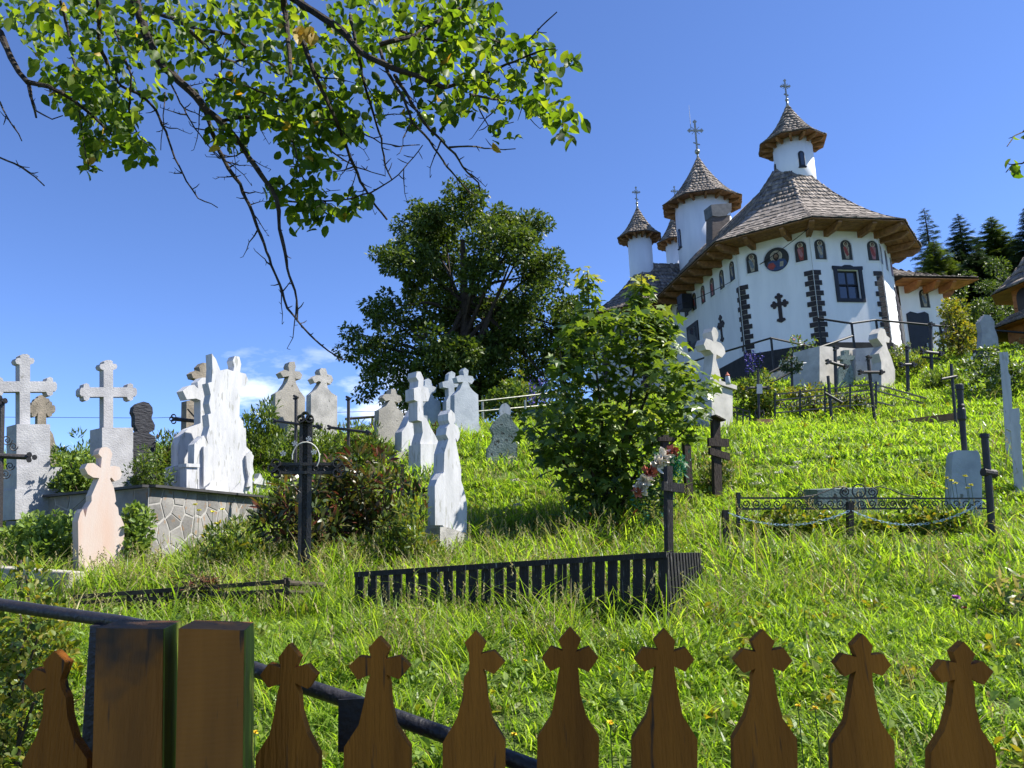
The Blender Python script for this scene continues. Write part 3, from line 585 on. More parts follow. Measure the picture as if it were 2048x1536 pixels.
# upper group below the church
t, pl = grave('grave_wall', 'square pale concrete tomb block with a dark side, below the church steps', 'tomb', 1672, 778, 22.0, 34)
slab(t, 'block', pl, Zm(1528, 440, [(438,992),(722,1012),(722,1400),(438,1400)]), .9, M['cream_stone'], .02)
t, pl = grave('headstone', 'bluish grey concrete slab between the tomb block and the pale cross', 'headstone', 1738, 772, 22.4, 6)
slab(t, 'slab', pl, Zm(1528, 440, [(722,1012),(930,1000),(930,1400),(722,1400)]), .18, M['concrete_blue'], .014)
t, pl = grave('headstone', 'grey mossy stone cross in front of the tomb block', 'headstone', 1692, 776, 21.5, 14)
slab(t, 'stone', pl, Zm(1528, 440, [(630,1024),(672,1024),(672,1064),(716,1068),(716,1100),(676,1102),(684,1140),(704,1180),(708,1400),(584,1400),(590,1180),(622,1140),(626,1100),(596,1096),(596,1068),(632,1064)]), .16, M['green_stone'], .014)
t, pl = grave('headstone', 'pale stone cross with a bulging body beside the bluish slab', 'headstone', 1775, 774, 21.5, 40)
slab(t, 'stone', pl, Zm(1528, 440, [(922,850),(952,862),(966,910),(992,930),(986,966),(960,962),(976,1020),(1002,1080),(1032,1180),(1034,1400),(926,1400),(924,1120),(906,1050),(936,990),(892,930),(898,890)]), .26, M['cream_stone'], .014)
t, pl = grave('headstone', 'pale grey draped cross headstone below the wooden building', 'headstone', 1980, 712, 23.0, 2)
slab(t, 'stone', pl, Zm(1528, 440, [(1740,745),(1782,750),(1816,800),(1816,850),(1842,920),(1858,1120),(1702,1120),(1716,880),(1700,800)]), .22, M['concrete_light'], .03)
slab(t, 'base', pl, Zm(1528, 440, [(1690,1010),(1850,1010),(1850,1160),(1690,1160)]), .34, M['coping'], .01, out=.04)
for lab, d, o_ in (('tall white edge-on tomb column with ringed head at the grassy slope', 11.4, [(1854,18),(1922,14),(1926,60),(1932,92),(1920,108),(1926,180),(1940,200),(1946,300),(1950,330),(1956,930),(1896,930),(1880,330),(1876,290),(1868,190),(1862,100),(1852,90),(1858,60)]),
                   ('short white tomb column with a ringed neck beside the taller column', 10.2, [(1938,462),(2010,458),(2016,500),(2014,580),(2026,600),(2020,640),(2026,800),(2034,1060),(1952,1060),(1946,640),(1908,620),(1906,590),(1942,580),(1936,520)])):
    q = Zm(1528, 700, o_); t, pl = grave('tomb_column', lab, 'tomb', q[-1][0], 945, d, -30); pl = Plane(at(2010, 945, d), -30)
    slab(t, 'column', pl, q, .13, M['white_stone'], .012, sink=.3)
# grey pedestal with a black baluster cross
t, pl = grave('tomb_pedestal', 'rounded grey concrete pedestal topped by a black ringed iron shaft', 'tomb', 1928, 1070, 9.4, -12)
slab(t, 'block', pl, Zm(1528, 700, [(1500,800),(1520,790),(1680,792),(1700,820),(1716,960),(1720,1500),(1470,1500),(1478,960),(1486,830)]), .24, M['concrete_blue'], .025)
pq = Plane(at(1920, 900, 9.5), 14)
b = MB()
prof = [(.0, 800, .03), (0, 770, .034), (0, 560, .038), (0, 545, .05), (0, 470, .05), (0, 455, .038), (0, 440, .046), (0, 425, .036), (0, 320, .04), (0, 312, .047), (0, 275, .047), (0, 268, .03)]
xs = np.interp([p_[1] for p_ in prof], [268, 800], [1538, 1580])
b.tube([pq.pt(*Zm(1528, 700, [(x, p_[1])])[0]) for x, p_ in zip(xs, prof)], [p_[2] for p_ in prof], 12); b.build('shaft', M['iron'], t, smooth=False)

# ---- iron and wooden crosses
def tubes(parent, name, pl, lines, r, mat_=None, n=8, out=0.0):
    b = MB()
    for ln in lines: b.tube([pl.pt(*q)+pl.n*out for q in ln], r, n)
    return b.build(name, mat_ or M['iron'], parent)
def trefoil(parent, pl, px, py, dirx, diry, rpx, r, depth, out=0.0):
    """three open pipe rings that close an iron arm"""
    k = (pl.pt(px, py)-EYE).length/FPX
    for a in (-70, 0, 70):
        ca, sa = math.cos(math.radians(a)), math.sin(math.radians(a)); dx = dirx*ca-diry*sa; dy = dirx*sa+diry*ca
        c = pl.pt(px+dx*rpx*1.15, py+dy*rpx*1.15)+pl.n*out; R = rpx*k; b = MB(); n = 12
        for side, Rr in ((0, R), (1, R*.72)):
            b.v += [tuple(c+pl.u*(Rr*math.cos(2*math.pi*i/n))+Vector((0, 0, Rr*math.sin(2*math.pi*i/n)))+pl.n*z) for z in (depth/2, -depth/2) for i in range(n)]
        for i in range(n):
            j = (i+1) % n
            for f in ((i, j, n+j, n+i), (2*n+j, 2*n+i, 3*n+i, 3*n+j), (j, i, 2*n+i, 2*n+j), (n+i, n+j, 3*n+j, 3*n+i)): b.f.append(f); b.m.append(0)
        b.build('ring', M['iron'], parent)
# large lattice cross
t, pl = grave('iron_cross', 'large black iron lattice cross with rings at its ends, before the peony bed', 'cross', 610, 1168, 7.5, 12)
# two flat uprights and two arms joined by small zigzag bars
for x0, x1 in ((597, 604), (614, 623)):
    slab(t, 'upright', pl, [(x0+2, 838), (x1+2, 838), (x1-3, 1200), (x0-3, 1200)], .05, M['iron'], .003)
for y0 in (927, 944): slab(t, 'arm', pl, rect(552, y0-2, 674, y0+4), .06, M['iron'], .003, out=.003)
slab(t, 'back_plate', pl, [(600, 842), (623, 842), (618, 1200), (595, 1200)], .006, M['iron'], 0, out=-.045)
zz = [(604+(15 if i % 2 else 0), 850+i*9) for i in range(37)]
tubes(t, 'lattice', pl, [zz], .004, M['iron_worn'], 5, out=-.012)
zz = [(560+i*9, 944 if i % 2 else 931) for i in range(13)]
tubes(t, 'arm_lattice', pl, [zz], .004, M['iron'], 5, out=-.02)
slab(t, 'arm_plate', pl, rect(556, 929, 670, 945), .006, M['iron'], 0, out=-.035)
trefoil(t, pl, 611, 842, 0, -1, 8, 0, .13); trefoil(t, pl, 556, 937, -1, 0, 9, 0, .13); trefoil(t, pl, 671, 937, 1, 0, 9, 0, .13)
for x in (575, 593, 632, 652):
    k = pl.pt(x, 937); b = MB(); b.tube([k+pl.u*(.022*math.cos(a))+Vector((0, 0, .022*math.sin(a))) for a in np.linspace(0, 2*math.pi, 11)], .004, 5, False); b.build('scroll', M['iron'], t)
# brace curves below the arms
for s in (-1, 1):
    tubes(t, 'brace', pl, [[(612+s*12, 985), (612+s*22, 975), (612+s*28, 960), (612+s*30, 948)]], .006)
# white wire wreath hung on it
tw = thing('wire_wreath', 'bare white wire wreath ring hung on the black lattice cross', 'wreath', pl.pt(612, 905))
tubes(tw, 'ring', pl, [[(612+27*math.cos(a), 915+30*math.sin(a)) for a in np.linspace(math.pi*.95, 2*math.pi*1.1, 14)]], .006, M['cable_pale'], 5, out=.03)
b = MB()
for q in ((590, 888), (618, 879), (567, 908), (628, 905)):
    c = pl.pt(*q)+pl.n*.05
    for a in range(5): b.prism([c, c+pl.u*(.03*math.cos(a*1.3))+Vector((0, 0, .03*math.sin(a*1.3))), c+pl.u*(.026*math.cos(a*1.3+.8))+Vector((0, 0, .026*math.sin(a*1.3+.8)))], -pl.n*.004)
b.build('plastic_leaves', M['plaque'], tw)

def iron_cross(name, label, px, top, base, cy, x0, x1, d, yaw, r=.02, lean=0.0, dy=0, caps=True, mat_='iron', group=None, tilt=0):
    t, pl = grave(name, label, 'cross', px, base, d, yaw, group)
    b = MB(); A = pl.pt(px-lean, top); B = pl.pt(px+lean*.2, base); b.tube([A, B-Vector((0, 0, .3))], r, 10); b.build('upright', M[mat_], t)
    b = MB(); b.tube([pl.pt(x0, cy+dy)+pl.n*r*.6, pl.pt(x1, cy-dy)+pl.n*r*.6], r*.92, 10); b.build('crossbar', M[mat_], t)
    if caps:
        for q in ((px-lean, top), (x0, cy+dy), (x1, cy-dy)):
            b = MB(); c = pl.pt(*q)+pl.n*r*.6
            for a in (0, 2.1, 4.2): b.tube([c+pl.u*(r*math.cos(a))+Vector((0, 0, r*math.sin(a)))+pl.n*r*1.2, c+pl.u*(r*math.cos(a))+Vector((0, 0, r*math.sin(a)))-pl.n*r*1.2], r*.8, 8)
            b.build('end_cluster', M[mat_], t)
    return t, pl
iron_cross('iron_cross', 'thin black pipe cross with clustered tips rising behind the lattice cross', 592, 795, 920, 848, 551, 640, 10.8, -14, .022, dy=-6)
iron_cross('iron_cross', 'thin black pipe cross standing alone in the shrubs before the light grey headstone', 697, 797, 915, 860, 660, 737, 11.6, -14, .024, dy=-5)
t, pl = iron_cross('iron_cross', 'black pipe cross with wrought scrolls at the plot of the stepped pedestal', 3, 802, 1010, 912, -60, 62, 8.6, 30, .034, dy=-3)
for cx, cy, R in ((14, 880, 11), (27, 893, 9), (20, 932, 9), (11, 948, 10)):
    tubes(t, 'scroll', pl, [[(cx+R*(1-a/13)*math.cos(a), cy+R*(1-a/13)*math.sin(a)) for a in np.linspace(0, 10.5, 30)]], .006, n=5)
t, pl = grave('iron_cross', 'black pipe cross whose arm pokes out beside the white tombs', 'cross', 372, 940, 11.9, 20)
tubes(t, 'crossbar', pl, [[(347, 838), (430, 846)]], .03); tubes(t, 'upright', pl, [[(401, 800), (400, 990)]], .03); tubes(t, 'stay', pl, [[(375, 818), (394, 840)]], .012)
trefoil(t, pl, 349, 838, -1, 0, 4.5, 0, .07)

# wooden crosses by the maple
def wood_cross(label, px, top, base, bars, w, d, yaw, mat_='dark_wood', lean=0.0, group=None):
    t, pl = grave('wooden_cross', label, 'cross', px, base, d, yaw, group)
    b = MB(); b.prism([pl.pt(px-w-lean, top), pl.pt(px+w-lean, top), pl.pt(px+w, base+30), pl.pt(px-w, base+30)], -pl.n*.06); b.build('upright', M[mat_], t, bevel=.004)
    for x0, x1, y0, h, sl in bars:
        b = MB(); b.prism([pl.pt(*q)+pl.n*.022 for q in ((x0, y0-h), (x1, y0-h+sl), (x1, y0+h+sl), (x0, y0+h))], -pl.n*.04); b.build('crossbar', M[mat_], t, bevel=.004)
    return t, pl
wood_cross('black wooden cross with a pale weathered crossbar at the slat fence', 1342, 932, 1112, [(1325, 1366, 972, 9, 5)], 5.5, 7.2, 26, 'black_wood', lean=2)
t, plw = wood_cross('dark wooden cross carrying the plastic flower wreath', 1332, 870, 1060, [(1316, 1348, 878, 4, 1)], 6, 8.6, 20, 'dark_wood')
wood_cross('thin dark wooden post cross with a small head board, next to the maple', 1383, 876, 1014, [(1372, 1392, 873, 6, 2)], 6.5, 10.0, 24, 'dark_wood', lean=8)
t, pl = wood_cross('dark wooden cross with a brown crossbar and a small double roof board', 1439, 832, 1004, [(1418, 1458, 902, 7, 12), (1416, 1456, 884, 8, 2)], 7.5, 10.2, 24, 'dark_wood', lean=6)
b = MB(); b.beam(pl.pt(1424, 832)+pl.n*.03, pl.pt(1444, 842)+pl.n*.03, .10, .02); b.build('head_board', M['old_wood'], t)
# plastic wreath
tw = thing('flower_wreath', 'plastic grave wreath with cream and red roses and green netting', 'wreath', plw.pt(1318, 985))
pl = Plane(plw.P+plw.n*.12, 20)
def flower(parent, name, c, R, mat_, nrm, n=26):
    P = np.tile(np.array(c), (n, 1)); D = unit(rdir(n)+np.array(nrm)*.7); S = RNG.uniform(.7, 1.1, n)*R
    return leaf_mesh(name, P, D, unit(rdir(n)), S, 'oval', M[mat_], parent)
for cx, cy, R, m_ in ((1338, 908, 12, 'wreath_red'), (1322, 918, 15, 'wreath_white'), (1310, 930, 15, 'wreath_white'), (1294, 946, 13, 'wreath_red'), (1283, 962, 14, 'wreath_white'), (1277, 975, 13, 'wreath_white'), (1270, 985, 9, 'wreath_red')):
    k = 8.6/FPX; flower(tw, 'rose', pl.pt(cx, cy)+pl.n*.05, R*k*1.5, m_, pl.n)
n = 900; ang = RNG.uniform(0, 2*math.pi, n); rr = np.sqrt(RNG.random(n))
q = np.array([tuple(pl.pt(1316+a*40-b_*12, 975+b_*76)-pl.n*float(RNG.uniform(-.03, .1))) for a, b_ in zip(rr*np.cos(ang), rr*np.sin(ang))])
o = leaf_mesh('foliage', q, rdir(n), rdir(n), RNG.uniform(.05, .10, n), 'lance', [M['leaf_bush'], M['wreath_green']], tw, (RNG.random(n) < .25).astype(int)); o['kind'] = 'stuff'
q = np.array([tuple(pl.pt(1345+RNG.normal()*13, 930+RNG.normal()*11)+pl.n*float(RNG.uniform(-.04, .08))) for i in range(420)])
o = leaf_mesh('netting', q, rdir(420), rdir(420), RNG.uniform(.04, .08, 420), 'lance', M['wreath_green'], tw); o['kind'] = 'stuff'

# upper slope crosses
t, pl = iron_cross('iron_cross', 'ornate black iron cross with a pale nameplate beside the leafy bed', 1516, 742, 838, 776, 1494, 1536, 17.5, 6, .03)
slab(t, 'nameplate', pl, rect(1512, 769, 1523, 788), .02, M['plaque'], .003, out=.05)
for s in (-1, 1): tubes(t, 'scroll', pl, [[(1519+s*5, 836), (1519+s*9, 828), (1519+s*7, 820), (1519+s*3, 824)]], .02, n=5)
t, pl = grave('grave_planter', 'reddish brown clay grave planter at the foot of the ornate iron cross', 'planter', 1528, 850, 17.0, 20)
slab(t, 'box', pl, [(1514, 838), (1550, 838), (1547, 862), (1514, 862)], .3, M['brown_box'], .015)
t, pl = iron_cross('iron_cross', 'black iron cross hung with a dark round wreath', 1583, 722, 798, 739, 1562, 1604, 21.0, 4, .035, caps=False)
tw = thing('grave_wreath', 'dark round wreath with white flowers on an iron cross', 'wreath', pl.pt(1578, 735)+pl.n*.1)
n = 420; a = RNG.uniform(0, 2*math.pi, n); r_ = RNG.normal(1, .2, n)
q = np.array([tuple(pl.pt(1578+16*x*math.cos(y), 733+11*x*math.sin(y))+pl.n*.12) for x, y in zip(r_, a)])
o = leaf_mesh('foliage', q, rdir(n), rdir(n), RNG.uniform(.08, .15, n), 'lance', [M['leaf_spruce'], M['petal_white']], tw, ((RNG.random(n) < .3) & (np.sin(a) < 0)).astype(int)); o['kind'] = 'stuff'
iron_cross('iron_cross', 'black iron cross standing before the pale tomb block', 1670, 697, 782, 729, 1655, 1690, 20.5, 10, .045, dy=-5)
iron_cross('iron_cross', 'leaning black pipe cross with a slanted arm in front of the upper iron fence', 1662, 752, 850, 796, 1648, 1683, 17.4, 10, .034, lean=6, dy=-10, caps=False)
iron_cross('iron_cross', 'tilted old iron cross with a bent double arm at the corner of the upper fence', 1748, 716, 855, 745, 1720, 1762, 17.0, 10, .036, lean=12, dy=0, mat_='iron_worn')
iron_cross('iron_cross', 'short-armed black iron cross on the slope beside the pale bulging cross', 1814, 697, 790, 730, 1802, 1826, 20.5, 10, .045)
t, pl = iron_cross('iron_cross', 'tall black iron cross with a double crossbar near the young tree', 1861, 650, 765, 706, 1844, 1880, 22.0, 10, .05, dy=-2)
tubes(t, 'second_bar', pl, [[(1844, 714), (1880, 718)]], .035)
iron_cross('iron_cross', 'thin dark iron cross with a stubby arm above the brown kerb', 1908, 728, 840, 756, 1882, 1912, 15.5, 10, .03, lean=6, dy=3, caps=False)
# pipe post of the scroll fence corner is its own cross shaft
t, pl = grave('iron_cross', 'black iron pipe shaft with a broken arm at the end of the scroll fence', 'cross', 1985, 1066, 8.0, 10)
tubes(t, 'shaft', pl, [[(1969, 872), (1975, 940), (1980, 1000), (1986, 1100)]], .036, n=12); tubes(t, 'cap', pl, [[(1969, 868), (1969, 875)]], .046, n=12); tubes(t, 'broken_arm', pl, [[(1966, 944), (1990, 948)]], .045, n=10, mat_=M['iron_worn'])

# ---- fences round the plots
# black slat fence
A = at(712, 1240, 6.25); B = at(1333, 1262, 5.4); Cc = at(1407, 1195, 6.6)
t = thing('slat_fence', 'black painted low slat fence round a grave plot, paint flaking off', 'fence', B)
pl = plane2(A, B); n = 25
for i in range(n):
    f = i/(n-1); x = 718+f*(1326-718); topy = 1147+(1107-1147)*f; w = 8.0+1.8*f; j = random.uniform(-2, 2)
    slab(t, 'slat', pl, [(x-w, topy+3), (x+w, topy+3), (x+w+j, 1300), (x-w+j, 1300)], .02, M['black_wood'], .002)
b = MB(); b.beam(pl.pt(712, 1149)+pl.n*.014, pl.pt(1334, 1109)+pl.n*.014, .025, .04); b.build('top_rail', M['black_wood'], t)
b = MB(); b.beam(pl.pt(712, 1222)-pl.n*.045, pl.pt(1334, 1212)-pl.n*.045, .03, .05); b.build('bottom_rail', M['black_wood'], t)
pr = plane2(B, Cc); L = (Cc-B).xy.length; zt = pl.pt(1332, 1106).z; zt2 = pr.pt(1405, 1104).z
for i in range(13):
    u = L*(i+.5)/13; z1 = zt+(zt2-zt)*i/12
    P = B+pr.u*u; b = MB(); b.box((P.x, P.y, (z1+P.z-.4)/2), .055, .02, z1-P.z+.4, pr.u, pr.n); b.build('slat', M['black_wood'], t, bevel=.002)
b = MB(); e1 = Vector((B.x, B.y, zt-.03)); e2 = Vector((Cc.x, Cc.y, zt2-.03)); b.beam(e1-pr.n*.03, e2-pr.n*.03, .03, .045); b.build('side_rail', M['black_wood'], t)
# old low fence on the left
A = at(150, 1250, 6.8); B = at(575, 1238, 6.5); Cc = at(700, 1215, 7.3)
t = thing('low_plot_fence', 'old mossy low wooden plot fence sunk in the grass below the pink stone', 'fence', B)
pl = plane2(A, B)
b = MB(); b.beam(pl.pt(150, 1194), pl.pt(572, 1163), .05, .035); b.build('top_rail', M['old_wood'], t)
b = MB(); b.beam(pl.pt(150, 1206), pl.pt(572, 1181), .03, .03); b.build('lower_rail', M['old_wood'], t)
b = MB(); b.prism([pl.pt(567, 1156), pl.pt(577, 1156), pl.pt(577, 1290), pl.pt(567, 1290)], -pl.n*.05); b.build('corner_post', M['old_wood'], t, bevel=.004)
for i in range(24):
    x = 250+i*13; y = 1186-(x-250)*.02; slab(t, 'slat', pl, rect(x, y, x+7, 1260), .015, M['old_wood'], .002, out=-.02)
pr = plane2(B, Cc)
b = MB(); b.tube([pr.pt(576, 1166), pr.pt(695, 1173)], .022, 8); b.build('side_pole', M['old_wood'], t)
b = MB(); b.tube([pr.pt(576, 1184), pr.pt(695, 1188)], .014, 8); b.build('side_pole', M['old_wood'], t)
# dry clod of turf lying on the rail
c = pl.pt(405, 1166); n = 260
tt = thing('dry_turf', 'dry brown clump of dead grass lying on the old mossy fence rail', 'turf clump', c)
q = np.array(c)+RNG.normal(size=(n, 3))*np.array([.09, .04, .035]); o = leaf_mesh('dead_grass', q, rdir(n), rdir(n), RNG.uniform(.05, .12, n), 'needle', [M['leaf_dead'], M['soil'], M['grass_dry']], tt, RNG.choice(3, n, p=[.3, .55, .15])); o['kind'] = 'stuff'
# wrought scroll fence
def spiral(cx, cy, R, turns=1.6, sgn=1, a0=0.0, n=22): return [(cx+sgn*R*(1-.8*k/n)*math.cos(a0+turns*2*math.pi*k/n), cy+R*(1-.8*k/n)*math.sin(a0+turns*2*math.pi*k/n)) for k in range(n+1)]
t, pl = grave('scroll_fence', 'black wrought iron fence with rows of scrolls round a weedy plot', 'fence', 1730, 1072, 8.4, 3)
for y0, y1 in ((996, 999), (1018, 1019)):
    b = MB(); b.beam(pl.pt(1474, y0), pl.pt(1978, y1-2), .016, .018); b.build('rail', M['iron'], t)
b = MB(); b.prism([pl.pt(1474, 985), pl.pt(1481, 985), pl.pt(1481, 1100), pl.pt(1474, 1100)], -pl.n*.04); b.build('corner_post', M['iron'], t)
for i in range(23):
    x = 1492+i*21; tubes(t, 'scroll', pl, [spiral(x, 1008, 9.5, sgn=1 if i % 2 else -1)], .0065, n=5)
for i in range(9):
    x = 1492+i*21; tubes(t, 'lower_scroll', pl, [spiral(x, 1036, 9.5, sgn=1 if i % 2 else -1)], .006, n=5)
for cx, R, s in ((1690, 11.5, 1), (1745, 11.5, -1)): tubes(t, 'crest_scroll', pl, [spiral(cx, 984, R, 1.9, s, 1.2)], .0075, n=5)
tubes(t, 'crest_ring', pl, [[(1718+13.5*math.cos(a), 982+13.5*math.sin(a)) for a in np.linspace(0, 6.3, 20)]], .008, n=5)
tubes(t, 'crest_ring', pl, [[(1718+5*math.cos(a), 989+5*math.sin(a)) for a in np.linspace(0, 6.3, 12)]], .005, n=5)
for cx, s in ((1602, 1), (1838, -1)):
    tubes(t, 'crest_scroll', pl, [spiral(cx, 987, 7, 1.5, s, 1.2)], .006, n=5)
    tubes(t, 'crest_sweep', pl, [[(cx, 994), (cx+s*30, 990), (cx+s*60, 978), (cx+s*78, 973), (cx+s*88, 975)]], .006, n=5)
for px in (1452, 1702):
    tt, pp = grave('chain_post', 'stubby black wooden post holding the pale chain', 'post', px, 1078, 8.0, 5, 'chain posts of the weedy plot')
    slab(tt, 'stake', pp, [(px-5, 1020 if px < 1500 else 1004), (px+6, 1020 if px < 1500 else 1004), (px+7, 1110), (px-4, 1110)], .06, M['black_wood'], .006)
tch = thing('chain', 'pale blue plastic chain hanging between the stubby posts', 'chain', at(1600, 1045, 8.0))
def chain(a, b_, sag):
    bb = MB(); N_ = 34; pts_ = []
    for k in range(N_+1):
        f = k/N_; x = a[0]+(b_[0]-a[0])*f; y = a[1]+(b_[1]-a[1])*f+sag*4*f*(1-f); pts_.append(at(x, y, 7.98))
    for k in range(N_):
        d = (pts_[k+1]-pts_[k]); L_ = d.length; d.normalize(); up = Vector((0, 0, 1)) if k % 2 else d.cross(Vector((0, 0, 1))).normalized(); c_ = (pts_[k]+pts_[k+1])/2
        bb.tube([c_+d*(L_*.72*math.cos(w_))+up*(.010*math.sin(w_)) for w_ in np.linspace(0, 2*math.pi, 9)], .0035, 4, False)
    bb.build('links', M['chain'], tch)
chain((1458, 1026), (1698, 1022), 26); chain((1706, 1022), (1965, 1004), 36)
tk = thing('grave_kerb', 'mossy concrete kerb edging the weedy plot with the chain', 'kerb', at(1700, 1082, 7.9))
b = MB(); b.beam(at(1425, 1090, 7.9)-Vector((0, 0, .14)), at(2046, 1086, 7.6)-Vector((0, 0, .14)), .10, .26); b.build('kerb', M['green_stone'], tk, bevel=.01)
tk = thing('tomb_slab', 'flat grey tomb slab lying behind the crest of the scroll fence', 'tomb', at(1740, 985, 9.4))
A = at(1634, 979, 9.4); B = at(1752, 975, 9.5); b = MB(); b.prism([A, B, B+Vector((0, .45, .03)), A+Vector((0, .45, .03))], (0, 0, -.30)); b.build('slab', M['green_stone'], tk, bevel=.01)
# upper iron fence
t, pl = grave('iron_fence', 'low black iron railing with scrollwork round an upper plot', 'fence', 1650, 836, 18.0, 12)
for y0, y1 in ((789, 767), (801, 779), (826, 806)):
    b = MB(); b.beam(pl.pt(1550, y0), pl.pt(1752, y1), .03, .03); b.build('rail', M['iron'], t)
for x in (1550, 1600, 1650, 1700, 1752):
    y = 789-(x-1550)*.109; b = MB(); b.beam(pl.pt(x, y-4), pl.pt(x, y+52), .035, .035, up=Vector((0, 1, 0))); b.build('post', M['iron'], t)
for i in range(20):
    x = 1556+i*10; y = 789-(x-1550)*.109+6; tubes(t, 'scroll', pl, [spiral(x, y+16, 8, 1.3, 1 if i % 2 else -1, n=12)], .013, n=4)
pr = Plane(pl.pt(1752, 800), -38)
for dz in (0, 12, 34):
    A = pl.pt(1752, 769+dz); b = MB(); b.beam(A, A+Vector((1.9, 1.1, -.25)), .03, .03); b.build('side_rail', M['iron'], t)
t, pl = grave('iron_fence', 'short black iron railing at the foot of the white pedestal', 'fence', 1480, 850, 16.4, -18)
for y in (812, 822, 846): 
    b = MB(); b.beam(pl.pt(1460, y), pl.pt(1500, y+12), .03, .03); b.build('rail', M['iron'], t)
for x in (1462, 1474, 1486, 1499): b = MB(); b.beam(pl.pt(x, 810+(x-1460)*.3), pl.pt(x, 868), .025, .025, up=Vector((0, 1, 0))); b.build('post', M['iron'], t)
tk = thing('grave_kerb', 'reddish brown board edging on the slope behind the black ringed shaft', 'kerb', at(1840, 840, 16.5))
b = MB(); b.beam(at(1765, 851, 16.8), at(1915, 832, 16.4), .08, .14); b.build('board', M['brown_box'], tk)
tk = thing('grave_kerb', 'grey concrete kerb slab beside the pink stone', 'kerb', at(70, 1150, 7.9))
b = MB(); b.beam(at(-80, 1158, 7.9), at(150, 1176, 7.6), .2, .30); b.build('kerb', M['old_stone'], tk, bevel=.012)
for px, y0, y1, d, lab in ((38, 1122, 1215, 7.3, 'thin weathered wooden stake before the grey kerb slab'), (312, 1118, 1185, 8.0, 'short brown wooden stake in the grass at the stone-clad wall'), (805, 930, 985, 10.5, 'rusty square stake in front of the small gabled stone')):
    t, pl = grave('stake', lab, 'stake', px, y1, d, 10); slab(t, 'stake', pl, [(px-4, y0), (px+3, y0-2), (px+5, y1+20), (px-4, y1+20)], .035, M['old_wood'], .003)

# ---- stone-clad terrace wall with irregular stones
def voronoi(w, h, n, seed):
    r = np.random.default_rng(seed); S = r.random((n, 2))*[w, h]; S[::3] += r.normal(size=S[::3].shape)*.05
    for it in range(1):      # relax a little
        g_ = r.random((3000, 2))*[w, h]; k = np.argmin(((g_[:, None]-S[None])**2).sum(2), 1)
        S = np.array([g_[k == i].mean(0) if (k == i).any() else S[i] for i in range(n)])
    cells = []
    for i in range(n):
        poly = [(0, 0), (w, 0), (w, h), (0, h)]
        for j in range(n):
            if i == j: continue
            mx_, my_ = (S[i]+S[j])/2; nx_, ny_ = S[j]-S[i]; out = []
            for k in range(len(poly)):
                a = poly[k]; b_ = poly[(k+1) % len(poly)]
                da = (a[0]-mx_)*nx_+(a[1]-my_)*ny_; db = (b_[0]-mx_)*nx_+(b_[1]-my_)*ny_
                if da <= 0: out.append(a)
                if da*db < 0: f = da/(da-db); out.append((a[0]+(b_[0]-a[0])*f, a[1]+(b_[1]-a[1])*f))
            poly = out
            if len(poly) < 3: break
        if len(poly) >= 3: cells.append(poly)
    return cells
def clad(parent, A, u, nrm, w, h, n, seed):
    for poly in voronoi(w, h, n, seed):
        cx = sum(p[0] for p in poly)/len(poly); cy = sum(p[1] for p in poly)/len(poly)
        q = []
        for x, y in poly:
            dx, dy = x-cx, y-cy; l_ = math.hypot(dx, dy); s = max(.3, 1-.019/max(l_, .02)); q.append((cx+dx*s, cy+dy*s))
        # drop nearly coincident points
        q2 = [p for k, p in enumerate(q) if math.hypot(p[0]-q[k-1][0], p[1]-q[k-1][1]) > .012]
        if len(q2) < 3: continue
        o_ = random.uniform(.004, .008)
        b = MB(); b.prism([A+u*x+Vector((0, 0, y))+nrm*o_ for x, y in q2], -nrm*(o_+.005)); b.build('stone', M['clad_a'], parent)
K = at(298, 975, 9.0); zt = K.z; Rr = plane2(K, at(520, 1030, 11.2)); 
rz = 1.0
pR = Plane(K, 80); pL = Plane(K, -30)
t = thing('terrace_wall', 'grave terrace wall clad with irregular grey stone slabs under a dark coping', 'wall', Vector((K.x, K.y, zt-1.0)))
WR, WL, HH = 2.7, 3.0, 1.05
kk = Vector((K.x, K.y, 0)); dn = Vector((0, 0, zt-HH))
A0 = kk+dn
foot = [A0, A0+pR.u*WR, A0+pR.u*WR-pL.u*WL, A0-pL.u*WL]
b = MB(); b.prism([q+Vector((0, 0, HH)) for q in foot], (0, 0, -HH-.3)); b.build('core', M['mortar'], t)
clad(t, A0+Vector((0, 0, 0)), pR.u, pR.n, WR, HH, 58, 3)
clad(t, A0-pL.u*WL, pL.u, pL.n, WL, HH, 46, 4)
for a_, b_ in ((A0+pR.n*.02-pL.u*0, A0+pR.u*WR+pR.n*.02), (A0-pL.u*WL+pL.n*.02, A0+pL.n*.02)):
    bb = MB(); bb.beam(a_+Vector((0, 0, HH+.016)), b_+Vector((0, 0, HH+.016)), .13, .03); bb.build('coping', M['coping'], t)
b = MB(); b.prism([q+Vector((0, 0, HH+.012))+(-pR.n-pL.n)*.05 for q in foot], (0, 0, -.1)); b.build('soil_bed', M['soil'], t)

# things on the terrace stand on its bed, not on the slope below
_hz_np0 = hz_np
_Mi = np.linalg.inv(np.c_[np.array(pR.u)[:2], -np.array(pL.u)[:2]]); _q0 = np.array(A0)[:2]
def hz_np(x, y):
    z = _hz_np0(x, y); st = (np.stack([np.asarray(x, float), np.asarray(y, float)], -1)-_q0)@_Mi.T
    ins = (st[..., 0] > 0) & (st[..., 0] < WR) & (st[..., 1] > 0) & (st[..., 1] < WL)
    return np.where(ins, np.maximum(z, zt), z)
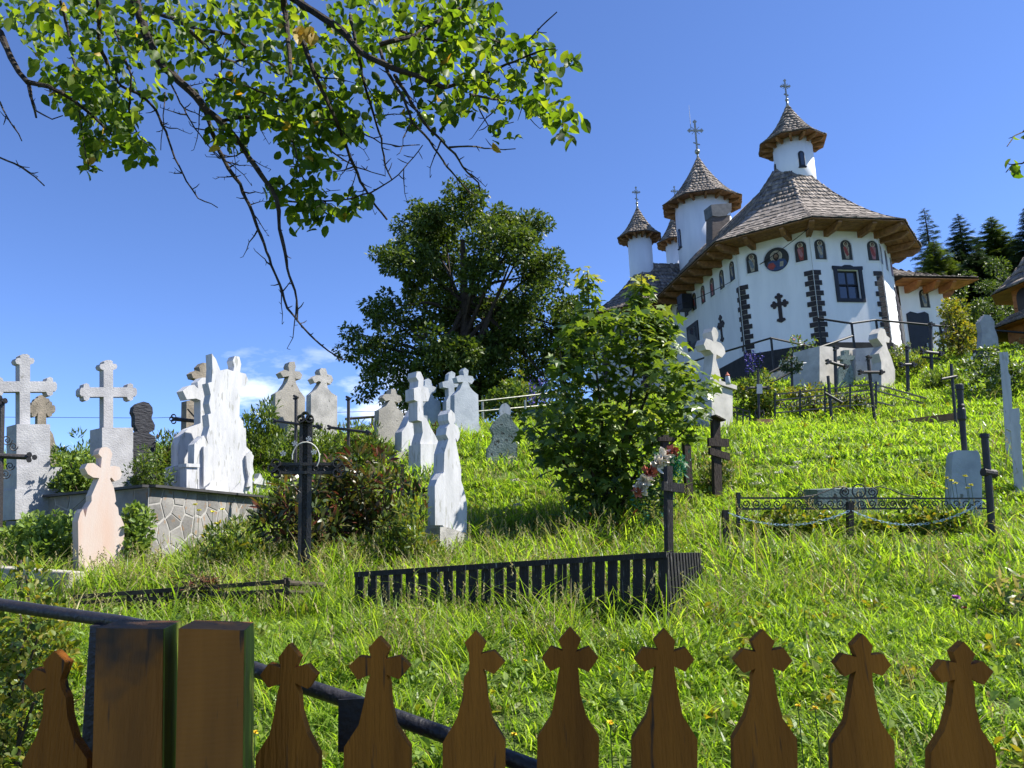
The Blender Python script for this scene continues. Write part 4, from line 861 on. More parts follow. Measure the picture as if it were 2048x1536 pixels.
# ------------------------------------------------------------------ the church
CO = Vector((12.39, 31.58, 8.4)); CA = math.radians(9); AP = 3.4; T8 = math.tan(math.radians(22.5))
CX = Vector((math.cos(CA), math.sin(CA), 0)); CY = Vector((-math.sin(CA), math.cos(CA), 0))
def C(x, y, z=0.0): return CO+CX*x+CY*y+Vector((0, 0, z))
church = thing('church', 'white church with dark quoins, shingled flared roofs and cross-topped towers', 'church', C(0, 3, 0))
HW = 4.47; LEND = 6.9; BACK = 19.0
hv = AP*T8
c1, c2, c3, c4 = (-AP, -hv), (-hv, -AP), (hv, -AP), (AP, -hv)
PA = Plane(C(*c1), 9-45); PB = Plane(C(*c2), 9); PC = Plane(C(*c3), 54); PLg = Plane(C(-AP, BACK), -81); PD = Plane(C(*c4), 99)
SIDE = 2*hv
def wallpanel(pl, L, hole=None, z0=-.05, z1=HW):
    b = MB()
    def q(u0, u1, a, b_): b.add([pl.w(u0, a), pl.w(u1, a), pl.w(u1, b_), pl.w(u0, b_)], [(0, 1, 2, 3)])
    if not hole: q(0, L, z0, z1)
    else:
        u0, u1, a, b_ = hole; q(0, u0, z0, z1); q(u1, L, z0, z1); q(u0, u1, z0, a); q(u0, u1, b_, z1)
        for (p0, p1) in (((u0, a), (u0, b_)), ((u0, b_), (u1, b_)), ((u1, b_), (u1, a)), ((u1, a), (u0, a))):
            b.add([pl.w(*p0), pl.w(*p1), pl.w(*p1, -.22), pl.w(*p0, -.22)], [(0, 1, 2, 3)])
    return b.build('wall', M['church_white'], church)
wu0, wz0 = PB.uv(1680, 597); wu1, wz1 = PB.uv(1716, 541)
wallpanel(PA, SIDE); wallpanel(PB, SIDE, (wu0, wu1, wz0, wz1)); wallpanel(PC, SIDE); wallpanel(PLg, BACK+hv); wallpanel(PD, BACK+hv)
# back wall
pbk = Plane(C(AP, BACK), 189); wallpanel(pbk, 2*AP)
def octv(cx, cy, r, k): a = math.radians(22.5+45*k); return (cx+r*math.cos(a), cy+r*math.sin(a))
# left side apse
WC = (-AP, 10.0); WA = 2.9; WR_ = WA/math.cos(math.radians(22.5))
wv = [(WC[0], WC[1]+WA), octv(*WC, WR_, 2), octv(*WC, WR_, 3), octv(*WC, WR_, 4), octv(*WC, WR_, 5), (WC[0], WC[1]-WA)]
wing_planes = []
for i in range(5):
    a, b_ = wv[i], wv[i+1]; A = C(*a); B = C(*b_); p = plane2(A, B); wing_planes.append((p, (B-A).length)); wallpanel(p, (B-A).length)
# black plinth round the foot
def ringpoly(off):
    o = [(-AP-off, BACK), (-AP-off, -(AP+off)*T8), (-(AP+off)*T8, -AP-off), ((AP+off)*T8, -AP-off), (AP+off, -(AP+off)*T8), (AP+off, BACK)]
    return o
b = MB(); b.prism([C(x, y, .0) for x, y in ringpoly(.10)], (0, 0, -1.6)); b.build('plinth', M['plinth'], church, bevel=.02)
b = MB(); b.prism([C(*q, -.02) for q in [(WC[0]+.2, WC[1]+WA+.1)]+[octv(*WC, WR_+.1, k) for k in (2, 3, 4, 5)]+[(WC[0]+.2, WC[1]-WA-.1)]], (0, 0, -1.6)); b.build('plinth', M['plinth'], church)
# window in the apse
wf = MB(); W_, H_ = wu1-wu0, wz1-wz0; cu, cz = (wu0+wu1)/2, (wz0+wz1)/2
def framebox(b, pl, u0, u1, z0, z1, out, th): b.prism([pl.w(u0, z0, out), pl.w(u1, z0, out), pl.w(u1, z1, out), pl.w(u0, z1, out)], -pl.n*th)
win = None
bb = MB(); fw = .14
framebox(bb, PB, wu0-fw, wu0, wz0-.14, wz1+.14, .05, .06); framebox(bb, PB, wu1, wu1+fw, wz0-.14, wz1+.14, .05, .06)
framebox(bb, PB, wu0, wu1, wz0-.14, wz0, .05, .06); bb.prism([PB.w(*q, .052) for q in ((wu0-fw-.04, wz1+.02), (wu1+fw+.04, wz1+.02), (wu1+fw+.04, wz1+.16), (cu+.25, wz1+.14), (cu+.12, wz1+.20), (cu-.12, wz1+.20), (cu-.25, wz1+.14), (wu0-fw-.04, wz1+.16))], -PB.n*.06)
win = bb.build('window', M['window_dark'], church, bevel=.008)
for i in range(2):
    for j in range(2):
        a0 = wu0+.05+i*(W_-.06)/2; a1 = a0+(W_-.10)/2-.02; b0 = wz0+.05+(0 if j == 0 else H_*.5); b1 = b0+H_*.5-.10
        bb = MB(); framebox(bb, PB, a0, a1, b0, b1, -.14, .01); bb.build('pane', M['glass'], win)
bb = MB(); framebox(bb, PB, cu-.025, cu+.025, wz0, wz1, -.11, .06); framebox(bb, PB, wu0, wu1, cz+H_*.02-.025, cz+H_*.02+.025, -.112, .05)
framebox(bb, PB, wu0, wu0+.05, wz0, wz1, -.105, .06); framebox(bb, PB, wu1-.05, wu1, wz0, wz1, -.105, .06); framebox(bb, PB, wu0, wu1, wz1-.05, wz1, -.108, .06); framebox(bb, PB, wu0, wu1, wz0, wz0+.05, -.108, .06)
bb.build('mullion', M['window_dark'], win)
# quoins: one L-shaped brick per course
def quoins(P, ud, vd, un, vn, n=14, z0=.02, h=.203, ztop=None, cat=church):
    for k in range(n):
        la = lb = .32 if k % 2 else .20; la += random.uniform(-.012, .012); lb += random.uniform(-.012, .012)
        z = z0+k*h; o = .030+random.uniform(-.005, .005)
        m_ = un+vn; m_ = m_*(o/(m_.dot(un)))
        base = [P+m_, P+ud*la+un*o, P+ud*la-un*.02, P-m_*.6, P+vd*lb-vn*.02, P+vd*lb+vn*o]
        b = MB(); b.prism([q+Vector((0, 0, z)) for q in base], (0, 0, h-.020)); b.build('brick', M['quoin'], cat)
for (p, qa, qb) in ((c1, PLg, PA), (c2, PA, PB), (c3, PB, PC), (c4, PC, PD)):
    quoins(C(*p), -qa.u, qb.u, qa.n, qb.n)
for i in (3, 4): quoins(C(*wv[i]), -wing_planes[i-1][0].u, wing_planes[i][0].u, wing_planes[i-1][0].n, wing_planes[i][0].n)
# dark crosses on the walls
def wallcross(pl, px, py, hh):
    u, z = pl.uv(px, py); s = hh/110
    pts = cross_px(0, -55, -14, 32, 6.5, 40, 8)
    low = [(6.5, 38), (14, 40), (16, 47), (9, 51), (0, 55), (-9, 51), (-16, 47), (-14, 40), (-6.5, 38)]
    pts = pts[1:-1]+low
    b = MB(); b.prism([pl.w(u+x*s, z-y*s, .035) for x, y in pts], -pl.n*.05); b.build('wall_cross', M['cross_brown'], church)
wallcross(PA, 1560, 616, 1.18); wallcross(PLg, 1443, 657, 1.18); wallcross(PLg, 1350, 717, 1.18); wallcross(PC, 1797, 617, 1.18)
# side window in the long wall
u0, z0 = PLg.uv(1378, 700); u1, z1 = PLg.uv(1396, 640)
bb = MB(); framebox(bb, PLg, u0, u1, min(z0, z1)-.1, max(z0, z1), .05, .08); ws = bb.build('window', M['window_dark'], church, bevel=.01)
bb = MB(); framebox(bb, PLg, u0+.2, u1-.2, min(z0, z1)+.15, max(z0, z1)-.2, .056, .01); bb.build('pane', M['glass'], ws)
# icons
ICM = [M['icon_ground'], M['icon_gold'], M['icon_skin'], M['icon_red'], M['icon_blue'], M['icon_cream'], M['icon_pink'], M['icon_grey'], M['icon_hair']]
def arch(w, h, n=8): return [(-w/2, -h/2), (w/2, -h/2)]+[(w/2*math.cos(math.pi*k/n), h/2-w/2+w/2*math.sin(math.pi*k/n)) for k in range(n+1)]
def disc(cx, cy, r, n=14, ry=None): return [(cx+r*math.cos(2*math.pi*k/n), cy+(ry or r)*math.sin(2*math.pi*k/n)) for k in range(n)]
def icon(pl, u, z, robe, mantle, w=.43, h=.80, parent=None):
    parent = parent or church; s = h/.66
    b = MB(); lay = [0.022]
    def flat(pts, mi): lay[0] += .0025; b.prism([pl.w(u+x*s, z+y*s, lay[0]) for x, y in pts], -pl.n*(lay[0]), mi)
    flat(arch(w/s, h/s), 0); flat(disc(0, .19, .085), 1)
    flat([(-.05, -.30), (.06, -.30), (.085, -.05), (.10, .08), (.05, .13), (-.05, .13), (-.10, .08), (-.08, -.08)], robe)
    flat([(-.10, .07), (-.04, .13), (.02, .02), (.07, -.16), (.0, -.22), (-.06, -.10)], mantle)
    flat([(.01, .03), (.05, .0), (.06, .06), (.03, .09)], 2)
    flat(disc(0, .20, .052, 12, .062), 8); flat(disc(0, .185, .036, 10, .048), 2)
    b.build('icon', ICM, parent)
    b = MB(); o = arch(w+.20, h+.20); i_ = arch(w+.06, h+.06); n = len(o)
    for k in range(n):
        j = (k+1) % n
        q = [pl.w(u+o[k][0], z+o[k][1], .002), pl.w(u+o[j][0], z+o[j][1], .002), pl.w(u+i_[j][0], z+i_[j][1], .03), pl.w(u+i_[k][0], z+i_[k][1], .03)]
        b.add(q, [(0, 1, 2, 3)]); b.add([q[3], q[2], pl.w(u+i_[j][0], z+i_[j][1], .0), pl.w(u+i_[k][0], z+i_[k][1], .0)], [(0, 1, 2, 3)])
    b.build('arch_moulding', M['church_white'], parent)
ZI = PB.uv(1692, 500)[1]
cyc = [(4, 5), (5, 4), (6, 3), (3, 5), (7, 3)]
for px, rb in ((1640, (7, 5)), (1692, (5, 3)), (1745, (6, 3))): icon(PB, PB.uv(px, 500)[0], ZI, *rb)
for px, rb in ((1503, (5, 7)), (1603, (3, 6))): icon(PA, PA.uv(px, 515)[0], ZI, *rb)
for k, f in enumerate((.14, .5, .86)): icon(PC, SIDE*f, ZI, *cyc[k])
ul0 = BACK+hv
for k in range(9): icon(PLg, ul0-.55-1.02*k, ZI, *cyc[k % 5])
for p, L in wing_planes[2:4]:
    for f in (.22, .5, .78): icon(p, L*f, ZI, *cyc[int(f*10) % 5])
# medallion
u, z = PA.uv(1553, 519); b = MB(); ly = [.02]
def fl(pts, mi): ly[0] += .003; b.prism([PA.w(u+x*1.09*(mi != 0)+x*(mi == 0), z+y*1.09*(mi != 0)+y*(mi == 0), ly[0]) for x, y in pts], -PA.n*ly[0], mi)
R = .48
fl(disc(0, 0, R, 28), 0); fl(disc(0, .11, .215, 20), 1); fl(disc(0, .11, .195, 20), 5)
fl([(-.36, -.24), (-.30, -.05), (-.14, .0), (.0, -.06), (.14, .0), (.30, -.05), (.37, -.22), (.22, -.37), (0, -.43), (-.22, -.37)], 4)
fl([(-.34, -.22), (-.27, -.10), (-.12, -.10), (-.04, -.24), (-.14, -.36), (-.24, -.33)], 3)
fl([(.10, -.30), (.22, -.30), (.24, -.12), (.12, -.12)], 5)
fl(disc(0, .10, .105, 14, .145), 8); fl(disc(0, .09, .068, 12, .10), 2); fl([(-.06, .06), (.06, .06), (.04, -.04), (0, -.07), (-.04, -.04)], 8); fl(disc(0, .03, .022, 8, .01), 2)
b.build('medallion_icon', ICM, church, label='round painted icon of a haloed figure on the shaded wall')
b = MB(); n = 28; o = disc(0, 0, R+.10, n); i_ = disc(0, 0, R+.03, n)
for k in range(n):
    j = (k+1) % n; q = [PA.w(u+o[k][0], z+o[k][1], .003), PA.w(u+o[j][0], z+o[j][1], .003), PA.w(u+i_[j][0], z+i_[j][1], .028), PA.w(u+i_[k][0], z+i_[k][1], .028)]
    b.add(q, [(0, 1, 2, 3)])
b.build('medallion_rim', M['church_white'], church)

# ---- roofs
OVR = 1.12; ZE = 4.51
SH_ALL = []; SH_OBJ = []
def addshingle(store, P, t, s, n, w, L): store.append((P, t, s, n, w, L))
def shverts():
    return np.array([(-.5, 0, .0), (.5, 0, .0), (.5, 1, .0), (-.5, 1, .0), (-.5, 0, 1.), (.5, 0, 1.), (.5, 1, .25), (-.5, 1, .25)]), np.array([(0, 3, 2, 1), (4, 5, 6, 7), (0, 1, 5, 4), (1, 2, 6, 5), (2, 3, 7, 6), (3, 0, 4, 7)])
SHV, SHF = shverts()
sh_me = bpy.data.meshes.new('shingle'); sh_me.from_pydata(SHV.tolist(), [], SHF.tolist()); sh_me.materials.append(M['shingle'])
def build_shingles(name, store, parent, th=.034):
    if not store: return
    P = np.array([s[0] for s in store]); t = np.array([s[1] for s in store]); sl_ = np.array([s[2] for s in store]); n_ = np.array([s[3] for s in store])
    w = np.array([s[4] for s in store])[:, None, None]; L = np.array([s[5] for s in store])[:, None, None]; hh = th*RNG.uniform(.7, 1.4, len(store))[:, None, None]
    V = P[:, None]+SHV[None, :, 0:1]*w*t[:, None]+SHV[None, :, 1:2]*L*sl_[:, None]+SHV[None, :, 2:3]*hh*n_[:, None]
    Fa = (SHF[None]+(np.arange(len(store))*8)[:, None, None]).reshape(-1, 4)
    o = npmesh(name, V.reshape(-1, 3), Fa, M['shingle'], parent); o['kind'] = 'stuff'; return o
def shingle_objects(store, parent):
    for P, t, s, n, w, L in store:
        h = .034*random.uniform(.7, 1.4)
        Mx = Matrix(((t.x*w, s.x*L, n.x*h, P.x), (t.y*w, s.y*L, n.y*h, P.y), (t.z*w, s.z*L, n.z*h, P.z), (0, 0, 0, 1))); link('shingle', sh_me, parent, Mx)
def profile(re, ze, zr, rows, r0=0.0, k=.45, rt=0.0):
    f = lambda r: ze+(zr-ze)*(k*((re-r)/(re-rt))+(1-k)*((re-r)/(re-rt))**2)
    rs = np.linspace(re, r0, 400); zs = np.array([f(r) for r in rs]); d = np.r_[0, np.cumsum(np.hypot(np.diff(rs), np.diff(zs)))]
    q = np.linspace(0, d[-1], rows+1); return [(float(np.interp(x, d, rs)), float(np.interp(x, d, zs))) for x in q]
def roof_facet(org, ang, prof, lo, hi, store, deck, sw=.17, big=None, bigrows=0, shingle=True, step=None):
    """org: world xy origin, ang: heading of outward normal (radians), lo/hi(r): tangential limits"""
    nh = Vector((math.cos(ang), math.sin(ang), 0)); th = Vector((-math.sin(ang), math.cos(ang), 0))
    for k in range(len(prof)-1):
        (r0, z0), (r1, z1) = prof[k], prof[k+1]
        pt = lambda r, z, t_: org+nh*r+th*t_+Vector((0, 0, z))
        deck.add([pt(r0, z0-.01, lo(r0)), pt(r0, z0-.01, hi(r0)), pt(r1, z1-.01, hi(r1)), pt(r1, z1-.01, lo(r1))], [(0, 1, 2, 3)])
        if not shingle: continue
        s = (nh*(r1-r0)+Vector((0, 0, z1-z0))); L = s.length; s.normalize(); n_ = th.cross(s)
        if n_.z < 0: n_ = -n_
        a, b_ = lo(r0)+(lo(r1)-lo(r0))*.25, hi(r0)+(hi(r1)-hi(r0))*.25
        cnt = max(1, int(round((b_-a)/sw))); ed = np.linspace(a, b_, cnt+1); ed[1:-1] += RNG.uniform(-.32, .32, cnt-1)*(b_-a)/cnt
        for j in range(cnt):
            w = ed[j+1]-ed[j]; m_ = (ed[j]+ed[j+1])/2; jit = RNG.uniform(-.035, .03)*min(1, L/.35)
            P = pt(r0, z0, m_)+s*jit
            (big if (big is not None and k < bigrows) else store).append((P, th, s, n_, w*.96, L*1.12))
def to_tower(): pass
rest = []; near = []; deck = MB()
RE = AP+OVR; prf = profile(RE, ZE, ZE+4.2, 17, .55, .52, .55); RTK = next(i for i, q in enumerate(prf) if q[1] > ZE+3.15); RT_ = prf[RTK][0]
org = CO.copy()
hipt = lambda r: r*T8
roof_facet(org, CA+math.radians(-90), prf, lambda r: -hipt(r), hipt, rest, deck, .15, near, 8)
roof_facet(org, CA+math.radians(-135), prf, lambda r: -hipt(r), hipt, rest, deck, .15, near, 8)
roof_facet(org, CA+math.radians(-45), prf, lambda r: -hipt(r), hipt, rest, deck, .17)
roof_facet(org, CA+math.radians(180), prf[:RTK+1], lambda r: -BACK-1+r*.9, hipt, rest, deck, .2)
roof_facet(org, CA, prf[:RTK+1], lambda r: -hipt(r), lambda r: BACK+1-r*.9, rest, deck, .3, shingle=False)
for a_ in (0, 45, 90, 135, 180): roof_facet(org, CA+math.radians(a_), prf[RTK:], lambda r: -hipt(r), hipt, rest, deck, .16)
ZR_ = prf[RTK][1]-.012
deck.add([CO+CX*-RT_+CY*0+Vector((0, 0, ZR_)), CO+CX*RT_+Vector((0, 0, ZR_)), CO+CX*RT_+CY*(BACK+.1)+Vector((0, 0, ZR_)), CO+CX*-RT_+CY*(BACK+.1)+Vector((0, 0, ZR_))], [(0, 1, 2, 3)])
# left wing roof
wre = WA+OVR; wprf = profile(wre, ZE-.05, ZE+3.5, 14, 0.0); worg = C(*WC)
for a_, lo, hi in ((-135, lambda r: -hipt(r), hipt), (180, lambda r: -hipt(r), hipt), (135, lambda r: -hipt(r), hipt), (-90, lambda r: -hipt(r), lambda r: AP), (90, lambda r: -AP, hipt)):
    roof_facet(worg, CA+math.radians(a_), wprf, lo, hi, rest, deck, .18)
roof = deck.build('roof', M['roof_deck'], church)
near = sorted(near, key=lambda q: (q[0]-EYE).length)
shingle_objects(near[:300], roof); build_shingles('shingles', rest+near[300:], roof)
# soffit boards and brackets
def eaves(pl, L, ends, spacing=.92, hip=(True, True)):
    for k in range(5):
        o0 = .02+k*.217; o1 = o0+.204
        e = lambda o, s: (-o*T8 if s else 0)
        u00 = -o0*T8 if hip[0] else 0; u01 = -o1*T8 if hip[0] else 0; u10 = L+(o0*T8 if hip[1] else 0); u11 = L+(o1*T8 if hip[1] else 0)
        z = HW-.035+k*.004
        b = MB(); b.prism([pl.w(u00, z, o0), pl.w(u10, z, o0), pl.w(u11, z, o1), pl.w(u01, z, o1)], (0, 0, .03)); b.build('soffit_board', M['timber'], church)
    n = max(1, int(round(L/spacing)))
    us = [L*(i+.5)/n for i in range(n)]
    for u in us:
        side = [(-.05, HW-.28), (-.05, HW-.045), (1.03, HW-.045), (1.03, HW-.11), (.76, HW-.28)]
        b = MB(); b.prism([pl.w(u-.085, z, o) for o, z in side], pl.u*.17); b.build('bracket', M['timber'], church, bevel=.008)
def hipbracket(p, na, nb):
    d = (na+nb).normalized(); P = C(*p); s = Vector((-d.y, d.x, 0))
    side = [(-.05, HW-.30), (-.05, HW-.046), (1.11, HW-.046), (1.11, HW-.12), (.84, HW-.30)]
    b = MB(); b.prism([P+d*o-s*.09+Vector((0, 0, z)) for o, z in side], s*.18); b.build('bracket', M['timber'], church, bevel=.008)
eaves(PA, SIDE, 0, 1.4); eaves(PB, SIDE, 0, 1.4); eaves(PC, SIDE, 0, 1.4); eaves(PLg, BACK+hv, 0, 1.0, (False, True)); eaves(PD, 8.0, 0, 1.0, (True, False))
for p, na, nb in ((c1, PLg.n, PA.n), (c2, PA.n, PB.n), (c3, PB.n, PC.n), (c4, PC.n, PD.n)): hipbracket(p, na, nb)
for i in range(5): eaves(wing_planes[i][0], wing_planes[i][1], 0, 1.2, (i > 0, i < 4))
# ---- towers
def tower(P, zbot, zeave, zapex, rd, re, wins, crossh, rows=11, seg=8, cross_w=.5):
    """P world xy of axis; heights absolute"""
    ax = Vector((P[0], P[1], 0))
    b = MB(); b.lathe(ax, [(rd*1.0, zbot), (rd, zeave+.05)], 32); drum = b.build('tower_drum', M['church_white'], church)
    for p_ in drum.data.polygons: p_.use_smooth = len(p_.vertices) == 4
    prf_ = profile(re, zeave, zapex, rows, .04, .42); deck_ = MB(); st = []
    tt = math.tan(math.pi/seg)
    for k in range(seg):
        roof_facet(ax, CA+2*math.pi*(k+.5)/seg, prf_, lambda r: -r*tt, lambda r: r*tt, st, deck_, .17)
        # soffit wedge
        a0 = CA+2*math.pi*k/seg; a1 = CA+2*math.pi*(k+1)/seg; rr_ = re/math.cos(math.pi/seg)
        deck_.add([ax+Vector((rd*.9*math.cos(a0), rd*.9*math.sin(a0), zeave+.03)), ax+Vector((rr_*math.cos(a0), rr_*math.sin(a0), zeave-.035)), ax+Vector((rr_*math.cos(a1), rr_*math.sin(a1), zeave-.035)), ax+Vector((rd*.9*math.cos(a1), rd*.9*math.sin(a1), zeave+.03))], [(0, 1, 2, 3)], 1)
        deck_.add([ax+Vector((rr_*math.cos(a0), rr_*math.sin(a0), zeave-.036)), ax+Vector((rr_*math.cos(a1), rr_*math.sin(a1), zeave-.036)), ax+Vector((rr_*math.cos(a1), rr_*math.sin(a1), zeave-.0)), ax+Vector((rr_*math.cos(a0), rr_*math.sin(a0), zeave-.0))], [(0, 1, 2, 3)], 0)
    tr = deck_.build('tower_roof', [M['roof_deck'], M['timber']], church); build_shingles('shingles', st, tr)
    nb = 16 if rd > 1.2 else 14
    for k in range(nb):
        a = CA+2*math.pi*(k+.25)/nb; d = Vector((math.cos(a), math.sin(a), 0)); s = Vector((-d.y, d.x, 0))
        b = MB(); b.prism([ax+d*o-s*.05+Vector((0, 0, zeave+z)) for o, z in ((rd-.05, -.20), (rd-.05, -.02), (re*.96, -.045), (re*.96, -.10), (rd+(re-rd)*.7, -.19))], s*.10); b.build('bracket', M['timber'], tr)
    for px, wz, wh, ww in wins:
        # window column: heading that puts it under this pixel
        best = None
        for kk in range(720):
            a = math.radians(kk/2); q = ax+Vector((rd*math.cos(a), rd*math.sin(a), wz))
            if (q-EYE).xy.dot(Vector((math.cos(a), math.sin(a)))) > 0: continue
            e = abs(proj(q)[0]-px)
            if best is None or e < best[0]: best = (e, a)
        a = best[1]; pw = Plane(ax+Vector((rd*math.cos(a), rd*math.sin(a), wz)), math.degrees(a)+90)
        b = MB(); b.prism([pw.w(x, y, .02) for x, y in arch(ww, wh)], -pw.n*.08); wn_ = b.build('window', M['window_dark'], drum)
        b = MB(); b.prism([pw.w(x+.02, y, .026) for x, y in arch(ww*.55, wh*.8)], -pw.n*.01); b.build('pane', M['glass'], wn_)
        b = MB(); b.prism([pw.w(x, y, .07) for x, y in ((-ww*.62, -wh/2-.05), (ww*.62, -wh/2-.05), (ww*.62, -wh/2), (-ww*.62, -wh/2))], -pw.n*.12); b.build('sill', M['window_dark'], wn_)
    # finial: collar, ball, budded metal cross
    top = ax+Vector((0, 0, zapex)); s = crossh/2.0
    b = MB(); b.lathe(top, [(.10, -.22), (.05, .02), (.05, .12)], 10); b.build('collar', M['metal_pale'], tr, smooth=True)
    b = MB(); b.lathe(top+Vector((0, 0, .12)), [(.02, 0), (.11*s, .03*s), (.16*s, .13*s), (.16*s, .19*s), (.11*s, .29*s), (.02, .32*s)], 14); b.build('ball', M['metal_pale'], tr, smooth=True)
    pc = Plane(top+Vector((0, 0, .12+.3*s)), 4); H = crossh; b = MB()
    bar = lambda q: b.prism([pc.w(x, y, .03) for x, y in q], -pc.n*.06)
    cw = .045*s*1.1
    pts = cross_px(0, -H, -H*.64, cross_w*H*.5, cw, 0, cw*1.5)
    bar([(x, -y) for x, y in pts])
    b.beam(pc.w(-H*.10, H*.24, 0), pc.w(H*.10, H*.16, 0), .05, .05)
    for a in (45, 135, 225, 315): b.beam(pc.w(.03*math.cos(math.radians(a)), H*.64+.03*math.sin(math.radians(a))), pc.w(.17*H*math.cos(math.radians(a)), H*.64+.17*H*math.sin(math.radians(a))), .022, .03)
    b.build('cross', M['metal_pale'], tr)
    return tr
def pxz(px, py, d): return at(px, py, d).z
d = 31.3; P = at(1584, 290, d)
tower((P.x, P.y), 15.0, pxz(1582, 291, d), pxz(1575, 208, d), .82, 1.36, [(1603, pxz(1603, 318, d-.8), .72, .26), (1551, pxz(1551, 331, d-.5), .72, .26)], .95)
d = 40.6; P = at(1404, 410, d)
trm = tower((P.x, P.y), 13.2, pxz(1404, 413, d), pxz(1400, 312, d), 1.50, 2.12, [(1359, pxz(1359, 467, d-1), 1.1, .36), (1421, pxz(1421, 458, d-1.4), 1.1, .36)], 1.85, 13)
b = MB(); q = at(1394, 245, d); b.tube([Vector((P.x-.25, P.y, q.z-.4)), Vector((P.x-.25, P.y, pxz(1391, 210, d)))], [.02, .006], 5); b.build('lightning_rod', M['metal_pale'], trm)
d = 41.0; P = at(1279, 480, d)
tower((P.x, P.y), 12.6, pxz(1279, 477, d), pxz(1275, 413, d), .66, 1.18, [], .95)
d = 47.5; P = at(1356, 470, d)
tower((P.x, P.y), 12.6, pxz(1356, 488, d), pxz(1356, 408, d), .85, 1.35, [], 1.0)
# chimney on the nave slope
Pc = Plane(at(1441, 490, 36.0), 16)
b = MB(); b.prism([Pc.pt(x, y) for x, y in ((1425, 432), (1460, 430), (1460, 580), (1425, 580))], -Pc.n*.62); ch = b.build('chimney', M['chimney_brick'], church)
b = MB(); b.prism([Pc.pt(x, y)+Pc.n*.05 for x, y in ((1421, 410), (1462, 407), (1462, 422), (1452, 432), (1436, 434), (1424, 432))], -Pc.n*.72); b.build('chimney_cap', M['chimney_cement'], ch)
# ---- right annex with door
DA = 33.0; A = at(1813, 690, DA); pa = Plane(Vector((A.x, A.y, 8.4)), 9)
ua = 0.0; ub = pa.uv(1893, 640)[0]; za = pa.uv(1850, 590)[1]+.15
annex_h = pa.uv(1850, 575)[1]+.05
wallpanel(pa, ub, None, -1, annex_h); ps = Plane(pa.w(ub, 0), 99); wallpanel(ps, 4.5, None, -1, annex_h)
quoins(pa.w(ub, 0), -pa.u, ps.u, pa.n, ps.n, 10, .02)
u, z = pa.uv(1848, 597); icon(pa, u, z, 5, 7, .44, .84)
u0 = pa.uv(1820, 660)[0]; u1 = pa.uv(1857, 660)[0]; zd = pa.uv(1838, 628)[1]
bb = MB(); bb.prism([pa.w(*q, .05) for q in ((u0-.08, -.4), (u1+.08, -.4), (u1+.08, zd), (u1-.1, zd+.10), ((u0+u1)/2, zd+.02), (u0+.1, zd+.10), (u0-.08, zd))], -pa.n*.06); dr = bb.build('door', M['window_dark'], church, bevel=.01)
bb = MB(); framebox(bb, pa, u1-.25, u1-.18, .9, 1.05, .09, .05); bb.build('handle', M['metal_pale'], dr)
dk = MB(); st = []
e0, e1 = -.6, ub+1.05; zr_ = annex_h+.10
rows_ = profile(2.9, zr_, zr_+1.6, 10, .5, .55)
o_ = pa.w(0, 0)-pa.n*1.85; o_.z = 0; zz0 = 8.4
prf2 = [(r, z+zz0) for r, z in rows_]
roof_facet(o_, math.atan2(pa.n.y, pa.n.x), prf2, lambda r: e0, lambda r: e1-(2.9-r)*1.0, st, dk, .22)
o2 = pa.w(e1-2.9, 0)-pa.n*1.85; o2.z = 0
roof_facet(o2, math.atan2(pa.u.y, pa.u.x), prf2, lambda r: -r, lambda r: 4, st, dk, .22)
ra = dk.build('annex_roof', M['roof_deck'], church); build_shingles('shingles', st, ra)
for k in range(5):
    b = MB(); o0 = .02+.205*k; b.prism([pa.w(-.5, annex_h-.02+.003*k, o0), pa.w(ub+o0, annex_h-.02+.003*k, o0), pa.w(ub+o0+.2, annex_h-.02+.003*k, o0+.195), pa.w(-.5, annex_h-.02+.003*k, o0+.195)], (0, 0, .03)); b.build('soffit_board', M['timber_orange'], church)
    b = MB(); b.prism([ps.w(-o0, annex_h-.018+.003*k, o0), ps.w(4, annex_h-.018+.003*k, o0), ps.w(4, annex_h-.018+.003*k, o0+.195), ps.w(-o0-.2, annex_h-.018+.003*k, o0+.195)], (0, 0, .03)); b.build('soffit_board', M['timber_orange'], church)
for pl_, us in ((pa, (.35, 1.25, ub-.1)), (ps, (.5, 1.5, 2.5))):
    for u in us:
        b = MB(); b.prism([pl_.w(u-.09, z, o) for o, z in ((-.05, annex_h-.34), (-.05, annex_h-.03), (.95, annex_h-.03), (.95, annex_h-.10), (.7, annex_h-.34))], pl_.u*.18); b.build('bracket', M['timber_orange'], church, bevel=.008)
# loudspeaker, floodlight, lightning cables, wire
u, z = PLg.uv(1385, 606); t = thing('loudspeaker', 'black loudspeaker box hung under the church eaves', 'loudspeaker', PLg.w(u, z, .4))
b = MB(); b.prism([PLg.w(u-.3, z-.36, .12), PLg.w(u+.3, z-.36, .12), PLg.w(u+.3, z+.36, .12), PLg.w(u-.3, z+.36, .12)], PLg.n*.5); b.build('box', M['window_dark'], t, bevel=.02)
b = MB(); b.beam(PLg.w(u, z, -.05), PLg.w(u, z, .14), .08, .08); b.build('bracket', M['iron'], t)
u, z = PC.uv(1787, 499); t = thing('floodlight', 'weathered white floodlight box on the church corner under the eaves', 'floodlight', PC.w(u, z, .3))
b = MB(); b.prism([PC.w(u-.2, z-.28, .08), PC.w(u+.12, z-.28, .08), PC.w(u+.16, z+.28, .08), PC.w(u-.16, z+.28, .08)], PC.n*.38); b.build('housing', M['cream_stone'], t, bevel=.02)
b = MB(); b.beam(PC.w(u, z, -.05), PC.w(u, z, .1), .06, .06); b.build('bracket', M['iron'], t)
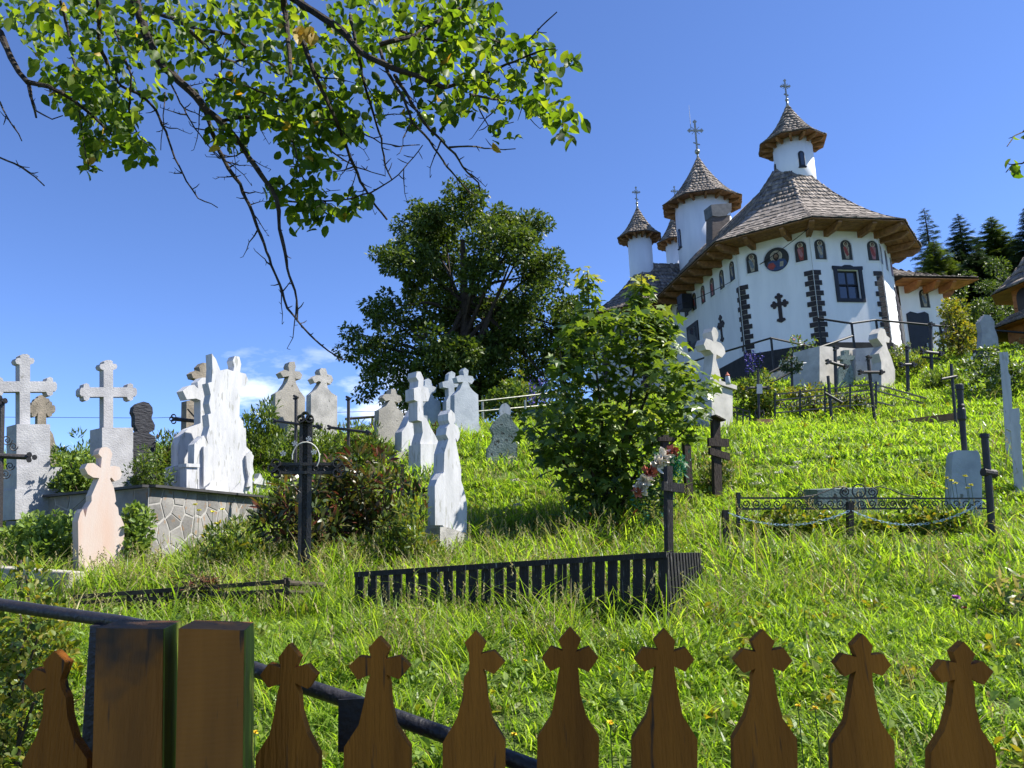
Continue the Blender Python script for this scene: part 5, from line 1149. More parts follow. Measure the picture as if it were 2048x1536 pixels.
for k, (p, na, nb) in enumerate(((c1, PLg.n, PA.n), (c2, PA.n, PB.n), (c3, PB.n, PC.n))):
    m_ = (na+nb).normalized()*.075; b = MB(); b.tube([C(*p, 4.3)+m_*1.0, C(*p, 3)+m_, C(*p, .1)+m_], .014, 6); b.build('lightning_cable', M['cable_pale'], church)
t = thing('overhead_cable', 'thin black cable slung along the shaded church wall', 'cable', at(1500, 560, 27.5))
A = C(*c2, 4.25)+(PA.n+PB.n).normalized()*.9; B = at(1350, 612, 33.0); b = MB(); b.tube([A+(B-A)*f+Vector((0, 0, -.35*4*f*(1-f))) for f in np.linspace(0, 1, 14)], .014, 5); b.build('cable', M['cable'], t)
# ---- railings and steps in front
def railing(label, pts, posts, name='railing', r=.035):
    t = thing(name, label, 'railing', at(*posts[0]))
    b = MB(); b.tube([at(*q) for q in pts], r, 8); b.build('top_rail', M['rail'], t)
    for px, py, d in posts:
        P = at(px, py, d); b = MB(); z0 = hz(P.x, P.y)-.3; b.box((P.x, P.y, (P.z+z0)/2), .06, .06, P.z-z0); b.build('post', M['rail'], t)
    return t
t = railing('black handrail along the shaded side of the church', [(1345, 737, 27.5), (1410, 715, 26.6), (1542, 676, 25.0), (1640, 697, 25.0)], [(1410, 714, 26.6), (1542, 676, 25.0), (1640, 697, 25.0)])
t = railing('long black handrail in front of the church window and annex door', [(1636, 637, 26.0), (1703, 647, 25.2), (1752, 640, 26.0), (1880, 652, 25.5), (2080, 668, 24.5)], [(1637, 638, 26.0), (1703, 647, 25.2), (1752, 640, 26.0), (1880, 652, 25.5)])
t = railing('black stair rail slanting up to the church terrace', [(1527, 752, 23.6), (1632, 697, 24.0), (1705, 672, 24.6)], [(1597, 714, 23.9)])
b = MB(); b.tube([at(1530, 772, 23.5), at(1636, 716, 23.9)], .03, 8); b.build('lower_rail', M['rail'], t)
t = thing('terrace_steps', 'pale concrete stair wall below the church terrace', 'steps', gpt(1600, 760, 24.2))
b = MB(); p = Plane(at(1600, 760, 24.4), 8); b.prism([p.pt(x, y) for x, y in ((1540, 748), (1632, 716), (1634, 800), (1540, 800))], -p.n*.5); b.build('stair_wall', M['cream_stone'], t, bevel=.02)
for k in range(6):
    b = MB(); P = p.pt(1545+k*15, 752-k*6.2)+p.n*.001; b.box(P-p.n*.7+Vector((0, 0, -.25)), .4, .9, .5, p.u, p.n); b.build('step', M['concrete'], t)

# pale pipe railing beyond the slumped stone
t = thing('pipe_railing', 'pale metal pipe railing on the slope below the big tree', 'railing', at(1030, 815, 19.0))
for y0, y1 in ((803, 791), (823, 815)):
    b = MB(); b.tube([at(955, y0, 19), at(1130, y1-8, 20)], .02, 8); b.build('rail', M['metal_pale'], t)
for x in (965, 1050, 1125): P = at(x, 800, 19.4); b = MB(); b.tube([P, Vector((P.x, P.y, hz(P.x, P.y)-.2))], .03, 8); b.build('post', M['metal_pale'], t)
t = thing('pipe_railing', 'grey metal pipe railing among the crest headstones', 'railing', at(720, 850, 17.0))
for y0, y1 in ((838, 826), (858, 850)):
    b = MB(); b.tube([at(690, y0, 17), at(900, y1-4, 17.5)], .03, 8); b.build('rail', M['iron_worn'], t)
for x in (745, 880): P = at(x, 835, 17.2); b = MB(); b.tube([P, Vector((P.x, P.y, hz(P.x, P.y)-.2))], .03, 8); b.build('post', M['iron_worn'], t)

# ---- wooden belfry at the right edge
t = thing('wooden_belfry', 'orange timber belfry with tiered shingle roofs at the churchyard edge', 'belfry', gpt(2120, 690, 25.5))
BP = gpt(2128, 690, 25.5); ax = Vector((BP.x, BP.y, 0)); zl = pxz(2040, 652, 25.5); zu = pxz(2040, 580, 25.5); zb_ = BP.z
for k in range(8):
    a0 = CA+k*math.pi/4; 
b = MB()
def octa(r, z, k): a = CA+math.radians(22.5)+k*math.pi/4; return ax+Vector((r*math.cos(a), r*math.sin(a), z))
for k in range(8):
    for r, z0, z1 in ((1.62, zb_-.5, zl+.05), (1.30, zl, zu+.1)):
        A, B = octa(r, 0, k), octa(r, 0, k+1); nb_ = int((z1-z0)/.22)
        for j in range(nb_):
            q0 = z0+(z1-z0)*j/nb_; q1 = z0+(z1-z0)*(j+1)/nb_-.012
            m_ = ((A+B)/2-ax).normalized()*(.012 if j % 2 else 0)
            bb = MB(); bb.prism([A+m_+Vector((0, 0, q0)), B+m_+Vector((0, 0, q0)), B+m_+Vector((0, 0, q1)), A+m_+Vector((0, 0, q1))], ((ax-(A+B)/2).normalized())*.08)
            if k in (3, 4, 5, 6): bb.build('plank', M['timber_orange'], t)
for re_, ze_, rr0, dz in ((2.15, zl-.02, 1.3, .75), (1.78, zu, .05, 2.4)):
    dk = MB(); st = []; pr_ = profile(re_, ze_, ze_+dz*(1/(1-rr0/re_) if rr0 > .5 else 1), 7, rr0, .5)
    for k in range(8): roof_facet(ax, CA+k*math.pi/4, pr_, lambda r: -r*T8, lambda r: r*T8, st, dk, .2)
    for k in range(8): dk.add([octa(re_/.924, ze_-.03, k), octa(re_/.924, ze_-.03, k+1), octa(1.2, ze_+.05, k+1), octa(1.2, ze_+.05, k)], [(0, 1, 2, 3)], 1)
    rf = dk.build('roof', [M['roof_deck'], M['timber_orange']], t); build_shingles('shingles', st, rf)
for k in (3, 4, 5):
    A = (octa(1.30, 0, k)+octa(1.30, 0, k+1))/2; nrm_ = (A-ax).normalized(); pw = Plane(A, math.degrees(math.atan2(nrm_.y, nrm_.x))+90)
    b = MB(); b.prism([pw.w(x, (zl+zu)/2+y+.2, .035) for x, y in arch(.6, .9)], -pw.n*.05); b.build('window', M['window_dark'], t)
# ------------------------------------------------------------------ apple tree whose boughs hang into the view
AT = thing('apple_tree', 'old apple tree with drooping leafy boughs overhanging the fence', 'tree', (-3.2, 0.3, 0.0))
BR = [  # (pixel polyline, start width px, end width px, depth)
 ([(250,-60),(300,90),(331,138),(381,182),(410,217),(448,249),(480,287),(516,340),(542,378),(552,399),(559,423),(558,458),(567,493),(575,537),(589,581),(596,619),(594,642)],24,3.5,3.0),
 ([(408,215),(419,249),(434,293),(457,337),(480,369),(498,410),(511,443),(529,487),(543,531),(558,569),(575,616),(599,648),(640,690),(672,712),(702,722)],10,2.5,3.0),
 ([(445,242),(483,234),(536,239),(571,249),(622,273),(657,300),(690,320),(716,335),(745,345),(769,352)],8,2,3.0),
 ([(600,60),(630,152),(657,208),(677,252),(701,316),(721,363),(742,398),(775,440)],11,4,2.9),
 ([(700,30),(715,103),(727,164),(747,229),(762,278),(771,331),(783,360)],8,3,3.1),
 ([(760,100),(777,147),(809,199),(824,243),(859,281),(885,322),(912,355),(941,390)],8,3,2.8),
 ([(790,150),(809,182),(850,249),(882,281),(909,308),(935,346),(958,366),(959,384)],9,3,2.8),
 ([(897,294),(935,293),(970,296),(1005,299),(1032,297)],5,2,2.8),
 ([(480,-60),(570,-15),(619,18),(683,59),(724,108),(783,135),(835,152),(888,176)],22,10,2.8),
 ([(888,176),(930,162),(970,146),(1029,123),(1073,103),(1111,97)],9,3,2.8),
 ([(790,60),(853,79),(926,88),(1040,94),(1055,80),(1073,62),(1114,23)],6,2.5,2.8),
 ([(940,190),(1017,202),(1058,220),(1114,243),(1135,255)],6,2.5,2.8),
 ([(950,190),(961,223),(976,252),(1000,250),(1026,243)],4,2,2.8),
 ([(760,90),(830,70),(882,38),(947,0),(990,-40)],11,6,2.8),
 ([(190,-50),(196,0),(199,88),(217,135),(243,173),(287,193),(311,220),(331,264),(349,316),(372,363),(396,396),(434,414)],11,2,3.1),
 ([(337,158),(360,205),(381,243),(410,284),(440,319)],4,2,3.1),
 ([(560,-50),(568,0),(577,88),(583,152)],17,8,2.7),
 ([(-60,20),(0,64),(15,103),(38,144),(56,164),(97,173),(135,193),(176,223),(215,262),(240,285)],17,4,3.0),
 ([(56,164),(63,193),(72,235)],9,5,3.0),([(72,222),(105,239),(125,232)],4,2,3.0),
 ([(-40,150),(0,205),(20,243),(44,281)],5,2.5,3.0),([(-40,300),(0,315),(44,335),(70,355),(88,372)],5,2.5,3.0),
 ([(558,402),(600,404),(637,402),(695,399),(740,385),(769,370),(798,349),(836,303),(845,290)],5,2,3.0),
 ([(120,0),(135,60),(150,130),(150,190),(165,260),(172,310),(178,340)],7,2,3.2),
 ([(230,60),(262,150),(258,230),(282,280),(318,318)],6,2,3.2),
 ([(430,150),(500,175),(560,200),(640,215)],6,2,3.1),([(380,60),(430,110),(470,125),(540,90)],9,4,3.0),
 ([(300,20),(400,60),(460,70),(520,115),(580,150)],10,5,3.2),
 ([(330,185),(325,260),(322,300)],3,1.5,3.2),([(571,249),(590,300),(600,345),(615,372)],4,2,3.0),
 ([(560,380),(600,350),(640,385),(680,380)],3,1.5,2.95),([(677,252),(720,262),(760,285),(800,292),(838,290)],4,2,2.9),
 ([(2110,240),(2060,258),(2030,270),(2014,292)],5,2,3.0),([(2110,330),(2060,322),(2026,330),(2012,345)],5,2,3.0),
]
tw = MB(); leafsites = []; boughs = []
for pl_, w0, w1, d in BR:
    # resample with a little crookedness
    pts = [np.array(p, float) for p in pl_]; seg = []
    for k in range(len(pts)-1):
        n = max(1, int(np.linalg.norm(pts[k+1]-pts[k])//14))
        for j in range(n): seg.append(pts[k]+(pts[k+1]-pts[k])*j/n)
    seg.append(pts[-1]); m_ = len(seg)
    ph = random.random()*6
    P3 = []; R3 = []
    for k, p in enumerate(seg):
        f = k/(m_-1); dd = d+.18*math.sin(ph+f*4)+random.uniform(-.006, .006)
        P3.append(at(p[0]+random.uniform(-1.3, 1.3), p[1]+random.uniform(-1.3, 1.3), dd)); R3.append((w0+(w1-w0)*f)*.5*dd/FPX*(1+random.uniform(-.12, .12)))
    b = MB(); b.tube(P3, R3, 8); b.build('bough', M['bark'], AT)
    boughs.append((pl_, P3, R3, w1))
    # fine side twigs
    for k in range(4, m_-2):
        if random.random() < (.20 if w1 < 5 else .08):
            dv = (RT*random.uniform(-.6, 1)+UP*random.uniform(-1, .25)+FW*random.uniform(-.4, .4)).normalized(); L = random.uniform(.08, .22); q = [P3[k]]
            for j in range(4): q.append(q[-1]+(dv+RT*random.uniform(-.3, .3)+UP*random.uniform(-.35, .2)).normalized()*L/4)
            tw.tube(q, [min(R3[k], .004), .003, .0022, .0018, .0012], 4)
            for z_ in q[1:]: tw.tube([z_, z_+(RT*random.uniform(-1, 1)+UP*random.uniform(-.5, 1)).normalized()*.014], [.0016, .001], 3)
    # short spurs
    for k in range(3, m_-1):
        if random.random() < .55 and (w0+(w1-w0)*k/m_) < 9.5:
            dirn = (RT*random.uniform(-1, 1)+UP*random.uniform(-.6, .8)+FW*random.uniform(-.5, .5)).normalized(); L = random.uniform(.012, .055)
            q1 = P3[k]+dirn*L*.6; q2 = q1+(dirn+UP*.3+RT*random.uniform(-.4, .4)).normalized()*L*.5
            tw.tube([P3[k], q1, q2], [R3[k]*.5+.0006, .0022, .0012], 4)
o = tw.build('spurs', M['bark'], AT); o['kind'] = 'stuff'
# leaf regions: (polygon in pixels, number of leaves, depth range)
def inpoly(x, y, poly):
    c = False; j = len(poly)-1
    for i in range(len(poly)):
        if ((poly[i][1] > y) != (poly[j][1] > y)) and x < (poly[j][0]-poly[i][0])*(y-poly[i][1])/(poly[j][1]-poly[i][1])+poly[i][0]: c = not c
        j = i
    return c
REG = [([(0,-30),(930,-30),(860,90),(760,120),(640,130),(520,110),(380,100),(240,150),(120,100),(0,40)], 240, 3.4, 4.0),([(0,-30),(1000,-30),(990,60),(900,110),(820,140),(740,130),(660,165),(560,150),(470,140),(400,120),(330,150),(330,200),(240,230),(180,200),(110,150),(60,80),(0,50)], 560, 2.7, 3.6),
 ([(820,20),(960,10),(1060,70),(1130,90),(1150,120),(1090,150),(1150,230),(1135,275),(1090,240),(1030,200),(960,235),(900,230),(850,190),(800,150),(800,60)], 250, 2.6, 3.1),
 ([(60,120),(220,150),(260,220),(300,290),(310,320),(250,320),(200,290),(165,230),(100,200)], 150, 2.9, 3.4),
 ([(160,230),(200,290),(190,340),(175,345),(160,290)], 30, 3.0, 3.3),
 ([(380,160),(480,150),(560,180),(640,190),(690,230),(700,270),(640,270),(560,250),(500,245),(440,230)], 150, 2.8, 3.3),
 ([(400,240),(470,250),(520,290),(480,310),(420,290)], 22, 2.9, 3.1),
 ([(560,250),(640,270),(660,330),(620,360),(580,320)], 42, 2.9, 3.1),
 ([(530,350),(600,360),(660,385),(740,390),(730,420),(660,440),(600,460),(560,440)], 62, 2.9, 3.1),
 ([(680,130),(760,150),(800,190),(760,200),(740,290),(690,290),(640,260),(640,180)], 60, 2.8, 3.2),
 ([(800,220),(880,215),(885,262),(830,260)], 14, 2.7, 2.9),([(960,230),(1020,235),(1030,275),(990,285)], 6, 2.75, 2.9),([(2008,255),(2060,240),(2060,360),(2010,350)], 4, 2.9, 3.1)]
LP = []
for poly, n, d0, d1 in REG:
    xs = [p[0] for p in poly]; ys = [p[1] for p in poly]; c = 0; n = int(n*2.7)
    while c < n:
        x = random.uniform(min(xs), max(xs)); y = random.uniform(min(ys), max(ys))
        if inpoly(x, y, poly):
            # small rosettes of 2-4 leaves
            dd = random.uniform(d0, d1); k_ = random.choice((2, 3, 3, 4, 4))
            for j in range(k_): LP.append(tuple(at(x+random.gauss(0, 8), y+random.gauss(0, 8), dd+random.gauss(0, .03)))); c += 1
LP = np.array(LP); n = len(LP)
D = unit(RNG.normal(size=(n, 3))*.7+np.array([.1, -.1, -.65])); Nn = unit(RNG.normal(size=(n, 3))*.8+np.array([.1, 0, .8])); S = RNG.uniform(.034, .064, n)
mi = (RNG.random(n) < .012).astype(int)
order = np.argsort(-(S/np.linalg.norm(LP-np.array(EYE), axis=1))); big = order[:300]; small = order[300:]
lm = [M['leaf_apple'], M['leaf_yellow']]
leaf_objects('leaf', LP[big], D[big], Nn[big], S[big], 'oval', lm, AT, mi[big])
o = leaf_mesh('leaves', LP[small], D[small], Nn[small], S[small], 'oval', lm, AT, mi[small]); o['kind'] = 'stuff'
# yellow cluster near the top and green apples
yc = [(592, 55), (603, 50), (612, 62), (622, 52), (630, 66), (597, 68)]
P = np.array([tuple(at(x, y, 2.62)) for x, y in yc]); k = len(yc)
leaf_objects('yellow_leaf', P, unit(np.tile([.0, -.1, -1.], (k, 1))+rdir(k)*.3), unit(np.tile([.3, -1, .2], (k, 1))+rdir(k)*.3), np.full(k, .062), 'oval', lm, AT, np.ones(k, int))
for px, py, d in ((714, 55, 2.75), (709, 178, 2.9), (721, 180, 2.9), (713, 228, 2.9), (730, 232, 2.9), (819, 42, 2.75), (925, 28, 2.7), (860, 243, 2.7), (845, 236, 2.7), (900, 222, 2.7), (646, 415, 2.95), (640, 422, 2.95), (700, 275, 2.9), (652, 272, 2.9), (560, 90, 2.8), (552, 112, 2.8)):
    c = at(px, py, d); r = random.uniform(.016, .021); b = MB(); b.lathe(c, [(.001, -r), (r*.6, -r*.85), (r, -.1*r), (r*.85, r*.6), (r*.35, r*.85), (.001, r*.75)], 10); b.build('apple', M['apple'], AT, smooth=True)
# trunk, limbs and the crown above and beside the camera
b = MB(); b.tube([(-3.2, .3, -.3), (-3.15, .32, .8), (-3.0, .4, 1.8), (-2.8, .5, 2.7)], [.24, .19, .17, .15], 12); b.build('trunk', M['bark'], AT, smooth=True)
limb = MB(); fork = Vector((-2.8, .5, 2.65))
def limbto(P, r0, r1, lift=.5):
    P = Vector(P); m1 = fork+(P-fork)*.35+Vector((0, 0, lift)); m2 = fork+(P-fork)*.75+Vector((0, 0, lift*.7)); limb.tube([fork, m1, m2, P], [r0, r0*.75, (r0+r1)/2, r1], 9)
for i in (0, 8, 14, 16, 17): limbto(boughs[i][1][0], .075, boughs[i][2][0]*1.05, .35)
over = [(.5, .6, 4.2), (2.0, .8, 4.2), (3.4, .8, 4.2), (1.0, -.8, 4.4), (-1.0, -.6, 4.4), (2.6, -.4, 4.5)]
for q in over: limbto(q, .09, .03, .9)
for k in (-2, -1):
    limb.tube([Vector((3.4, .8, 4.2)), Vector((3.1, 1.8, 4.0)), boughs[k][1][0]], [.03, .02, .008], 7)
limb.build('limb', M['bark'], AT, smooth=True)
cs = []; rs = []
for k in range(170):
    x = RNG.uniform(-1.4, 3.6); y = RNG.uniform(-1.3, 1.25) if k < 110 else RNG.uniform(.45, 1.35); z = 3.05+.75*RNG.random()
    if k < 110: z += .5*RNG.random()
    cs.append((x, y, z)); rs.append(RNG.uniform(.22, .38))
for k in range(110): cs.append((RNG.uniform(.1, 3.2), RNG.uniform(.75, 1.25), RNG.uniform(3.0, 3.5))); rs.append(RNG.uniform(.2, .32))
for k in range(60): cs.append((RNG.uniform(.4, 2.1), RNG.uniform(1.12, 1.42), RNG.uniform(3.05, 3.5))); rs.append(RNG.uniform(.16, .26))
cs = [(x+.6, y+.03, z+.7) for x, y, z in cs]
P, O = blob_leaves(cs, rs, np.full(340, 85)); n = len(P)
o = leaf_mesh('overhead_leaves', P, unit(O+np.array([0, 0, -.4])), unit(np.array([0, 0, 1.])+RNG.normal(size=(n, 3))*.5), RNG.uniform(.055, .085, n), 'quad', M['leaf_apple'], AT); o['kind'] = 'stuff'

# ------------------------------------------------------------------ big linden beside the church
base = gpt(925, 800, 34.0); LT = thing('linden_tree', 'big dense dark green broadleaf tree beside the church', 'tree', base)
oy = [345, 375, 400, 430, 480, 540, 600, 650, 700, 760, 800, 825]; ol = [885, 835, 800, 782, 776, 755, 722, 686, 690, 700, 730, 790]; orr = [965, 1005, 1050, 1098, 1118, 1135, 1152, 1162, 1172, 1180, 1180, 1150]
cs = []; rs = []; ns = []
YS = np.linspace(368, 822, 200); PW = np.interp(YS, oy, np.array(orr)-np.array(ol))**1.7; PW /= PW.sum()
LOBES = [(922,402,52),(832,442,55),(1052,452,58),(985,432,50),(800,520,58),(880,505,78),(1000,520,80),(1085,540,58),(762,618,52),(850,620,88),(960,640,100),(1085,640,82),(722,682,42),(790,712,68),(900,730,90),(1020,740,90),(1122,700,58),(728,762,42),(815,792,50),(940,800,62),(1142,622,36),(1145,780,45),(870,440,50),(1010,470,55)]
lw = np.array([l[2] for l in LOBES], float)**2; lw /= lw.sum(); ldep = RNG.uniform(-2.2, 2.2, len(LOBES))
for k in range(430):
    q = RNG.choice(len(LOBES), p=lw); lx_, ly_, lr_ = LOBES[q]; R = lr_*34/FPX; d_ = rdir(1)[0]*R*RNG.uniform(.45, 1.0); c = at(lx_, ly_, 34.0+ldep[q]*min(1, lr_/70))
    cs.append((c.x+d_[0]*.9, c.y+d_[1]*1.2, c.z+d_[2]*.8)); cr_ = RNG.uniform(.3, .8)*min(1, R/1.5+.2); rs.append(cr_); ns.append(int(330*cr_*cr_)+70)
P, O = blob_leaves(cs, rs, ns, .75, .45); n = len(P)
keep = RNG.random(n) < .97
o = leaf_mesh('crown', P, unit(O*.6+RNG.normal(size=(n, 3))*.5+np.array([0, 0, -.25])), unit(np.array([0, 0, 1.])+RNG.normal(size=(n, 3))*.6), RNG.uniform(.13, .24, n), 'quad', M['leaf_linden'], LT); o['kind'] = 'stuff'
b = MB(); top = at(925, 480, 34); b.tube([base-Vector((0, 0, .4)), base+(top-base)*.4+Vector((.15, 0, 0)), top], [.42, .30, .10], 10)
for i in RNG.choice(430, 42, replace=False):
    c = Vector(cs[i]); s = base+(top-base)*RNG.uniform(.15, .75); b.tube([s, s+(c-s)*.5+Vector((0, 0, .3)), c], [.12, .07, .02], 6)
b.build('trunk', M['trunk'], LT)

# ------------------------------------------------------------------ conifers and light trees on the slope behind the church
def conifer(name, label, px, py, d, R, mat_, n=1700, group='conifers behind the church', sparse=1.0, asym=0):
    tp = at(px, py, d); bx, by = tp.x, tp.y; bz = hz(bx, by); H = tp.z-bz
    t = thing(name, label, 'tree', (bx, by, bz), group); b = MB(); b.tube([(bx, by, bz-.4), (bx, by, bz+H*.5), (bx, by, tp.z)], [.24, .15, .02], 8); b.build('trunk', M['trunk'], t)
    P = []; D = []; S = []
    nb = int(150*sparse)
    for k in range(nb):
        f = (k+RNG.random())/nb; f = .10+.9*f; L = R*(1-f)**.85*RNG.uniform(.65, 1.12)+.12; a = k*2.4+RNG.uniform(-.4, .4); z = bz+H*f
        m_ = max(2, int(L*6*sparse))
        for j in range(m_):
            g_ = (j+.3)/m_; dr = -.35*g_*L*(1-f)+.22*g_*g_*L
            p = (bx+math.cos(a)*L*g_, by+math.sin(a)*L*g_, z+dr)
            for s_ in (-.55, 0, .55):
                P.append(p); D.append((math.cos(a+s_), math.sin(a+s_), -.18+RNG.normal()*.15)); S.append(RNG.uniform(.5, .85)*(.35+.65*min(1, L/1.5)))
    P.append((bx, by, tp.z-.5)); D.append((0, 0, 1)); S.append(.6)
    n = len(P); P = np.array(P); D = np.array(D)
    o = leaf_mesh('crown', P, D, unit(np.array([0, 0, 1.])+RNG.normal(size=(n, 3))*.35), np.array(S), 'spray', mat_, t); o['kind'] = 'stuff'
conifer('spruce_tree', 'tall thin spruce with sparse gnarled top just behind the church roof', 1848, 418, 54, 2.6, M['leaf_spruce'], sparse=1.1)
conifer('spruce_tree', 'slender dark spruce with a needle-thin tip beside the church annex', 1916, 430, 56, 3.4, M['leaf_spruce'], sparse=1.5)
conifer('larch_tree', 'light green pointed conifer between the two dark spruces', 1981, 434, 58, 4.2, M['leaf_larch'], sparse=2.0)
conifer('spruce_tree', 'dark spruce behind the wooden belfry', 2052, 415, 54, 3.4, M['leaf_spruce'], sparse=1.6)
conifer('larch_tree', 'low light green conifer peeping over the church eaves', 1866, 482, 50, 3.4, M['leaf_larch'], sparse=1.6)
conifer('spruce_tree', 'deep shaded spruce filling the gap above the annex roof', 1950, 505, 48, 4.0, M['leaf_spruce'], sparse=2.0)
def broadleaf(label, px, py, d, rx, rz, nleaf, mat_, size=.16, name='broadleaf_tree', group=None):
    tp = at(px, py, d); bz = hz(tp.x, tp.y); t = thing(name, label, 'tree', (tp.x, tp.y, bz), group); cs = []; rs = []
    for k in range(46):
        q = rdir(1)[0]*(RNG.random()**.35); cs.append((tp.x+q[0]*rx, tp.y+q[1]*rx, tp.z-rz+q[2]*rz)); rs.append(RNG.uniform(.35, .7)*min(1, rx/1.6))
    P, O = blob_leaves(cs, rs, np.full(46, nleaf//46)); n = len(P)
    o = leaf_mesh('crown', P, unit(O+RNG.normal(size=(n, 3))*.5), unit(np.array([0, 0, 1.])+RNG.normal(size=(n, 3))*.6), RNG.uniform(.7, 1.2, n)*size, 'quad', mat_, t); o['kind'] = 'stuff'
    b = MB(); b.tube([(tp.x, tp.y, bz-.3), (tp.x+.1, tp.y, tp.z-rz)], [.12, .04], 7)
    for i in range(12): c = Vector(cs[i]); b.tube([Vector((tp.x, tp.y, (bz+tp.z-rz)/2)), c], [.05, .015], 5)
    b.build('trunk', M['trunk'], t)
broadleaf('bushy mid-green tree in the shade below the larch', 1995, 530, 44, 3.2, 3.2, 7000, M['leaf_linden'])
broadleaf('dark leafy tree rising behind the annex and the young bright tree', 1930, 575, 42, 3.2, 3.0, 7000, M['leaf_linden'])
broadleaf('yellow-green young tree with upright twigs before the annex door', 1902, 588, 24.5, .6, 1.25, 2400, M['leaf_lime'], .11, 'young_tree')

# ------------------------------------------------------------------ maple sapling in the middle of the graves
base = gpt(1215, 1062, 9.5); MP = thing('maple_sapling', 'young maple with several leafy stems standing among the graves', 'tree', base)
ST = [[(1215,1065),(1212,960),(1205,850),(1190,720),(1178,620),(1175,540)],[(1215,1060),(1235,940),(1258,820),(1272,700),(1282,600),(1283,548)],[(1213,1060),(1190,960),(1150,860),(1128,770),(1120,700)],
      [(1217,1060),(1265,960),(1320,860),(1355,780),(1385,740)],[(1212,1060),(1170,980),(1110,900),(1065,850)],[(1217,1060),(1250,1000),(1310,920),(1370,860),(1395,830)],[(1235,940),(1290,800),(1325,700),(1340,640)]]
P = []; D = []; S = []; mi = []
for k, ln in enumerate(ST):
    off = [0, .1, -.35, .3, -.2, -.45, .45][k]; m_ = len(ln); P3 = [at(x, y, 9.5+off*(i/(m_-1))) for i, (x, y) in enumerate(ln)]
    b = MB(); b.tube(P3, list(np.linspace(.024, .006, m_)), 7); b.build('stem', M['stem'], MP)
    # opposite pairs of long-stalked leaves along stem and short side shoots
    for i in range(1, m_):
        A, B = P3[i-1], P3[i]
        for q in range(int((B-A).length/.075)):
            c = A+(B-A)*(q*.075/(B-A).length); a0 = random.random()*6.28
            last = (i == m_-1)
            for s in range(4):
                a = a0+s*math.pi/2; L = random.uniform(.05, .17) if last else random.uniform(.10, .42)
                if i == 1: L *= .8
                dv = Vector((math.cos(a), math.sin(a), random.uniform(-.1, .5)))
                P.append(tuple(c+dv*L)); D.append((dv.x, dv.y, random.uniform(-.75, -.05))); S.append(random.uniform(.10, .18)); mi.append(1 if (last and q > (B-A).length/.075*.62 and k < 2) else 0)
MR = [(1165,640),(1300,600),(1345,640),(1355,700),(1425,760),(1420,800),(1390,850),(1330,870),(1310,930),(1270,960),(1250,1010),(1180,1010),(1130,960),(1090,930),(1050,890),(1045,840),(1080,810),(1110,740),(1115,650)]
for sx, y0, y1, hw in ((1176, 535, 690, 26), (1284, 548, 660, 26), (1325, 620, 720, 30)):
    for q in range(46):
        y = y0+(y1-y0)*random.random()**.8; c0 = at(sx+random.uniform(-hw, hw)*(.35+.65*(y-y0)/(y1-y0)), y, 9.55+random.uniform(-.15, .15)); a0 = random.random()*6.28
        for s in range(3): a = a0+s*2.1; P.append(tuple(c0+Vector((math.cos(a)*.05, math.sin(a)*.05, random.gauss(0, .02))))); D.append((math.cos(a), math.sin(a), random.uniform(-.9, -.1))); S.append(random.uniform(.09, .16)); mi.append(1 if y < y0+22 and sx < 1300 else 0)
c_ = 0
while c_ < 1500:
    x = random.uniform(1040, 1430); y = random.uniform(600, 1015)
    if not inpoly(x, y, MR): continue
    hwid = .75 if y < 900 else .5
    c0 = at(x, y, 9.5+random.uniform(-hwid, hwid)); a0 = random.random()*6.28
    for s in range(3):
        a = a0+s*2.1; P.append(tuple(c0+Vector((math.cos(a)*.06, math.sin(a)*.06, random.gauss(0, .03))))); D.append((math.cos(a), math.sin(a), random.uniform(-.8, .0))); S.append(random.uniform(.10, .19)); mi.append(0); c_ += 1
P = np.array(P); D = np.array(D); S = np.array(S); mi = np.array(mi); n = len(P)
Nn = unit(np.array([.15, -.25, 1.])+RNG.normal(size=(n, 3))*.45)
dist = np.linalg.norm(P-np.array(EYE), axis=1)+RNG.random(n)*.5; order = np.argsort(dist-5*(mi == 1)); big = order[:300]; small = order[300:]
leaf_objects('leaf', P[big], D[big], Nn[big], S[big], 'maple', [M['leaf_maple'], M['leaf_maple_new']], MP, mi[big])
o = leaf_mesh('leaves', P[small], D[small], Nn[small], S[small], 'maple', [M['leaf_maple'], M['leaf_maple_new']], MP, mi[small]); o['kind'] = 'stuff'

# ------------------------------------------------------------------ shrubs and beds
def bushpx(name, label, cat, x0, x1, ytop, ybase, d, nleaf, size, kind, mats, ry=.5, **kw):
    base = gpt((x0+x1)/2, ybase, d); s = d/FPX; W_ = (x1-x0)/2*s; top = at((x0+x1)/2, ytop, d).z; H = max(.25, top-base.z)
    shp = [(0, 0, H*.48, W_*.92, ry, H*.5), (-W_*.45, .05, H*.35, W_*.5, ry*.8, H*.38), (W_*.45, -.05, H*.35, W_*.5, ry*.8, H*.38)]
    return bush(name, label, cat, base, shp, kw.pop('nclump', 40), nleaf, size, kind, mats, **kw)
B_ = M
bushpx('peony_bush', 'sprawling peony bed with rusty seed heads behind the lattice cross', 'shrub', 520, 690, 900, 1125, 8.6, 1500, .13, 'lance', [M['leaf_peony'], M['leaf_dead']], .5, probs=[.9, .1], crad=(.1, .2), stems=14)
bushpx('peony_bush', 'dense leafy peony bush with brown tops beside the slender white cross', 'shrub', 640, 860, 885, 1125, 8.9, 2200, .13, 'lance', [M['leaf_peony'], M['leaf_dead']], .55, probs=[.9, .1], crad=(.1, .22), stems=16)
bushpx('wild_herbs', 'tall yellowish wild herbs crowding the slender white cross', 'herbs', 760, 880, 1000, 1125, 8.0, 1300, .085, 'lance', [M['leaf_bush'], M['leaf_lime']], .35, probs=[.7, .3], crad=(.06, .14), stems=14, upbias=.9)
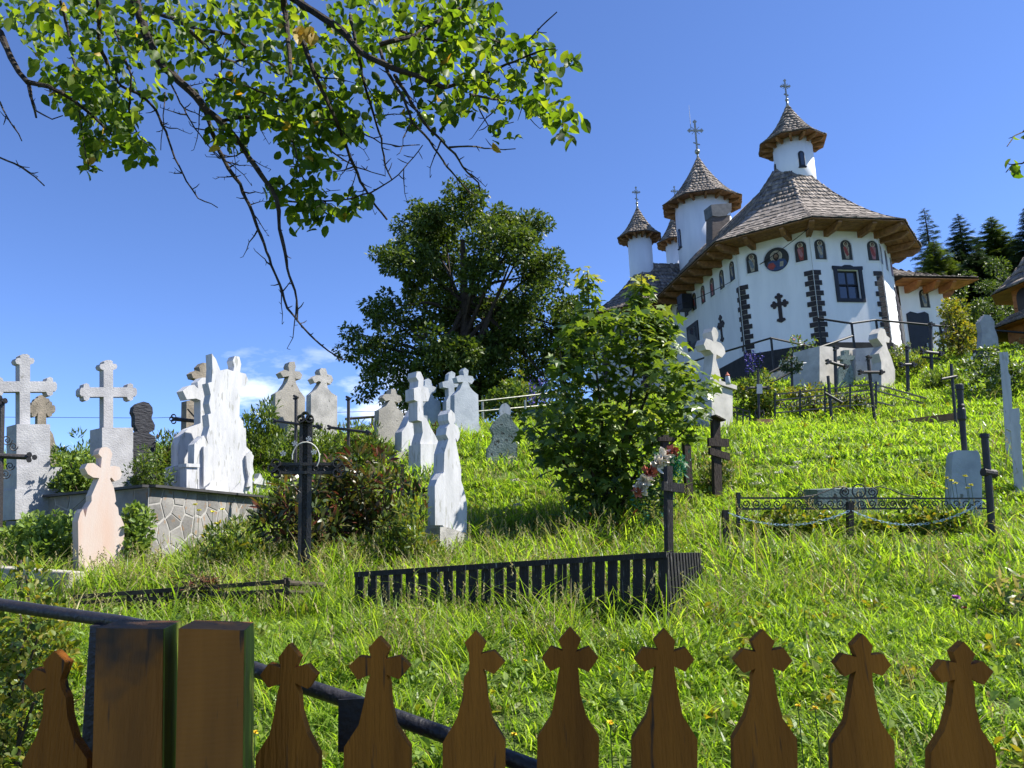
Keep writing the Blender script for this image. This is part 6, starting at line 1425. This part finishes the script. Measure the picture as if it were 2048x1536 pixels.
bushpx('sedum_bush', 'low mounded light green sedum before the stone-clad wall', 'shrub', 10, 165, 1005, 1140, 8.6, 2600, .06, 'oval', [M['leaf_sedum']], .4, crad=(.07, .13), nclump=70, upbias=.8)
bushpx('sedum_bush', 'light green sedum between the pink stone and the wall corner', 'shrub', 235, 295, 1000, 1135, 8.75, 1300, .06, 'oval', [M['leaf_sedum']], .15, crad=(.06, .11), nclump=40, upbias=.8)
bushpx('sedum_bush', 'tall sedum clump growing on the terrace behind the pink stone', 'shrub', 105, 200, 895, 985, 10.2, 1500, .06, 'oval', [M['leaf_sedum'], M['leaf_bush']], .35, probs=[.6, .4], crad=(.07, .14), nclump=50, upbias=.7)
bushpx('shrub', 'dark leafy plants on the terrace beside the square pedestal', 'shrub', 255, 345, 890, 985, 10.6, 1300, .07, 'lance', [M['leaf_bush']], .3, crad=(.06, .13))
bushpx('shrub', 'feathery shrub with upright shoots between the two pale crosses', 'shrub', 100, 190, 850, 960, 12.2, 1500, .09, 'lance', [M['leaf_bush']], .4, upbias=1.1, crad=(.06, .14))
bushpx('shrub', 'dark shrub growing up behind the slate-faced headstone', 'shrub', 300, 370, 860, 960, 12.8, 1300, .09, 'lance', [M['leaf_bush'], M['leaf_dead']], .4, probs=[.92, .08], upbias=.8)
bushpx('shrub', 'glossy green shrub right of the white family tomb', 'shrub', 485, 560, 800, 930, 13.2, 2600, .10, 'lance', [M['leaf_bush']], .5, upbias=.9, crad=(.1, .2))
bushpx('shrub', 'wide green hedge shrub in front of the crest headstones', 'shrub', 545, 690, 850, 940, 13.0, 3200, .09, 'lance', [M['leaf_bush']], .5, upbias=.8, nclump=60)
bushpx('shrub', 'green shrub with dry tops below the low brown headstone', 'shrub', 670, 770, 840, 930, 12.6, 2400, .09, 'lance', [M['leaf_bush'], M['leaf_dead']], .5, probs=[.93, .07], upbias=.8, nclump=50)
bushpx('shrub', 'small dark herb clump between white monument and grey headstone', 'shrub', 862, 900, 830, 890, 14.2, 700, .09, 'lance', [M['leaf_bush'], M['leaf_dead']], .3, probs=[.85, .15])
bushpx('shrub', 'dark shrubs under the big tree along the pale pipe railing', 'shrub', 960, 1130, 765, 850, 20.5, 2600, .13, 'quad', [M['leaf_bush']], .7)
bushpx('shrub', 'yellow-green shrub beneath the big tree', 'shrub', 985, 1075, 735, 800, 24, 1500, .13, 'quad', [M['leaf_lime'], M['leaf_bush']], .7, probs=[.4, .6])
bushpx('flower_bed', 'green grave bed behind the ornate iron cross', 'flower bed', 1478, 1570, 735, 850, 19.0, 2600, .10, 'quad', [M['leaf_bush'], M['leaf_lime']], .6, probs=[.75, .25])
bushpx('flower_bed', 'pale flowering bed at the foot of the concrete stair wall', 'flower bed', 1565, 1640, 770, 800, 20.5, 1200, .09, 'quad', [M['leaf_lime'], M['petal_white']], .5, probs=[.85, .15])
bushpx('flower_bed', 'green planting inside the upper iron railing', 'flower bed', 1560, 1740, 785, 835, 18.8, 2200, .09, 'quad', [M['leaf_bush'], M['leaf_lime'], M['petal_white']], .6, probs=[.6, .3, .1])
bushpx('rose_bush', 'climbing rose with red and white blooms at the church plinth', 'rose bush', 1570, 1655, 672, 745, 24.6, 1100, .10, 'quad', [M['leaf_bush'], M['petal_red'], M['petal_white']], .4, probs=[.82, .09, .09])
bushpx('rose_bush', 'big dark rose bush with white blooms below the belfry', 'rose bush', 1930, 2075, 690, 800, 19.5, 3000, .10, 'quad', [M['leaf_bush'], M['petal_white']], .8, probs=[.9, .1])
bushpx('shrub', 'soft pale green weeds around the upper iron crosses', 'shrub', 1780, 1860, 690, 780, 22.5, 1700, .11, 'lance', [M['leaf_lime'], M['leaf_bush']], .6, probs=[.4, .6], upbias=.7)
bushpx('shrub', 'green weeds on the slope under the tall double-barred cross', 'shrub', 1850, 1935, 735, 800, 21.0, 1500, .11, 'lance', [M['leaf_bush']], .6, upbias=.7)
bushpx('wild_herbs', 'pinkish seeding herbs round the wooden crosses', 'herbs', 1395, 1475, 890, 1010, 10.7, 1500, .07, 'lance', [M['leaf_bush'], M['grass_dry']], .4, probs=[.75, .25], upbias=1.0, crad=(.05, .12))
bushpx('wild_herbs', 'leafy weeds filling the plot inside the scroll fence', 'herbs', 1490, 1700, 1015, 1072, 8.3, 1700, .06, 'oval', [M['leaf_bush'], M['leaf_lime']], .3, probs=[.6, .4], crad=(.05, .1), nclump=70, stems=0)
bushpx('wild_herbs', 'leafy weeds at the far end of the scroll fence plot', 'herbs', 1700, 1960, 1020, 1072, 8.3, 1800, .06, 'oval', [M['leaf_bush'], M['leaf_lime']], .3, probs=[.6, .4], crad=(.05, .1), nclump=70, stems=0)
bushpx('wild_herbs', 'flowering weeds leaning on the stone-clad wall', 'herbs', 390, 540, 1035, 1150, 8.2, 2000, .07, 'lance', [M['leaf_bush'], M['leaf_lime']], .4, probs=[.75, .25], crad=(.06, .14), nclump=60, upbias=.8)
bushpx('wild_herbs', 'dark dock leaves in the shade of the maple', 'herbs', 1090, 1260, 1010, 1075, 9.0, 900, .10, 'lance', [M['leaf_bush'], M['leaf_dead']], .4, probs=[.92, .08], upbias=.6)
bushpx('wild_herbs', 'dark weeds at the base of the peony bed', 'herbs', 560, 860, 1085, 1150, 8.1, 1700, .08, 'lance', [M['leaf_bush'], M['leaf_peony']], .35, probs=[.7, .3], nclump=60, upbias=.7)
bushpx('shrub', 'silvery large-leaved weed at the lawn edge', 'shrub', 2010, 2090, 1150, 1215, 5.6, 220, .10, 'lance', [M['leaf_bush'], M['grass_dry']], .2, probs=[.6, .4], nclump=16, stems=3)
# fine-leaved shrub at the left edge, just behind the fence
t = bushpx('box_shrub', 'fine-leaved yellow-green shrub behind the picket fence', 'shrub', -170, 120, 1190, 1600, 2.7, 7500, .026, 'oval', [M['leaf_bush'], M['leaf_lime']], .35, probs=[.45, .55], crad=(.05, .11), nclump=130, stems=30, upbias=.4)
bushpx('box_shrub', 'loose yellowish twigs of a shrub below the grey kerb slab', 'shrub', -60, 150, 1120, 1260, 4.6, 1500, .04, 'oval', [M['leaf_lime'], M['leaf_bush']], .3, probs=[.6, .4], crad=(.05, .1), nclump=50, stems=20, upbias=.6)

# delphiniums
def delphinium(label, px, ytop, ybase, d, nsp, spread):
    base = gpt(px, ybase, d); t = thing('delphinium', label, 'flowers', base); st = MB(); P = []
    for k in range(nsp):
        q = at(px+RNG.uniform(-spread, spread), ytop+RNG.uniform(0, 22), d+RNG.uniform(-.3, .3)); st.tube([base+Vector((RNG.normal()*.1, RNG.normal()*.1, 0)), q], [.012, .006], 4)
        for j in range(26): P.append((q.x+RNG.normal()*.045, q.y+RNG.normal()*.045, q.z-j*.022))
    st.build('stems', M['stem_green'], t); P = np.array(P); n = len(P); o = leaf_mesh('blossom', P, rdir(n), rdir(n), RNG.uniform(.05, .09, n), 'quad', M['petal_blue'], t); o['kind'] = 'stuff'
delphinium('deep blue delphinium spikes beside the church plinth', 1505, 697, 770, 22.0, 8, 22)
delphinium('deep blue delphinium spikes in the shade of the big tree', 1078, 752, 815, 20.0, 8, 24)

# ------------------------------------------------------------------ single wild flowers
def umbel(px, py, d, r=.05, label='cream yarrow umbel on a tall stalk in the meadow', group='yarrow umbels in the meadow'):
    P = at(px, py, d); g0 = Vector((P.x+random.uniform(-.06, .06), P.y, hz(P.x, P.y)-.03)); t = thing('yarrow', label, 'wildflower', g0, group)
    b = MB(); b.tube([g0, (g0+P)/2+Vector((random.uniform(-.03, .03), 0, 0)), P], [.004, .003, .0025], 4); b.build('stem', M['stem_green'], t)
    n = 60; a = RNG.uniform(0, 6.28, n); rr = np.sqrt(RNG.random(n))*r*(d/8)**.4; q = np.c_[P.x+rr*np.cos(a), P.y+rr*np.sin(a), P.z+RNG.normal(size=n)*.004-rr*rr*2]
    leaf_mesh('flower_head', q, unit(rdir(n)*np.array([1, 1, .8])), rdir(n), RNG.uniform(.014, .024, n)*(d/8)**.5, 'oval', M['umbel'], t)
for q in ((1657,913,11.2),(1594,924,11),(1588,934,10.8),(1558,944,10.7),(1515,965,10.2),(1516,948,10.6),(1023,914,11.5),(1031,959,10.5),(1480,905,11.5),(1740,812,17),(1035,1008,9.8),(1460,940,10.4)): umbel(*q)
def daisyflower(name, label, px, py, d, matn, r=.016, group=None, stem=True, n=16):
    P = at(px, py, d); t = thing(name, label, 'wildflower', Vector((P.x, P.y, hz(P.x, P.y))), group)
    b = MB(); b.tube([(P.x, P.y, min(hz(P.x, P.y)-.02, P.z-.05)), P], [.003, .002], 4); b.build('stem', M['stem_green'], t)
    q = np.tile(np.array(P), (n, 1)); dd = unit(np.c_[np.cos(np.arange(n)*2.4), np.sin(np.arange(n)*2.4), RNG.uniform(-.1, 1.3, n)]); leaf_mesh('petals', q, dd, unit(np.tile([0, -.5, 1.], (n, 1))+rdir(n)*.4), np.full(n, r), 'oval', M[matn], t)
for q in ((1220,1446,2.7),(1246,1302,4.3),(1596,1413,2.9),(1630,1417,2.9),(1710,1201,5.6),(510,1466,2.9),(2036,1290,4.4),(1050,1322,4.0),(1028,1470,2.7),(1500,1235,5.2),(1345,1370,3.4)):
    daisyflower('hawkweed', 'small yellow hawkweed blossom in the sunny lawn', *q, 'petal_yellow', .012, 'yellow blossoms in the lawn')
for q in ((1893,957,7.7),(1903,962,7.7),(1911,967,7.7),(1930,953,7.7),(1942,971,7.6),(1865,968,7.8),(1868,975,7.8),(1880,974,7.8),(1936,977,7.6),(1890,978,7.8)):
    daisyflower('ragwort', 'lemon yellow blossom on weeds before the grey pedestal', *q, 'petal_lemon', .026, 'lemon blossoms by the grey pedestal')
for q in ((390,1010,8.0),(425,1025,8.0),(432,1048,8.0),(445,1020,8.0),(398,1022,8.0),(1990,750,18)):
    daisyflower('ragwort', 'yellow blossom on weeds leaning against the stone-clad wall', *q, 'petal_lemon', .028, 'yellow blossoms by the stone-clad wall') if q[0] < 1000 else None
daisyflower('thistle', 'purple thistle head standing over the lawn', 1912, 1197, 5.0, 'petal_purple', .03, n=26)
daisyflower('thistle', 'brownish faded thistle head below the purple one', 1929, 1217, 5.0, 'leaf_dead', .02, n=20)
# cables of the far power line
t = thing('power_line', 'thin power line crossing the sky behind the left graves', 'cable', at(300, 835, 60))
for dz in (0, ):
    b = MB(); b.tube([at(-200, 833, 60), at(300, 836, 60), at(760, 822, 60), at(1100, 790, 62)], .022, 4); b.build('cable', M['cable'], t)
# ------------------------------------------------------------------ grass: real blades, instanced in small tufts over the hillside
def tuft(name, n, rad, h0, h1, w, lean, mats, probs, heads=0.0, seg=4):
    V = []; Fq = []; mi = []
    for k in range(n):
        a = RNG.uniform(0, 6.283); r = rad*math.sqrt(RNG.random()); bx, by = r*math.cos(a), r*math.sin(a); h = RNG.uniform(h0, h1); la = RNG.uniform(0, 6.283); ln = lean*RNG.uniform(.3, 1.2); ww = w*RNG.uniform(.7, 1.3)
        sd = la+math.pi/2+RNG.normal()*.4; m_ = int(RNG.choice(len(mats), p=probs)); b0 = len(V)
        for s in range(seg+1):
            f = s/seg; o = ln*h*f**2; z = h*(f-.28*ln*f**2.5); wd = ww*(1-f**1.6)+.0004
            cx, cy = bx+math.cos(la)*o, by+math.sin(la)*o
            V += [(cx-math.cos(sd)*wd, cy-math.sin(sd)*wd, z), (cx+math.cos(sd)*wd, cy+math.sin(sd)*wd, z)]
            if s: Fq.append((b0+2*s-2, b0+2*s-1, b0+2*s+1, b0+2*s)); mi.append(m_)
        if RNG.random() < heads:
            for j in range(9):
                q = len(V); zz = z-.01*j; aa = RNG.uniform(0, 6.28); L = .012
                V += [(cx, cy, zz), (cx+L*math.cos(aa), cy+L*math.sin(aa), zz+.006), (cx+L*.8*math.cos(aa+.5), cy+L*.8*math.sin(aa+.5), zz+.016), (cx, cy, zz+.010)]; Fq.append((q, q+1, q+2, q+3)); mi.append(len(mats)-1)
    me = bpy.data.meshes.new(name); me.from_pydata(V, [], Fq)
    for m_ in mats: me.materials.append(m_)
    me.polygons.foreach_set('material_index', mi); me.update()
    return bpy.data.objects.new(name, me)
def weed(name, n, size, mats):
    P = np.zeros((n, 3)); P[:, :2] = RNG.normal(size=(n, 2))*.05; P[:, 2] = RNG.uniform(.02, .10, n); D = unit(RNG.normal(size=(n, 3))+np.array([0, 0, .4])); V, Fc = TPL['oval']
    x, d, nn = leaf_basis(D, unit(np.array([0, 0, 1.])+RNG.normal(size=(n, 3))*.4)); S = (RNG.uniform(.6, 1.2, n)*size)[:, None, None]
    W_ = P[:, None]+S*(V[None, :, 0:1]*x[:, None]+V[None, :, 1:2]*d[:, None]+V[None, :, 2:3]*nn[:, None]); me = bpy.data.meshes.new(name)
    me.from_pydata(W_.reshape(-1, 3).tolist(), [], (Fc[None]+(np.arange(n)*len(V))[:, None, None]).reshape(-1, 3).tolist()); me.materials.append(mats); me.update(); return bpy.data.objects.new(name, me)
GC = bpy.data.collections.new('grass_tufts')
g3 = [M['grass'], M['grass_dark'], M['grass_dry']]
tf = []
for zi, (rad, wk, hk, cnt) in enumerate(((.11, 1.0, 1.0, 50), (.16, 1.5, 1.05, 60), (.26, 2.5, 1.15, 70), (.42, 4.2, 1.35, 70))):
    tf += [tuft('tuft_%d0' % zi, cnt, rad, .05*hk, .12*hk, .0034*wk, 1.2, g3, [.80, .17, .03]), tuft('tuft_%d1' % zi, cnt, rad, .05*hk, .125*hk, .0034*wk, 1.35, g3, [.74, .22, .04]), tuft('tuft_%d2' % zi, cnt, rad, .04*hk, .10*hk, .0042*wk, 1.3, g3, [.85, .12, .03]),
           tuft('tuft_%d3' % zi, int(cnt*.7), rad*.9, .13*hk, .28*hk, .0030*wk, 1.0, g3, [.55, .41, .04], .04), tuft('tuft_%d4' % zi, int(cnt*.6), rad*.9, .18*hk, .38*hk, .0028*wk, 1.1, g3, [.48, .44, .08], .10), tuft('tuft_%d5' % zi, int(cnt*.45), rad*.9, .18*hk, .36*hk, .0024*wk, 1.0, g3, [.1, .2, .7], .25),
           weed('tuft_%d6' % zi, 26, .04*wk**.5, M['leaf_sedum']), weed('tuft_%d7' % zi, 18, .05*wk**.5, M['leaf_lime'])]
for o in tf: GC.objects.link(o)
def scatter():
    pts = []; rot = []; scl = []; idx = []
    zones = ((1.45, 3.4, 150, 0), (3.4, 6.5, 95, 1), (6.5, 12, 42, 2), (12, 34, 15, 3))
    for d0, d1, dens, zi in zones:
        hw = .86*d1+1.2; n = int((d1-d0)*2*hw*dens); X = RNG.uniform(-hw, hw, n); Y = RNG.uniform(d0, d1, n)
        ok = np.abs(X) < .86*Y+1.2; X, Y = X[ok], Y[ok]; Zg = hz_np(X, Y)
        # no blades on the church terrace or inside the terrace wall's core
        lx = (X-CO.x)*CX.x+(Y-CO.y)*CX.y; ly = (X-CO.x)*CY.x+(Y-CO.y)*CY.y
        ok = ~((np.abs(lx) < 3.6) & (ly > -3.7)) & ~((lx < 0) & (lx > -6.9) & (ly > 6.5))
        q0 = np.array(A0)[:2]; e1 = np.array(pR.u)[:2]; e2 = -np.array(pL.u)[:2]; Mi = np.linalg.inv(np.c_[e1, e2]); st = (np.c_[X, Y]-q0)@Mi.T
        inw = (st[:, 0] > -.02) & (st[:, 0] < WR) & (st[:, 1] > -.02) & (st[:, 1] < WL); ok &= ~inw
        X, Y, Zg = X[ok], Y[ok], Zg[ok]; n = len(X)
        # where the meadow is left long: round graves and fences; short on the sunny lawn
        nzv = .5+.5*np.sin(X*1.7+1.3*np.sin(Y*1.1))*np.sin(Y*1.9+X*.6); fine = RNG.random(n)
        u_px = 1024+FPX*X/Y
        longp = .06+.20*nzv
        longp += .38*((Y > 6.5) & (Y < 9.8) & (u_px > 450) & (u_px < 1350))+.30*((Y > 7.0) & (Y < 8.5) & (u_px < 700))+.16*((Y > 6.0) & (Y < 7.6) & (u_px > 1350))
        longp -= .20*(Y < 6.2); longp += .30*((Y > 4.7) & (Y < 6.1) & (u_px > 690) & (u_px < 1420)); longp -= .15*((Y > 9) & (u_px > 1350)); longp = np.clip(longp, .03, .8)
        k = RNG.choice([0, 1, 2], n); lg = fine < longp; k[lg] = RNG.choice([3, 4, 3, 5], lg.sum(), p=[.46, .30, .18, .06]); wd = (~lg) & (RNG.random(n) < .16); k[wd] = RNG.choice([6, 7], wd.sum(), p=[.7, .3])
        S = RNG.uniform(.75, 1.25, n); k = k+8*zi
        for a, b_ in ((pts, np.c_[X, Y, Zg-.01]), (rot, np.c_[RNG.normal(size=n)*.08, RNG.normal(size=n)*.08, RNG.uniform(0, 6.283, n)]), (scl, S), (idx, k)): a.append(b_)
    return np.concatenate(pts), np.concatenate(rot), np.concatenate(scl), np.concatenate(idx)
P, Rv, Sv, Iv = scatter()
me = bpy.data.meshes.new('meadow_grass'); me.vertices.add(len(P)); me.vertices.foreach_set('co', P.astype(np.float32).ravel())
for nm, ty, arr in (('rot', 'FLOAT_VECTOR', Rv), ('scl', 'FLOAT', Sv), ('idx', 'INT', Iv)):
    at_ = me.attributes.new(nm, ty, 'POINT'); at_.data.foreach_set('vector' if ty == 'FLOAT_VECTOR' else 'value', (arr.astype(np.int32) if ty == 'INT' else arr.astype(np.float32)).ravel())
go = link('meadow_grass', me); tag(go, 'bright green meadow grass with weeds covering the churchyard slope', 'grass', None, 'stuff')
ng = bpy.data.node_groups.new('grass_scatter', 'GeometryNodeTree'); ng.interface.new_socket('Geometry', in_out='INPUT', socket_type='NodeSocketGeometry'); ng.interface.new_socket('Geometry', in_out='OUTPUT', socket_type='NodeSocketGeometry')
N = ng.nodes; L = ng.links; gi = N.new('NodeGroupInput'); gout = N.new('NodeGroupOutput'); ip = N.new('GeometryNodeInstanceOnPoints'); ci = N.new('GeometryNodeCollectionInfo')
ci.inputs['Collection'].default_value = GC; ci.inputs['Separate Children'].default_value = True; ci.inputs['Reset Children'].default_value = True
def attr(nm, ty): a = N.new('GeometryNodeInputNamedAttribute'); a.data_type = ty; a.inputs['Name'].default_value = nm; return a.outputs['Attribute']
L.new(gi.outputs[0], ip.inputs['Points']); L.new(ci.outputs[0], ip.inputs['Instance']); ip.inputs['Pick Instance'].default_value = True
L.new(attr('idx', 'INT'), ip.inputs['Instance Index']); e2r = N.new('FunctionNodeEulerToRotation'); L.new(attr('rot', 'FLOAT_VECTOR'), e2r.inputs[0]); L.new(e2r.outputs[0], ip.inputs['Rotation']); L.new(attr('scl', 'FLOAT'), ip.inputs['Scale'])
L.new(ip.outputs[0], gout.inputs[0]); md = go.modifiers.new('scatter', 'NODES'); md.node_group = ng
print('grass tufts', len(P))
